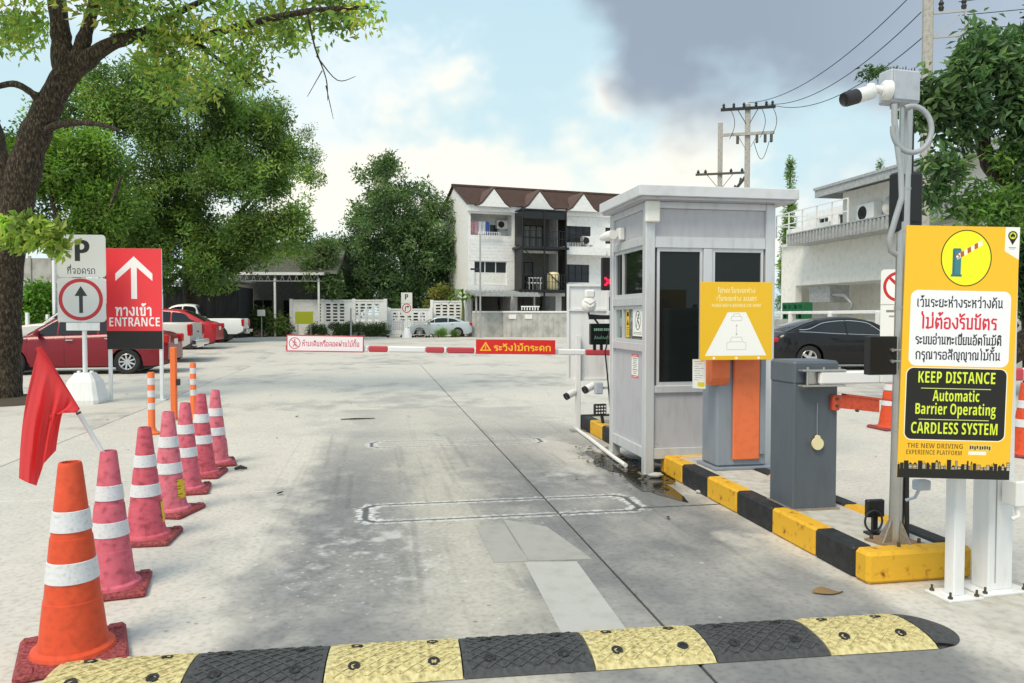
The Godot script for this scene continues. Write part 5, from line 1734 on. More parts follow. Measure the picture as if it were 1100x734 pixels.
# x forward, y up, z to the right-hand side; the origin lies on the ground amid the wheels
func car(spec: Dictionary, called: String, label: String, paint: Material, at: Vector3, turn: float) -> Node3D:
	var t := thing(called, label, spec.category, at, turn)
	var X0: float = spec.rear
	var X1: float = spec.front
	var hw: float = spec.width / 2.0
	var tr: float = spec.tyre
	var arch := tr + 0.055
	var xs := []
	var n := 64
	for i in n + 1: xs.append(lerpf(X0, X1, i / float(n)))
	for ax in spec.axles:
		for k in 9: xs.append(ax + arch * cos(PI * k / 8.0) * 0.999)
	if spec.has("bed"):
		for e in [0.0, 0.07]: xs.append(spec.bed[0] + e); xs.append(spec.bed[1] - e)
	xs.sort()
	var bottom := func(x: float) -> float:
		var y: float = spec.sill + 0.16 * pow(clampf((x - X1 + 0.5) / 0.5, 0, 1), 2.0) + 0.14 * pow(clampf((X0 + 0.4 - x) / 0.4, 0, 1), 2.0)
		for ax in spec.axles:
			var d: float = absf(x - ax)
			if d < arch: y = maxf(y, tr + sqrt(arch * arch - d * d))
		return y
	var half := func(x: float) -> float:
		var f := clampf((x - X1 + 0.75) / 0.75, 0, 1)
		var r := clampf((X0 + 0.45 - x) / 0.45, 0, 1)
		return hw * (1.0 - 0.26 * f * f * f - spec.rear_taper * r * r * r)
	var b := MB.new()
	b.smooth()
	var prev := []
	for x in xs:
		var yb: float = bottom.call(x)
		var yt: float = curve_y(spec.top, x)
		var w: float = half.call(x)
		var ring := []
		var in_bed: bool = spec.has("bed") and x > spec.bed[0] + 0.06 and x < spec.bed[1] - 0.06
		for k in 8:
			var f := k / 7.0
			var y := lerpf(yb, yt, f)
			var g: float = (y - spec.sill) / maxf(yt - spec.sill, 0.1)
			var z := w * (0.93 + 0.07 * sin(PI * clampf(g * 0.85 + 0.12, 0, 1)))
			if g > 0.62 and g < 0.72: z += 0.006
			ring.append(Vector3(x, y, z))
		if in_bed:
			ring.append(Vector3(x, yt + 0.005, w * 0.93)); ring.append(Vector3(x, yt - 0.42, w * 0.92)); ring.append(Vector3(x, yt - 0.43, w * 0.4)); ring.append(Vector3(x, yt - 0.43, 0))
		else:
			ring.append(Vector3(x, yt + 0.018, w * 0.90)); ring.append(Vector3(x, yt + 0.034, w * 0.72)); ring.append(Vector3(x, yt + 0.05, w * 0.4)); ring.append(Vector3(x, yt + 0.055, 0))
		if prev:
			for s in [1.0, -1.0]:
				var fl := Vector3(1, 1, s)
				for k in ring.size() - 1:
					var a: Vector3 = prev[k] * fl
					var c: Vector3 = ring[k + 1] * fl
					var from := Vector3(x, spec.sill + 0.1, 0) if not (in_bed and k > 7) else Vector3(x, yt + 9.0, 0)
					if in_bed and k > 7: b.tri_out(a, prev[k + 1] * fl, c, 2.0 * (a + c) / 2.0 - from); b.tri_out(a, c, ring[k] * fl, 2.0 * (a + c) / 2.0 - from)
					else: b.quad_out(a, prev[k + 1] * fl, c, ring[k] * fl, from)
		else:
			b.smooth()
			for k in ring.size() - 1:
				b.quad_out(ring[k], ring[k + 1], ring[k + 1] * Vector3(1, 1, -1), ring[k] * Vector3(1, 1, -1), Vector3(0, 0.5, 0))
			b.smooth()
		prev = ring
	b.smooth()
	for k in prev.size() - 1:
		b.quad_out(prev[k], prev[k + 1], prev[k + 1] * Vector3(1, 1, -1), prev[k] * Vector3(1, 1, -1), Vector3(0, 0.5, 0))
	# greenhouse
	var R: Array = spec.roof
	var g0: float = R[0][0]
	var g1: float = R[-1][0]
	var gz := func(y: float, x: float) -> float:
		var belt: float = curve_y(spec.top, x)
		return hw * 0.895 - spec.tumble * maxf(y - belt, 0.0)
	prev = []
	b.smooth()
	for i in 41:
		var x := lerpf(g0, g1, i / 40.0)
		var yr: float = curve_y(R, x)
		var belt: float = curve_y(spec.top, x) - 0.03
		yr = maxf(yr, belt + 0.02)
		var ring := []
		for k in 5: 
			var y := lerpf(belt, yr - 0.05, k / 4.0)
			ring.append(Vector3(x, y, gz.call(y, x)))
		var e: float = gz.call(yr - 0.05, x)
		ring.append(Vector3(x, yr - 0.016, e - 0.035)); ring.append(Vector3(x, yr + 0.008, e - 0.12)); ring.append(Vector3(x, yr + 0.025, e * 0.5)); ring.append(Vector3(x, yr + 0.03, 0))
		if prev:
			for s in [1.0, -1.0]:
				var fl := Vector3(1, 1, s)
				for k in ring.size() - 1:
					b.quad_out(prev[k] * fl, prev[k + 1] * fl, ring[k + 1] * fl, ring[k] * fl, Vector3((g0 + g1) / 2, 0.7, 0))
		else:
			for k in ring.size() - 1: b.quad_out(ring[k], ring[k + 1], ring[k + 1] * Vector3(1, 1, -1), ring[k] * Vector3(1, 1, -1), Vector3(0, 0.7, 0))
		prev = ring
	for k in prev.size() - 1: b.quad_out(prev[k], prev[k + 1], prev[k + 1] * Vector3(1, 1, -1), prev[k] * Vector3(1, 1, -1), Vector3(0, 0.7, 0))
	var body := part(t, "body", b, paint)
	# side windows, following the roof line
	for win in spec.windows:
		for s in [1.0, -1.0]:
			b = MB.new()
			b.smooth()
			var pl := []
			var m := 14
			var edge := []
			for i in m + 1:
				var x := lerpf(win[0], win[1], i / float(m))
				var lo: float = curve_y(spec.top, x) + 0.035
				var hi: float = curve_y(R, x) - 0.085
				var slant: float = (i / float(m)) if win[0] < -0.5 else (1.0 - i / float(m))
				hi = maxf(hi, lo + 0.012)
				hi = lerpf(lo + 0.04, hi, smoothstep(0.0, win[2], slant)) if win[2] > 0.0 else hi
				var p0 := Vector3(x, lo, (gz.call(lo, x) + 0.006) * s)
				var p1 := Vector3(x, hi, (gz.call(hi, x) + 0.006) * s)
				edge.append([p0, p1])
				if pl: b.quad_out(pl[0], pl[1], p1, p0, Vector3(x, 0.8, 0))
				pl = [p0, p1]
			var w2 := part(t, "side_window", b, M.car_glass)
			if spec.has("chrome_trim"):
				b = MB.new()
				var line := []
				for i in m + 1: line.append(edge[i][1] + Vector3(0, 0.008, 0.004 * s))
				b.tube(line, [0.013], 5)
				line = []
				for i in m + 1: line.append(edge[i][0] + Vector3(0, -0.008, 0.004 * s))
				b.tube(line, [0.010], 5)
				part(w2, "chrome_trim", b, M.chrome)
	# windscreen and rear glass lie on the sloping ends of the roof line
	for gl in [["windscreen", spec.screen[0], spec.screen[1]], ["rear_glass", spec.back[0], spec.back[1]]]:
		b = MB.new()
		b.smooth()
		var pl := []
		for i in 9:
			var x: float = lerpf(gl[1], gl[2], i / 8.0)
			var y := curve_y(R, x)
			var up := Vector3(0.006 if gl[0] == "windscreen" else -0.006, 0.010, 0)
			var e: float = gz.call(y - 0.05, x) - 0.11
			var row := []
			for k in 7: row.append(Vector3(x, y + 0.008 + 0.020 * (1.0 - pow(absf(k / 3.0 - 1.0), 2.0)), lerpf(-e, e, k / 6.0)) + up)
			if pl:
				for k in 6: b.quad_out(pl[k], pl[k + 1], row[k + 1], row[k], Vector3(0, 0.2, 0))
			pl = row
		part(t, gl[0], b, M.car_glass)
	# wheels and the dark of the wheel wells
	for ax in spec.axles:
		for s in [1.0, -1.0]:
			wheel(t, Vector3(ax, tr, s * (hw - 0.115)), tr, s, spec.spokes)
		b = MB.new()
		b.box(Vector3(ax, tr + 0.06, 0), Vector3(arch * 1.8, arch * 1.5, spec.width * 0.72))
		part(t, "wheel_well", b, M.trim_black)
	b = MB.new()
	b.box(Vector3((X0 + X1) / 2, spec.sill + 0.03, 0), Vector3((X1 - X0) * 0.86, 0.14, spec.width * 0.80), 0.03)
	part(t, "underbody", b, M.trim_black)
	# lamps, plates, handles, mirrors
	for s in [1.0, -1.0]:
		b = MB.new()
		for k in 1: b.box(Vector3(X0 + spec.tail[0], spec.tail[1], s * (hw * (1.0 - spec.rear_taper * 0.6) - 0.10)), Vector3(spec.tail[2], spec.tail[3], 0.22), 0.03)
		part(t, "tail_lamp", b, M.lamp_red)
		b = MB.new()
		b.box(Vector3(X1 - 0.20, spec.head, s * hw * 0.66), Vector3(0.34, 0.13, 0.30), 0.04)
		part(t, "headlamp", b, M.lamp_white)
		b = MB.new()
		b.box(Vector3(spec.mirror, curve_y(spec.top, spec.mirror) + 0.10, s * (hw + 0.05)), Vector3(0.12, 0.13, 0.2), 0.04)
		b.box(Vector3(spec.mirror, curve_y(spec.top, spec.mirror) + 0.05, s * (hw - 0.06)), Vector3(0.05, 0.04, 0.1))
		part(t, "mirror", b, paint)
		for x in spec.handles:
			b = MB.new()
			var y := curve_y(spec.top, x) - 0.10
			b.box(Vector3(x, y, s * (hw + 0.008)), Vector3(0.17, 0.026, 0.03), 0.008)
			part(t, "door_handle", b, M.chrome if not spec.has("chrome_trim") else paint)
	for e in [X0 - 0.012, X1 + 0.012]:
		b = MB.new()
		b.box(Vector3(e, spec.plate if e < 0 else 0.42, 0), Vector3(0.012, 0.14, 0.34), 0.004)
		part(t, "number_plate", b, M.plate_white)
	# door shut lines
	for x in spec.seams:
		for s in [1.0, -1.0]:
			b = MB.new()
			var y0: float = bottom.call(x) + 0.05
			var y1: float = curve_y(spec.top, x) - 0.01
			var pts := []
			for k in 8:
				var y := lerpf(y0, y1, k / 7.0)
				var g: float = (y - spec.sill) / maxf(y1 + 0.01 - spec.sill, 0.1)
				pts.append(Vector3(x, y, s * (half.call(x) * (0.93 + 0.07 * sin(PI * clampf(g * 0.85 + 0.12, 0, 1))) + 0.0005)))
			b.tube(pts, [0.004], 4)
			part(body, "door_seam", b, M.trim_black)
	if spec.has("bumper"):
		b = MB.new()
		b.box(Vector3(X0 - 0.10, 0.56, 0), Vector3(0.16, 0.17, spec.width * 0.92), 0.03)
		b.box(Vector3(X0 - 0.05, 0.45, 0), Vector3(0.10, 0.08, spec.width * 0.5))
		part(t, "rear_bumper", b, M.chrome)
		b = MB.new()
		b.box(Vector3(X0 - 0.022, 0.86, 0), Vector3(0.03, 0.07, 0.26), 0.01)
		part(t, "tailgate_handle", b, M.chrome)
	return t


func wheel(parent: Node3D, c: Vector3, r: float, s: float, spokes: int) -> void:
	var w := Node3D.new()
	w.name = "wheel"
	parent.add_child(w, true)
	w.position = c
	w.rotation.x = PI / 2 * s
	var b := MB.new()
	b.lathe([Vector2(r * 0.60, -0.085), Vector2(r * 0.9, -0.095), Vector2(r, -0.075), Vector2(r, 0.075), Vector2(r * 0.9, 0.095), Vector2(r * 0.62, 0.088), Vector2(r * 0.60, 0.06)], 32)
	part(w, "tyre", b, M.tyre)
	b = MB.new()
	b.lathe([Vector2(r * 0.66, 0.085), Vector2(r * 0.63, 0.092), Vector2(r * 0.57, 0.07), Vector2(r * 0.56, -0.06)], 32)
	b.lathe([Vector2(0, 0.078), Vector2(r * 0.13, 0.076), Vector2(r * 0.17, 0.05)], 16)
	for k in spokes:
		var a := TAU * k / spokes
		b.bar(Vector3(cos(a) * r * 0.10, 0.055, sin(a) * r * 0.10), Vector3(cos(a) * r * 0.61, 0.066, sin(a) * r * 0.61), r * (1.15 / spokes), 0.03, Vector3.UP)
	part(w, "rim", b, M.rim)
	b = MB.new()
	b.lathe([Vector2(0, -0.02), Vector2(r * 0.58, -0.02)], 24)
	part(w, "brake_disc", b, M.trim_black)


func sedan_spec(h := 1.47) -> Dictionary:
	var k := h - 1.47
	return {"category": "car", "rear": -2.2, "front": 2.2, "width": 1.74, "tyre": 0.305, "sill": 0.20, "rear_taper": 0.16, "axles": [-1.27, 1.32],
		"top": [[-2.2, 0.72], [-2.12, 0.90], [-1.9, 1.0], [-1.5, 1.01], [-0.6, 0.965], [0.5, 0.93], [0.95, 0.91], [1.5, 0.83], [1.95, 0.71], [2.2, 0.52]],
		"roof": [[-1.85, 0.99], [-1.45, 1.20 + k * 0.6], [-1.0, 1.40 + k], [-0.5, 1.465 + k], [0.0, 1.465 + k], [0.35, 1.40 + k], [0.7, 1.18 + k * 0.6], [1.12, 0.90]],
		"tumble": 0.40, "windows": [[-1.42, -0.62, 0.45], [-0.56, 0.30, 0.0], [0.34, 0.80, 0.0]], "screen": [0.40, 1.04], "back": [-1.75, -1.05], "spokes": 9,
		"tail": [0.10, 0.86, 0.26, 0.22], "head": 0.68, "mirror": 0.72, "handles": [-0.86, 0.02], "plate": 0.78, "seams": [-0.92, 0.0 + 0.14, 0.98]}


func coupe_spec() -> Dictionary:
	return {"category": "car", "rear": -2.3, "front": 2.3, "width": 1.8, "tyre": 0.325, "sill": 0.18, "rear_taper": 0.20, "axles": [-1.36, 1.36], "chrome_trim": true,
		"top": [[-2.3, 0.66], [-2.22, 0.84], [-1.95, 0.965], [-1.5, 0.985], [-0.6, 0.94], [0.5, 0.90], [1.0, 0.885], [1.6, 0.80], [2.05, 0.68], [2.3, 0.5]],
		"roof": [[-2.0, 0.95], [-1.55, 1.14], [-1.05, 1.30], [-0.5, 1.375], [0.0, 1.37], [0.4, 1.29], [0.8, 1.10], [1.2, 0.875]],
		"tumble": 0.46, "windows": [[-1.60, -0.34, 0.55], [-0.30, 0.86, 0.5]], "screen": [0.46, 1.10], "back": [-1.9, -1.0], "spokes": 5,
		"tail": [0.12, 0.80, 0.34, 0.14], "head": 0.66, "mirror": 0.80, "handles": [-0.66, 0.3], "plate": 0.6, "seams": [-0.86, 0.22, 1.04]}


func pickup_spec() -> Dictionary:
	return {"category": "pickup", "rear": -2.55, "front": 2.6, "width": 1.80, "tyre": 0.37, "sill": 0.40, "rear_taper": 0.03, "axles": [-1.45, 1.60], "bed": [-2.55, -0.62], "bumper": true,
		"top": [[-2.55, 1.08], [-2.4, 1.12], [-0.62, 1.12], [0.4, 1.12], [1.1, 1.10], [1.8, 1.04], [2.3, 0.93], [2.6, 0.70]],
		"roof": [[-0.62, 1.12], [-0.56, 1.35], [-0.44, 1.66], [-0.25, 1.76], [0.2, 1.77], [0.6, 1.69], [0.95, 1.44], [1.38, 1.09]],
		"tumble": 0.26, "windows": [[-0.46, 0.10, 0.0], [0.16, 0.66, 0.0], [0.70, 1.04, 0.0]], "screen": [0.66, 1.30], "back": [-0.60, -0.40], "spokes": 6,
		"tail": [0.02, 0.92, 0.12, 0.34], "head": 0.86, "mirror": 0.98, "handles": [0.0, -0.4], "plate": 0.62, "seams": [-0.58, 0.14, 1.2]}


func build_vehicles() -> void:
	var facing := PI + LANE
	var put := func(contact: Vector3, local: Vector3, turn: float) -> Vector3: return contact - Basis(Vector3.UP, turn) * local
	car(sedan_spec(), "parked_sedan", "dark red car parked side-on behind the entrance sign", M.paint_red, put.call(gp(137, 402), Vector3(-1.27, 0, -0.80), facing), facing)
	var p := W(-5.4 - 2.8, 25.4)
	p.y = rise(25.4)
	var sp := car(pickup_spec(), "parked_pickup", "beige-silver pickup parked beyond the dark red car", M.paint_silver, p, facing)
	sp.scale = Vector3.ONE * 1.06
	p = W(-5.95 - 2.2, 31.4)
	p.y = rise(31.4)
	car(sedan_spec(1.5), "parked_sedan", "bright red car half hidden between the silver and white pickups", M.paint_scarlet, p, facing)
	p = W(-6.0 - 2.6, 38.2)
	p.y = rise(38.2)
	car(pickup_spec(), "parked_pickup", "white pickup parked furthest along the row by the shed", M.paint_white, p, facing)
	car(coupe_spec(), "parked_sedan", "glossy black low-roofed sedan parked beside the concrete fence", M.paint_black, put.call(gp(868, 398), Vector3(-1.36, 0, 0.8), LANE - 0.12), LANE - 0.12)
	p = W(12.2, 24.5)
	p.y = rise(24.5)
	car(sedan_spec(1.52), "parked_sedan", "dark grey car just showing between the booth and the black sedan", M.paint_grey, p, LANE - 0.1)
	p = dp(473, 360, 46.3)
	p.y = 0.2
	var c := car(sedan_spec(1.36), "parked_sedan", "pale blue-silver sedan parked far off before the pierced-block wall", M.paint_blue_silver, p, PI)
	c.scale = Vector3.ONE * 0.88


# ---------------------------------------------------------------- island
func build_island() -> void:
	for isl in [["traffic_island", 3.62, 6.62, 6], ["rear_traffic_island", 7.95, 9.45, 3]]:
		var root := Node3D.new()
		root.name = isl[0]
		root.set_meta("kind", "structure")
		add_child(root)
		root.rotation.y = LANE
		var v0: float = isl[1]
		var v1: float = isl[2]
		var n: int = isl[3]
		var b := MB.new()
		b.box(Vector3(2.865, 0.08, -(v0 + v1) / 2), Vector3(0.38, 0.16, v1 - v0 - 0.26), 0.004)
		part(root, "infill", b, M.island_concrete)
		for side in 2:
			for k in n:
				var a := v0 + (v1 - v0) * k / n + (0.125 if k == 0 else 0.0)
				var e := v0 + (v1 - v0) * (k + 1) / n - (0.125 if k == n - 1 else 0.0)
				b = MB.new()
				b.box(Vector3(2.61 if side == 0 else 3.12, KERB / 2, -(a + e) / 2), Vector3(0.125, KERB, e - a - 0.004), 0.014)
				part(root, "kerb_stone", b, M.kerb_black if k % 2 == 0 else M.kerb_yellow)
		for e in [v0 + 0.06, v1 - 0.06]:
			b = MB.new()
			b.box(Vector3(2.865, KERB / 2 + 0.002, -e), Vector3(0.634, KERB + 0.004, 0.124), 0.02)
			part(root, "kerb_stone", b, M.kerb_yellow if isl[0] == "traffic_island" else M.kerb_black)
	# pale strip of concrete beside the island, where the sign posts stand
	var b2 := MB.new()
	b2.box(Vector3(3.05, -0.003, -2.4), Vector3(0.66, 0.014, 2.3), 0.004)
	var strip := setting("footing_strip", b2, M.island_concrete)
	strip.rotation.y = LANE


# ---------------------------------------------------------------- guard booth
func build_booth() -> void:
	var t := thing("guard_booth", "grey metal guard booth with dark windows standing on short legs", "booth", W(2.36, 6.51), LANE)
	var w := 1.24
	var d := 1.06
	var top := 2.44
	var b: MB
	for x in [0.045, w - 0.045]:
		for z in [-0.045, -d + 0.045]:
			b = MB.new()
			b.box(Vector3(x, top / 2, z), Vector3(0.09, top, 0.09), 0.008)
			part(t, "corner_post", b, M.booth_frame)
			b = MB.new()
			b.box(Vector3(x, 0.006, z), Vector3(0.14, 0.012, 0.14))
			part(t, "foot_plate", b, M.steel_dull)
	# rails: [a, b, y0, y1] on each side
	var rails := [[0.14, 0.24], [0.735, 0.80], [2.03, 2.13], [2.38, 2.44]]
	for r in rails:
		b = MB.new()
		b.box(Vector3(w / 2, (r[0] + r[1]) / 2, -0.035), Vector3(w - 0.184, r[1] - r[0], 0.06), 0.005)
		part(t, "front_rail", b, M.booth_frame)
		b = MB.new()
		b.box(Vector3(w / 2, (r[0] + r[1]) / 2, -d + 0.035), Vector3(w - 0.184, r[1] - r[0], 0.06), 0.005)
		part(t, "back_rail", b, M.booth_frame)
	for r in [[0.14, 0.24], [1.10, 1.175], [1.52, 1.60], [2.06, 2.14], [2.38, 2.44]]:
		for x in [0.035, w - 0.035]:
			b = MB.new()
			b.box(Vector3(x, (r[0] + r[1]) / 2, -d / 2), Vector3(0.06, r[1] - r[0], d - 0.184), 0.005)
			part(t, "side_rail", b, M.booth_frame)
	b = MB.new()
	b.box(Vector3(0.592, 1.415, -0.035), Vector3(0.085, 1.225, 0.058), 0.005)
	part(t, "mullion", b, M.booth_frame)
	# panels
	for p in [[0.242, 0.733], [2.132, 2.378]]:
		b = MB.new()
		b.box(Vector3(w / 2, (p[0] + p[1]) / 2, -0.045), Vector3(w - 0.18, p[1] - p[0], 0.03))
		part(t, "front_panel", b, M.booth_panel)
	for p in [[0.242, 1.098], [2.142, 2.378]]:
		b = MB.new()
		b.box(Vector3(0.047, (p[0] + p[1]) / 2, -d / 2), Vector3(0.03, p[1] - p[0], d - 0.18))
		part(t, "side_panel", b, M.booth_panel)
	b = MB.new()
	b.box(Vector3(w - 0.047, 1.26, -d / 2), Vector3(0.03, 2.24, d - 0.18))
	part(t, "side_panel", b, M.booth_panel)
	b = MB.new()
	b.box(Vector3(w / 2, 1.31, -d + 0.047), Vector3(w - 0.18, 2.14, 0.03))
	part(t, "back_panel", b, M.booth_panel)
	b = MB.new()
	b.box(Vector3(w / 2, 0.20, -d / 2), Vector3(w - 0.14, 0.03, d - 0.14))
	part(t, "floor", b, M.old_wall)
	# glazing with thin sashes
	for g in [[0.115, 0.545], [0.64, 1.135]]:
		b = MB.new()
		var x0: float = g[0]
		var x1: float = g[1]
		b.box(Vector3((x0 + x1) / 2, 0.815, -0.04), Vector3(x1 - x0, 0.03, 0.035)); b.box(Vector3((x0 + x1) / 2, 2.015, -0.04), Vector3(x1 - x0, 0.03, 0.035))
		b.box(Vector3(x0 + 0.012, 1.415, -0.04), Vector3(0.024, 1.17, 0.035)); b.box(Vector3(x1 - 0.012, 1.415, -0.04), Vector3(0.024, 1.17, 0.035))
		var fr := part(t, "front_window", b, M.booth_frame)
		b = MB.new()
		b.box(Vector3((x0 + x1) / 2, 1.415, -0.04), Vector3(x1 - x0 - 0.05, 1.168, 0.006))
		part(fr, "pane", b, M.booth_glass)
	for g in [[1.602, 2.058, "booth_glass"], [1.177, 1.518, "clear_glass"]]:
		b = MB.new()
		var y0: float = g[0]
		var y1: float = g[1]
		b.box(Vector3(0.04, y0 + 0.015, -d / 2), Vector3(0.03, 0.03, d - 0.19)); b.box(Vector3(0.04, y1 - 0.015, -d / 2), Vector3(0.03, 0.03, d - 0.19))
		b.box(Vector3(0.04, (y0 + y1) / 2, -0.11), Vector3(0.03, y1 - y0 - 0.06, 0.03)); b.box(Vector3(0.04, (y0 + y1) / 2, -d + 0.11), Vector3(0.03, y1 - y0 - 0.06, 0.03)); b.box(Vector3(0.04, (y0 + y1) / 2, -d + 0.34), Vector3(0.03, y1 - y0 - 0.06, 0.03))
		var fr := part(t, "side_window", b, M.booth_frame)
		b = MB.new()
		b.box(Vector3(0.045, (y0 + y1) / 2, -d / 2), Vector3(0.006, y1 - y0 - 0.06, d - 0.25))
		part(fr, "pane", b, M[g[2]])
	b = MB.new()
	b.box(Vector3(0.535, 1.30, -0.016), Vector3(0.018, 0.16, 0.02), 0.004)
	part(t, "pull_handle", b, M.steel)
	b = MB.new()
	b.box(Vector3(0.57, 1.22, -0.003), Vector3(0.03, 0.06, 0.012), 0.003)
	part(t, "lock", b, M.steel)
	for q in [[0.13, 0.70], [1.11, 0.70], [0.13, 0.27], [1.11, 0.27], [0.13, 2.35], [1.11, 2.35], [0.13, 2.16], [1.11, 2.16]]:
		b = MB.new()
		b.tube([Vector3(q[0], q[1], -0.031), Vector3(q[0], q[1], -0.027)], [0.007], 8)
		part(t, "screw", b, M.steel)
	# roof tray
	b = MB.new()
	b.box(Vector3(w / 2 + 0.02, 2.512, -d / 2 + 0.065), Vector3(w + 0.26, 0.095, d + 0.15), 0.006)
	var roof := part(t, "roof", b, M.booth_roof)
	b = MB.new()
	b.box(Vector3(w / 2 + 0.02, 2.452, -d / 2 + 0.065), Vector3(w + 0.2, 0.022, d + 0.10))
	part(roof, "soffit", b, M.booth_panel)
	b = MB.new()
	b.box(Vector3(0.05, 2.345, 0.025), Vector3(0.13, 0.19, 0.05), 0.01)
	part(t, "corner_bracket", b, M.wall_cream)
	# desk and chair inside
	b = MB.new()
	b.box(Vector3(0.82, 0.94, -0.85), Vector3(0.66, 0.03, 0.26)); b.box(Vector3(0.55, 0.57, -0.85), Vector3(0.03, 0.71, 0.24)); b.box(Vector3(1.1, 0.57, -0.85), Vector3(0.03, 0.71, 0.24))
	solo("booth_desk", b, M.wall_grey, "narrow desk inside the guard booth", "desk", t.position, LANE)
	b = MB.new()
	b.box(Vector3(0.80, 1.16, -0.88), Vector3(0.42, 0.27, 0.03), 0.01); b.box(Vector3(0.80, 0.99, -0.88), Vector3(0.05, 0.07, 0.03)); b.box(Vector3(0.80, 0.961, -0.88), Vector3(0.2, 0.012, 0.14))
	solo("monitor", b, M.trim_black, "black monitor on the desk inside the guard booth", "monitor", t.position, LANE)
	# lamp housing on the left wall, papers on the windows
	b = MB.new()
	b.tube([Vector3(-0.13, 2.20, -0.90), Vector3(-0.11, 2.205, -0.78), Vector3(-0.09, 2.21, -0.66)], [0.03, 0.05, 0.045], 14)
	var cm := thing("wall_camera", "white bullet camera fixed high on the booth's left wall", "camera", t.position, LANE)
	part(cm, "body", b, M.plastic_white)
	b = MB.new()
	b.box(Vector3(0.0, 2.22, -0.72), Vector3(0.06, 0.12, 0.12), 0.01); b.bar(Vector3(-0.02, 2.22, -0.72), Vector3(-0.09, 2.21, -0.74), 0.03, 0.03)
	part(cm, "mount", b, M.plastic_white)
	var c := Canvas.new(160, 224, Color(0.93, 0.93, 0.92), 3)
	c.disc(Vector2(84, 84), 46, Color(0.22, 0.20, 0.26), 66); c.disc(Vector2(84, 84), 40, Color(0.93, 0.93, 0.92), 60)
	c.path([Vector2(60, 130), Vector2(78, 84), Vector2(98, 96), Vector2(110, 130)], 8, Color(0.2, 0.2, 0.24))
	c.path([Vector2(78, 84), Vector2(92, 60), Vector2(106, 72)], 8, Color(0.2, 0.2, 0.24)); c.disc(Vector2(94, 48), 10, Color(0.2, 0.2, 0.24))
	c.line(Vector2(58, 40), Vector2(110, 128), 6, Color(0.22, 0.20, 0.26))
	c.rect(10, 176, 140, 5, Color(0.6, 0.6, 0.6)); c.rect(16, 166, 128, 5, Color(0.6, 0.6, 0.6))
	c.rect(0, 194, 160, 30, Color(0.10, 0.10, 0.10)); c.rect(14, 204, 132, 8, Color(0.45, 0.45, 0.45))
	paper_on_wall(t, -0.32, 1.345, 0.27, 0.30, c.tex(), "window_poster", "white poster with an oval crossed figure in the booth's side window", "poster", -0.004)
	c = Canvas.new(64, 192, Color(0.90, 0.74, 0.12), 3)
	c.rect(10, 20, 44, 30, Color(0.15, 0.12, 0.05)); c.tri(Vector2(32, 66), Vector2(10, 110), Vector2(54, 110), Color(0.15, 0.12, 0.05))
	for k in 4: c.rect(12, 124 + k * 15, 40, 5, Color(0.2, 0.17, 0.05))
	paper_on_wall(t, -0.60, 1.355, 0.09, 0.27, c.tex(), "warning_sticker", "yellow and black warning sticker in the booth's side window", "sticker", -0.004)
	c = Canvas.new(160, 320, Color(0.92, 0.92, 0.90), 3)
	c.rect(0, 0, 160, 34, Color(0.86, 0.30, 0.34)); c.rect(0, 286, 160, 34, Color(0.86, 0.30, 0.34)); c.rect(24, 12, 112, 9, Color(0.95, 0.85, 0.85)); c.rect(24, 298, 112, 9, Color(0.95, 0.85, 0.85))
	for k in 9: c.rect(22 + (k % 3) * 8, 52 + k * 25, 116 - (k % 3) * 22, 7 if k % 2 else 10, Color(0.45, 0.45, 0.47))
	paper_on_wall(t, -0.36, 0.955, 0.19, 0.22, c.tex(), "wall_notice", "white notice with red header and footer on the booth's left panel", "notice", 0.02)


func paper_on_wall(booth: Node3D, z: float, y: float, w: float, h: float, tex: Texture2D, called: String, label: String, category: String, x := 0.0) -> void:
	# a sheet on the booth's left side, facing the lane
	var b := MB.new()
	x = 0.0305 if x > 0.0 else 0.0395
	b.face(Vector3(x, y + h / 2, z - w / 2), Vector3(x, y + h / 2, z + w / 2), Vector3(x, y - h / 2, z + w / 2), Vector3(x, y - h / 2, z - w / 2))
	var o := solo(called, b, printed(called + "_print", tex, 0.5), label, category, booth.position, LANE)
	o.rotation.y = LANE


# ---------------------------------------------------------------- entry machines
func gate_cabinet(called: String, label: String, at: Vector3, turn: float) -> Node3D:
	# footprint 0.32 x 0.31, origin at its near left corner
	var t := thing(called, label, "barrier gate", at, turn)
	var b := MB.new()
	b.box(Vector3(0.16, 0.415, -0.155), Vector3(0.31, 0.83, 0.30), 0.008)
	part(t, "cabinet", b, M.gate_grey)
	b = MB.new()
	b.box(Vector3(0.16, 0.894, -0.155), Vector3(0.322, 0.155, 0.312), 0.016)
	part(t, "lid", b, M.gate_grey)
	b = MB.new()
	b.box(Vector3(0.16, 0.006, -0.155), Vector3(0.34, 0.012, 0.33))
	part(t, "base_plate", b, M.steel_dull)
	b = MB.new()
	b.box(Vector3(0.308, 0.42, -0.155), Vector3(0.016, 0.70, 0.24), 0.004)
	part(t, "door", b, M.gate_grey)
	return t


func boom(t: Node3D, from: Vector3, to: Vector3, bands: Array, tall := 0.085) -> void:
	var d := to - from
	var cuts := [0.0]
	for k in bands: cuts.append(k[0])
	for i in bands.size():
		var a: Vector3 = from + d * cuts[i]
		var e: Vector3 = from + d * cuts[i + 1]
		var z := (e - a).normalized()
		var y := Vector3.UP
		var b := MB.new()
		var x := y.cross(z).normalized()
		y = z.cross(x)
		b.box(Vector3.ZERO, Vector3(0.045, tall, a.distance_to(e) - 0.001), 0.012, Transform3D(Basis(x, y, z), (a + e) / 2.0))
		part(t, "boom_band", b, M.boom_red if bands[i][1] == "r" else M.boom_white)


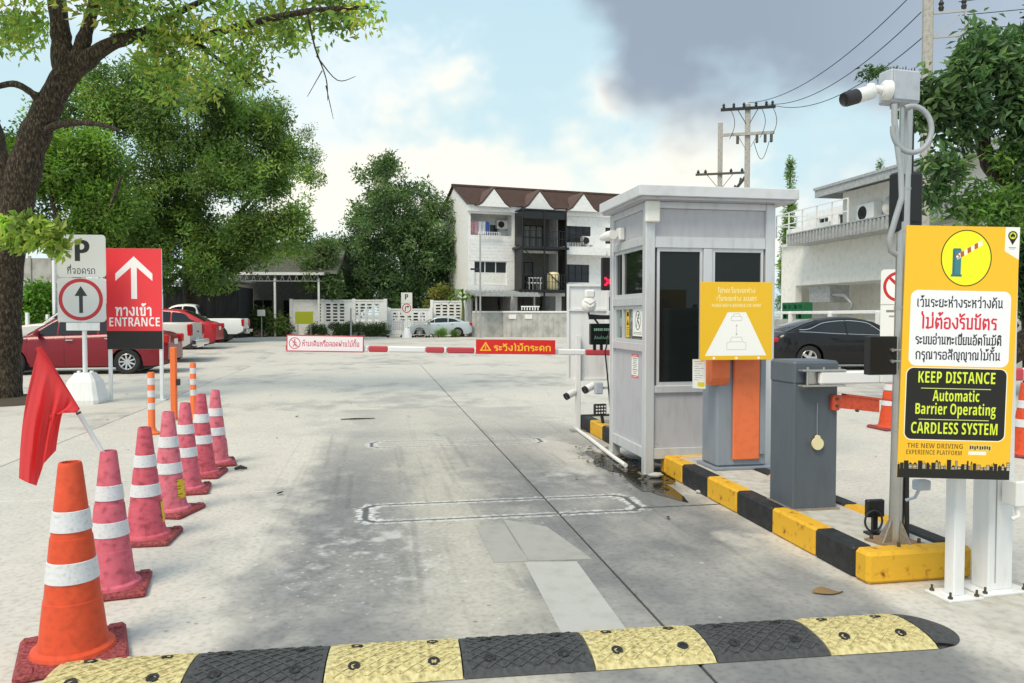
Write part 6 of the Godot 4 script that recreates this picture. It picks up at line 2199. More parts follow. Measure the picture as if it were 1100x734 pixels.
func build_entry_machines() -> void:
	# gate of the neighbouring lane
	var g := gate_cabinet("barrier_gate", "slate-grey barrier gate on the island, its white boom reaching right", W(2.65, 4.54, 0.161), LANE)
	boom(g, Vector3(0.14, 0.865, 0.055), Vector3(3.4, 0.875, 0.055), [[0.13, "w"], [0.20, "w"], [0.245, "r"], [0.36, "w"], [0.46, "r"], [0.64, "w"], [0.74, "r"], [0.9, "w"], [1.0, "r"]])
	var b := MB.new()
	b.box(Vector3(0.17, 0.914, 0.045), Vector3(0.30, 0.012, 0.07), 0.003); b.box(Vector3(0.17, 0.816, 0.045), Vector3(0.30, 0.012, 0.07), 0.003); b.box(Vector3(0.17, 0.865, 0.025), Vector3(0.2, 0.08, 0.016))
	b.tube([Vector3(0.17, 0.865, 0.03), Vector3(0.17, 0.865, -0.01)], [0.05], 16)
	for x in [0.06, 0.17, 0.28]:
		b.tube([Vector3(x, 0.81, 0.06), Vector3(x, 0.935, 0.06)], [0.008], 8)
	part(g, "boom_clamp", b, M.steel)
	b = MB.new()
	b.prism(PackedVector2Array([Vector2(0.262, 0.745), Vector2(0.33, 0.748), Vector2(0.60, 0.712), Vector2(0.60, 0.630), Vector2(0.33, 0.662), Vector2(0.262, 0.655)]), 0.012, Transform3D(Basis(), Vector3(0, 0, 0.012)))
	b.box(Vector3(0.43, 0.745, 0.0), Vector3(0.34, 0.012, 0.05), 0.0, Transform3D(Basis(Vector3.BACK, -0.13), Vector3(0, 0.045, 0)))
	b.box(Vector3(0.285, 0.70, 0.01), Vector3(0.05, 0.10, 0.03), 0.004)
	part(g, "support_arm", b, M.bracket_red)
	for p in [Vector3(0.29, 0.725, 0.028), Vector3(0.29, 0.68, 0.028), Vector3(0.44, 0.645, 0.02)]:
		b = MB.new()
		b.tube([p - Vector3(0, 0, 0.012), p + Vector3(0, 0, 0.006)], [0.010], 6)
		part(g, "bolt", b, M.bolt_dark)
	b = MB.new()
	b.tube([Vector3(0.165, 0.70, 0.004), Vector3(0.163, 0.60, 0.006), Vector3(0.165, 0.475, 0.006)], [0.002], 5)
	var seal := thing("hanging_tag", "cream round tag hanging by a wire on the slate-grey gate", "tag", g.position, LANE)
	part(seal, "wire", b, M.galvanised)
	b = MB.new()
	b.tube([Vector3(0.165, 0.435, 0.003), Vector3(0.165, 0.435, 0.018)], [0.040], 20); b.tube([Vector3(0.165, 0.474, 0.004), Vector3(0.165, 0.474, 0.016)], [0.018], 12)
	part(seal, "disc", b, M.plastic_cream)

	# ticket machine
	var t := thing("ticket_machine", "grey ticket machine with orange front on the island before the booth", "ticket machine", W(2.74, 5.86, 0.161), LANE)
	b = MB.new()
	b.box(Vector3(0.225, 0.68, -0.16), Vector3(0.44, 1.32, 0.30), 0.02)
	part(t, "housing", b, M.kiosk_grey)
	b = MB.new()
	b.box(Vector3(0.225, 0.012, -0.16), Vector3(0.50, 0.024, 0.36), 0.004)
	part(t, "base_plate", b, M.kiosk_grey)
	b = MB.new()
	b.box(Vector3(0.255, 0.70, 0.004), Vector3(0.235, 1.24, 0.026), 0.01)
	part(t, "front_panel", b, M.kiosk_orange)
	b = MB.new()
	b.prism(PackedVector2Array([Vector2(-0.12, 0.70), Vector2(0.0, 0.70), Vector2(0.045, 0.76), Vector2(0.045, 1.38), Vector2(0.02, 1.42), Vector2(-0.12, 1.42)]), 0.155, Transform3D(Basis(Vector3(0, 0, 1), Vector3.UP, Vector3(-1, 0, 0)), Vector3(0.012, 0, 0.0)))
	part(t, "side_hood", b, M.kiosk_orange)
	b = MB.new()
	b.box(Vector3(0.40, 0.75, 0.003), Vector3(0.05, 1.26, 0.02), 0.006)
	part(t, "edge_trim", b, M.kiosk_grey)
	# yellow board fixed to it
	var Y := Color(0.93, 0.74, 0.13)
	var c := Canvas.new(512, 528, Y, 2)
	var pale := Color(0.97, 0.92, 0.70)
	c.thai("โปรดเว้นระยะห่าง", 256, 72, 26, 4.5, pale, 0.5, 270)
	c.thai("เว้นระยะห่าง 2 เมตร", 256, 126, 26, 4.5, pale, 0.5, 290)
	c.text("PLEASE KEEP A DISTANCE 2 M. APART", 256, 168, 21, pale, 0.5, 350)
	c.poly(PackedVector2Array([Vector2(192, 204), Vector2(322, 204), Vector2(472, 500), Vector2(32, 500)]), Color(0.965, 0.965, 0.955))
	var ink := Color(0.72, 0.72, 0.72)
	for s in [[256.0, 240.0, 0.55], [256.0, 420.0, 1.0]]:
		var o := Vector2(s[0], s[1])
		var k: float = s[2]
		c.path([o + Vector2(-68, 40) * k, o + Vector2(-68, -6) * k, o + Vector2(-46, -14) * k, o + Vector2(-34, -46) * k, o + Vector2(34, -46) * k, o + Vector2(46, -14) * k, o + Vector2(68, -6) * k, o + Vector2(68, 40) * k, o + Vector2(-68, 40) * k], 3.2, ink)
		c.line(o + Vector2(-40, -14) * k, o + Vector2(40, -14) * k, 2.6, ink)
	c.line(Vector2(256, 296), Vector2(256, 352), 3, ink); c.tri(Vector2(248, 300), Vector2(264, 300), Vector2(256, 284), ink); c.tri(Vector2(248, 348), Vector2(264, 348), Vector2(256, 364), ink)
	for x in [96.0, 256.0, 416.0]: c.disc(Vector2(x, 516), 9, Color(0.97, 0.97, 0.95))
	var sp := dp(791, 345, 6.10)
	t = thing("distance_board", "yellow square board with white road drawing on the ticket machine", "sign", sp, LANE - 0.03)
	b = MB.new()
	b.box(Vector3(0, 0, 0), Vector3(0.602, 0.617, 0.012), 0.003)
	part(t, "board", b, mat("board_yellow", lin(0.80, 0.47, 0.02), 0.5))
	b = MB.new()
	b.face(Vector3(-0.2995, 0.307, 0.0075), Vector3(0.2995, 0.307, 0.0075), Vector3(0.2995, -0.307, 0.0075), Vector3(-0.2995, -0.307, 0.0075))
	part(t, "printed_face", b, printed("distance_print", c.tex(), 0.45))
	b = MB.new()
	for x in [-0.02, 0.12]:
		b = MB.new()
		b.box(Vector3(x, -0.1, -0.07), Vector3(0.03, 0.3, 0.125))
		part(t, "fixing", b, M.steel)
	# paper hanging from its corner
	c = Canvas.new(128, 256, Color(0.92, 0.92, 0.91), 3)
	for k in 9: c.rect(14 + (k % 2) * 10, 18 + k * 20, 84 - (k % 3) * 18, 5, Color(0.6, 0.6, 0.62))
	c.round_rect(50, 200, 70, 40, 6, Color(0.86, 0.80, 0.12)); c.disc(Vector2(96, 12), 10, Color(0.86, 0.80, 0.12))
	var pp := dp(751, 402, 6.17)
	b = MB.new()
	b.face(Vector3(-0.058, 0.12, 0.004), Vector3(0.058, 0.12, 0.0), Vector3(0.056, -0.12, 0.0), Vector3(-0.060, -0.11, 0.012))
	solo("price_sheet", b, printed("price_sheet_print", c.tex(), 0.6), "white printed sheet with yellow corner on the ticket machine's orange hood", "sheet", pp, LANE)

	# ---- mast with camera at the island's end
	var base := W(2.84, 3.80, 0.161)
	t = thing("camera_mast", "steel mast on a gusseted base plate at the island's end", "mast", base, LANE + 0.3)
	b = MB.new()
	b.tube([Vector3(0, 0.012, 0), Vector3(0.02, 1.2, 0), Vector3(0.036, 2.43, 0)], [0.034], 18)
	part(t, "tube", b, M.steel)
	b = MB.new()
	b.box(Vector3(0, 0.006, 0), Vector3(0.22, 0.012, 0.22))
	part(t, "base_plate", b, M.rusty_plate)
	for k in 4:
		b = MB.new()
		b.prism(PackedVector2Array([Vector2(0.032, 0.012), Vector2(0.10, 0.012), Vector2(0.034, 0.13)]), 0.008, Transform3D(Basis(Vector3.UP, PI / 2 * k), Vector3.ZERO))
		part(t, "gusset", b, M.steel_dull)
		b = MB.new()
		var q := Vector3(0.085, 0, 0.085).rotated(Vector3.UP, PI / 2 * k)
		b.tube([q + Vector3(0, 0.01, 0), q + Vector3(0, 0.035, 0)], [0.010], 6)
		part(t, "bolt", b, M.bolt_dark)
	for y in [0.62, 0.95, 1.30, 1.72, 1.95]:
		b = MB.new()
		b.tube([Vector3(0.018 * y / 1.2, y, 0), Vector3(0.018 * y / 1.2, y + 0.014, 0)], [0.0365], 16)
		part(t, "strap", b, M.galvanised)
	b = MB.new()
	b.tube([Vector3(0.06, 0.02, 0.03), Vector3(0.05, 0.3, 0.03), Vector3(0.055, 1.2, 0.02), Vector3(0.07, 2.3, 0.01)], [0.013], 8)
	b.tube([Vector3(0.085, 0.02, -0.02), Vector3(0.075, 0.2, -0.01), Vector3(0.06, 0.45, 0.0), Vector3(0.064, 1.2, -0.02)], [0.009], 8)
	part(t, "cable", b, M.black_rubber)
	# junction box
	var jb := dp(966, 95, 4.12)
	var j := thing("junction_box", "light grey junction box on top of the mast", "box", jb, LANE + 0.1)
	b = MB.new()
	b.box(Vector3(0, 0, 0), Vector3(0.185, 0.17, 0.10), 0.008)
	part(j, "case", b, M.box_grey)
	b = MB.new()
	b.box(Vector3(0, 0, 0.054), Vector3(0.165, 0.15, 0.008), 0.003)
	part(j, "lid", b, M.box_grey)
	for k in 9:
		b = MB.new()
		var x := -0.075 + k * 0.019
		b.tube([Vector3(x, 0.084, 0.02), Vector3(x + 0.004, 0.10 + 0.006 * (k % 3), 0.02)], [0.005, 0.002], 5)
		part(j, "bird_spike", b, M.trim_black)
	for x in [-0.04, -0.015, 0.06]:
		b = MB.new()
		b.tube([Vector3(x, -0.083, 0.0), Vector3(x, -0.11, 0.0)], [0.014], 8)
		part(j, "cable_gland", b, M.conduit_grey)
	# bullet camera
	var cc := dp(946, 97, 4.05)
	j = thing("bullet_camera", "white bullet camera with black hood pointing left from the mast top", "camera", cc)
	b = MB.new()
	b.lathe([Vector2(0, 0), Vector2(0.05, 0), Vector2(0.05, 0.03), Vector2(0.036, 0.045), Vector2(0, 0.045)], 20, Transform3D(Basis(Vector3.BACK, PI / 2), Vector3(0.05, 0.0, 0.0)))
	b.tube([Vector3(0.01, 0.0, 0), Vector3(-0.045, 0.006, 0.012)], [0.022, 0.019], 12)
	part(j, "mount", b, M.plastic_white)
	b = MB.new()
	b.lathe([Vector2(0, -0.026), Vector2(0.02, -0.022), Vector2(0.027, 0), Vector2(0.02, 0.022), Vector2(0, 0.026)], 14, Transform3D(Basis(), Vector3(-0.056, 0.006, 0.014)))
	part(j, "joint", b, M.plastic_white)
	var a0 := Vector3(-0.045, -0.012, 0.02)
	var dir := Vector3(-0.93, -0.30, 0.25).normalized()
	b = MB.new()
	b.tube([a0, a0 + dir * 0.01, a0 + dir * 0.11], [0.026, 0.036, 0.037], 18)
	part(j, "body", b, M.plastic_white)
	b = MB.new()
	b.tube([a0 + dir * 0.108, a0 + dir * 0.175, a0 + dir * 0.19, a0 + dir * 0.178], [0.0385, 0.0385, 0.034, 0.030], 18)
	part(j, "hood", b, M.trim_black)
	# flexible conduit: loop by the box, then a hose falling along the mast
	b = MB.new()
	var pts := []
	for k in 23:
		var a := deg_to_rad(112.0 - 300.0 * k / 22.0)
		pts.append(dp(980 + cos(a) * 21.0, 139 - sin(a) * 25.0, 4.05 - 0.03 * k / 22.0))
	b.tube(pts, [0.0135], 10)
	solo("conduit_loop", b, M.conduit_grey, "grey conduit curled in a loop below the junction box", "conduit")
	b = MB.new()
	pts = []
	for q in [[961, 112], [961, 130], [964, 155], [968, 185], [969, 212], [962, 235], [956, 256], [957, 270], [964, 274]]:
		pts.append(dp(q[0], q[1], 4.03))
	b.tube(pts, [0.015], 10)
	solo("conduit_hose", b, M.conduit_grey, "grey conduit hose falling beside the upper mast", "conduit")
	# black panels strapped to the mast
	var bp := dp(946, 382, 4.10)
	j = thing("black_display", "black rectangular display clamped to the mast beside the white boom", "display", bp, LANE)
	b = MB.new()
	b.box(Vector3(0, 0, 0), Vector3(0.165, 0.205, 0.05), 0.004)
	part(j, "case", b, M.black_metal)
	for y in [-0.03, 0.03]:
		b = MB.new()
		b.tube([Vector3(0.05, y, 0.032), Vector3(0.105, y, 0.032)], [0.006], 8); b.tube([Vector3(0.045, y, 0.02), Vector3(0.045, y, 0.04)], [0.010], 8)
		part(j, "clamp", b, M.steel)
	bp = dp(973, 218, 4.28)
	b = MB.new()
	b.box(Vector3(0, 0, 0), Vector3(0.155, 0.33, 0.09), 0.012)
	b.box(Vector3(0, 0.02, 0.048), Vector3(0.12, 0.26, 0.008), 0.003)
	solo("black_speaker", b, M.black_metal, "tall black box fixed behind the upper mast", "box", bp, LANE)
	# little floodlight at the mast's foot
	bp = W(2.86, 3.98, 0.161)
	j = thing("small_floodlight", "small black floodlight with coiled cable at the mast's foot", "floodlight", bp, LANE)
	b = MB.new()
	b.box(Vector3(-0.02, 0.15, 0), Vector3(0.11, 0.10, 0.035), 0.006)
	part(j, "head", b, M.black_metal)
	b = MB.new()
	b.box(Vector3(-0.02, 0.05, 0.0), Vector3(0.03, 0.10, 0.02)); b.box(Vector3(-0.02, 0.006, 0), Vector3(0.10, 0.012, 0.06))
	part(j, "bracket", b, M.black_metal)
	b = MB.new()
	pts = []
	for k in 17: pts.append(Vector3(-0.05 + cos(TAU * k / 16) * 0.055, 0.085 + sin(TAU * k / 16) * 0.06, 0.035))
	b.tube(pts, [0.006], 6, false)
	part(j, "cable", b, M.black_rubber)


# ---------------------------------------------------------------- behind the booth
func build_rear_island_things() -> void:
	var b: MB
	var g := gate_cabinet("barrier_gate", "barrier gate hidden behind the booth, its boom crossing the entry lane", W(2.86, 8.80, 0.161), LANE)
	var inv := g.transform.affine_inverse()
	var pivot := inv * dp(657, 379, 9.12)
	var tip := inv * dp(307, 373.5, 8.47)
	var at := func(px: float) -> float: return clampf((657.0 - px) / 350.0, 0.0, 1.0)
	boom(g, pivot, tip, [[at.call(627.0), "r"], [at.call(596.0), "w"], [at.call(511.0), "w"], [at.call(503.0), "w"], [at.call(473.5), "r"], [at.call(470.5), "w"], [at.call(451.0), "r"], [at.call(411.0), "w"], [at.call(391.0), "r"], [at.call(312.0), "w"], [1.0, "r"]], 0.068)
	b = MB.new()
	b.bar(pivot, Vector3(0.10, 0.83, 0.05), 0.05, 0.07); b.tube([Vector3(0.12, 0.83, 0.06), Vector3(0.12, 0.83, -0.01)], [0.055], 14)
	part(g, "boom_clamp", b, M.steel)
	# boards on the boom
	var red := Color(0.86, 0.15, 0.13)
	var amber := Color(1.0, 0.78, 0.22)
	var c := Canvas.new(640, 128, red, 3)
	c.poly(PackedVector2Array([Vector2(75, 18), Vector2(122, 100), Vector2(28, 100)]), amber)
	c.poly(PackedVector2Array([Vector2(75, 40), Vector2(104, 90), Vector2(46, 90)]), red)
	c.rect(71, 52, 8, 22, amber); c.disc(Vector2(75, 82), 5, amber)
	c.thai("ระวังไม้กระดก", 144, 96, 42, 10.5, amber, 0.0, 470)
	boom_board(g, inv, dp(511, 364.5, 8.80), dp(596, 365.5, 8.97), 0.168, c, "raised-red", "boom_warning_board", "red board with yellow warning triangle and Thai lettering on the boom")
	var wht := Color(0.95, 0.92, 0.93)
	var rose := Color(0.80, 0.36, 0.44)
	c = Canvas.new(640, 136, Color(0.80, 0.24, 0.30), 3)
	c.rect(8, 8, 624, 120, wht)
	c.disc(Vector2(66, 68), 48, rose); c.disc(Vector2(66, 68), 41, wht)
	c.disc(Vector2(66, 42), 7, rose); c.path([Vector2(66, 50), Vector2(64, 74), Vector2(52, 96)], 7, rose); c.path([Vector2(64, 74), Vector2(80, 96)], 7, rose); c.path([Vector2(52, 66), Vector2(66, 54), Vector2(80, 66)], 6, rose)
	c.line(Vector2(36, 38), Vector2(96, 98), 6, rose)
	c.thai("ห้ามเดินหรือลอดผ่านไม้กั้น", 128, 90, 34, 6, rose, 0.0, 480)
	boom_board(g, inv, dp(308, 359.5, 8.45), dp(391, 361, 8.61), 0.185, c, "pale", "boom_walk_board", "white red-edged board with crossed walking figure near the boom's tip")

	# white board seen from behind, on its post
	var p := dp(631, 357, 9.55)
	var t := thing("rear_sign", "white sign board seen from behind on a white post past the booth", "sign", Vector3(p.x, 0.0, p.z), 0.12)
	b = MB.new()
	b.box(Vector3(0, 1.22, 0), Vector3(0.52, 1.20, 0.02), 0.004)
	part(t, "board", b, M.white_paint)
	b = MB.new()
	for x in [-0.25, 0.25]: b.box(Vector3(x, 1.22, 0.022), Vector3(0.028, 1.20, 0.024))
	for y in [0.635, 1.805]: b.box(Vector3(0, y, 0.022), Vector3(0.47, 0.028, 0.023))
	b.box(Vector3(0, 1.5, 0.022), Vector3(0.47, 0.026, 0.02))
	part(t, "stiffener", b, M.white_paint)
	b = MB.new()
	b.box(Vector3(-0.13, 0.60, 0.06), Vector3(0.06, 1.18, 0.05), 0.004)
	part(t, "post", b, M.white_paint)
	b = MB.new()
	b.box(Vector3(-0.13, 0.006, 0.06), Vector3(0.18, 0.012, 0.18))
	part(t, "base_plate", b, M.steel_dull)

	# signal mast with red cross, display, lamp
	p = W(2.64, 8.36, 0.17)
	t = thing("signal_mast", "thin steel signal mast rising behind the booth's left edge", "mast", p, LANE)
	b = MB.new()
	b.tube([Vector3.ZERO, Vector3(0, 2.45, 0)], [0.028], 12)
	part(t, "tube", b, M.steel)
	b = MB.new()
	b.box(Vector3(0, 0.006, 0), Vector3(0.13, 0.012, 0.13))
	part(t, "base_plate", b, M.steel_dull)
	b = MB.new()
	b.tube([Vector3(-0.03, 0.2, 0.03), Vector3(-0.06, 0.5, 0.04), Vector3(-0.10, 0.85, 0.05), Vector3(-0.04, 1.1, 0.03)], [0.009], 6)
	b.tube([Vector3(0.04, 0.1, 0.04), Vector3(0.05, 0.3, 0.08), Vector3(0.02, 0.48, 0.05)], [0.008], 6)
	part(t, "cable", b, M.black_rubber)
	p = dp(653, 294.5, 8.52)
	t = thing("lane_signal", "black lane signal showing a lit red cross behind the booth", "signal", p, LANE)
	b = MB.new()
	b.box(Vector3(0, 0, 0), Vector3(0.145, 0.36, 0.06), 0.006)
	part(t, "case", b, M.black_metal)
	b = MB.new()
	for i in 5:
		for s in [0, 1]:
			if i == 2 and s == 1: continue
			b.box(Vector3(-0.036 + i * 0.018, -0.085 + (i - 2) * 0.018 * (1 if s == 0 else -1), 0.034), Vector3(0.022, 0.022, 0.008), 0.004)
	part(t, "red_cross", b, M.signal_red)
	var om := OmniLight3D.new()
	om.name = "cross_glow"
	om.light_color = Color(1.0, 0.1, 0.22)
	om.light_energy = 0.01
	om.light_size = 0.06
	om.omni_range = 20.0
	om.omni_attenuation = 2.0
	om.shadow_enabled = true
	om.position = Vector3(0, -0.085, 0.06)
	t.add_child(om)
	# text display
	c = Canvas.new(256, 224, Color(0.035, 0.05, 0.045), 3)
	var led := Color(0.62, 0.80, 0.72)
	for k in 9:
		c.rect(34 + k * 21 + (8 if k > 4 else 0), 48, 13, 26, led); c.rect(38 + k * 21 + (8 if k > 4 else 0), 56, 5, 10, Color(0.035, 0.05, 0.045))
	for k in 8: c.line(Vector2(40 + k * 23, 164), Vector2(50 + k * 23, 132 + (k % 3) * 8), 6, Color(0.52, 0.74, 0.62))
	p = dp(646, 359, 8.75)
	t = thing("text_display", "small black display with pale green lettering beside the booth", "display", p, LANE)
	b = MB.new()
	b.box(Vector3(0, 0, 0), Vector3(0.27, 0.24, 0.07), 0.006)
	part(t, "case", b, M.black_metal)
	b = MB.new()
	b.face(Vector3(-0.13, 0.114, 0.0365), Vector3(0.13, 0.114, 0.0365), Vector3(0.13, -0.114, 0.0365), Vector3(-0.13, -0.114, 0.0365))
	part(t, "screen", b, printed("text_display_print", c.tex(), 0.3))
	b = MB.new()
	for x in [-0.08, 0.0]: b.box(Vector3(x, -0.15, 0), Vector3(0.03, 0.07, 0.03))
	part(t, "bracket", b, M.black_metal)
	# round lamp on its arm
	p = dp(633, 327, 8.9)
	t = thing("round_lamp", "white round floodlight on a black arm in front of the white board", "lamp", p, 0.1)
	b = MB.new()
	b.lathe([Vector2(0, 0.05), Vector2(0.05, 0.045), Vector2(0.085, 0.01), Vector2(0.09, -0.03), Vector2(0.075, -0.045), Vector2(0, -0.05)], 20, Transform3D(Basis(Vector3.RIGHT, 1.25), Vector3.ZERO))
	part(t, "head", b, M.plastic_white)
	b = MB.new()
	b.box(Vector3(0.01, 0.12, -0.03), Vector3(0.12, 0.10, 0.09), 0.02)
	part(t, "driver_box", b, M.plastic_white)
	b = MB.new()
	for k in 3: b.bar(Vector3(0, 0, 0.055), Vector3(cos(TAU * k / 3 + 0.5) * 0.085, sin(TAU * k / 3 + 0.5) * 0.085, 0.035), 0.006, 0.006)
	part(t, "guard", b, M.galvanised)
	b = MB.new()
	b.tube([Vector3(0, -0.07, -0.02), Vector3(0, -0.13, -0.02), Vector3(0.26, -0.15, -0.02)], [0.018], 8); b.box(Vector3(0.13, -0.15, -0.02), Vector3(0.26, 0.05, 0.04)); b.bar(Vector3(0.06, -0.16, -0.02), Vector3(0.2, -0.34, -0.02), 0.02, 0.02)
	part(t, "arm", b, M.black_metal)
	# two bullet cameras low on the white post
	for s in [[612.0, 424.0, 9.45, "white bullet camera low on the white post, further left"], [632.0, 417.0, 9.0, "white bullet camera beside the grey box near the booth"]]:
		p = dp(s[0], s[1], s[2])
		t = thing("bullet_camera", s[3], "camera", p, 0.0, "bullet cameras behind the booth")
		b = MB.new()
		b.tube([Vector3(0.075, 0.035, -0.03), Vector3(0.06, 0.03, -0.02), Vector3(-0.03, -0.012, 0.03)], [0.03, 0.045, 0.045], 14)
		part(t, "body", b, M.plastic_white)
		b = MB.new()
		b.tube([Vector3(-0.028, -0.012, 0.03), Vector3(-0.055, -0.026, 0.046), Vector3(-0.05, -0.024, 0.043)], [0.046, 0.044, 0.034], 14)
		part(t, "hood", b, M.trim_black)
		b = MB.new()
		b.bar(Vector3(0.06, 0.0, -0.02), Vector3(0.10, -0.02, -0.03), 0.03, 0.03); b.box(Vector3(0.115, -0.02, -0.03), Vector3(0.03, 0.09, 0.06), 0.006)
		part(t, "mount", b, M.plastic_white)
	p = dp(643, 417, 8.92)
	b = MB.new()
	b.box(Vector3(0, 0, 0), Vector3(0.09, 0.14, 0.07), 0.008); b.box(Vector3(0, 0, 0.038), Vector3(0.075, 0.12, 0.008), 0.002); b.box(Vector3(0.07, 0, 0.0), Vector3(0.08, 0.03, 0.02))
	solo("grey_box", b, M.box_grey, "small grey junction box behind the booth's left edge", "box", p, LANE)
	p = dp(644.5, 440, 8.95)
	t = thing("infrared_lamp", "square black lamp with rows of lenses low on the rear island", "lamp", p, LANE + 0.1)
	b = MB.new()
	b.box(Vector3(0, 0, 0), Vector3(0.15, 0.13, 0.05), 0.008)
	part(t, "case", b, M.black_metal)
	b = MB.new()
	for i in 4:
		for k in 3: b.tube([Vector3(-0.051 + i * 0.034, -0.036 + k * 0.036, 0.024), Vector3(-0.051 + i * 0.034, -0.036 + k * 0.036, 0.03)], [0.011], 10)
	part(t, "lens", b, M.lamp_white)
	b = MB.new()
	b.bar(Vector3(0.02, -0.06, 0), Vector3(0.04, -(p.y - 0.17) , 0), 0.03, 0.03)
	part(t, "stand", b, M.black_metal)
	# white pipe on the ground
	b = MB.new()
	b.tube([gp(618, 460, 0.025), gp(632, 470, 0.025), gp(645, 480, 0.025), gp(659, 491, 0.025), gp(672, 500, 0.025)], [0.022], 10)
	solo("ground_pipe", b, M.plastic_white, "white pipe lying along the kerb beside the booth", "pipe")


func boom_board(_g: Node3D, _inv: Transform3D, tl: Vector3, tr: Vector3, h: float, c: Canvas, _k: String, called: String, label: String) -> void:
	var w := tl.distance_to(tr)
	var x := (tr - tl).normalized()
	var z := x.cross(Vector3.UP).normalized()
	var y := z.cross(x)
	var t := thing(called, label, "sign")
	t.transform = Transform3D(Basis(x, y, z), (tl + tr) / 2.0 - y * h / 2.0 + z * 0.03)
	var b := MB.new()
	b.box(Vector3(0, 0, -0.004), Vector3(w, h, 0.008), 0.002)
	part(t, "board", b, M.boom_red)
	b = MB.new()
	b.face(Vector3(-w / 2 + 0.002, h / 2 - 0.002, 0.002), Vector3(w / 2 - 0.002, h / 2 - 0.002, 0.002), Vector3(w / 2 - 0.002, -h / 2 + 0.002, 0.002), Vector3(-w / 2 + 0.002, -h / 2 + 0.002, 0.002))
	part(t, "printed_face", b, printed(called + "_print", c.tex(), 0.5))


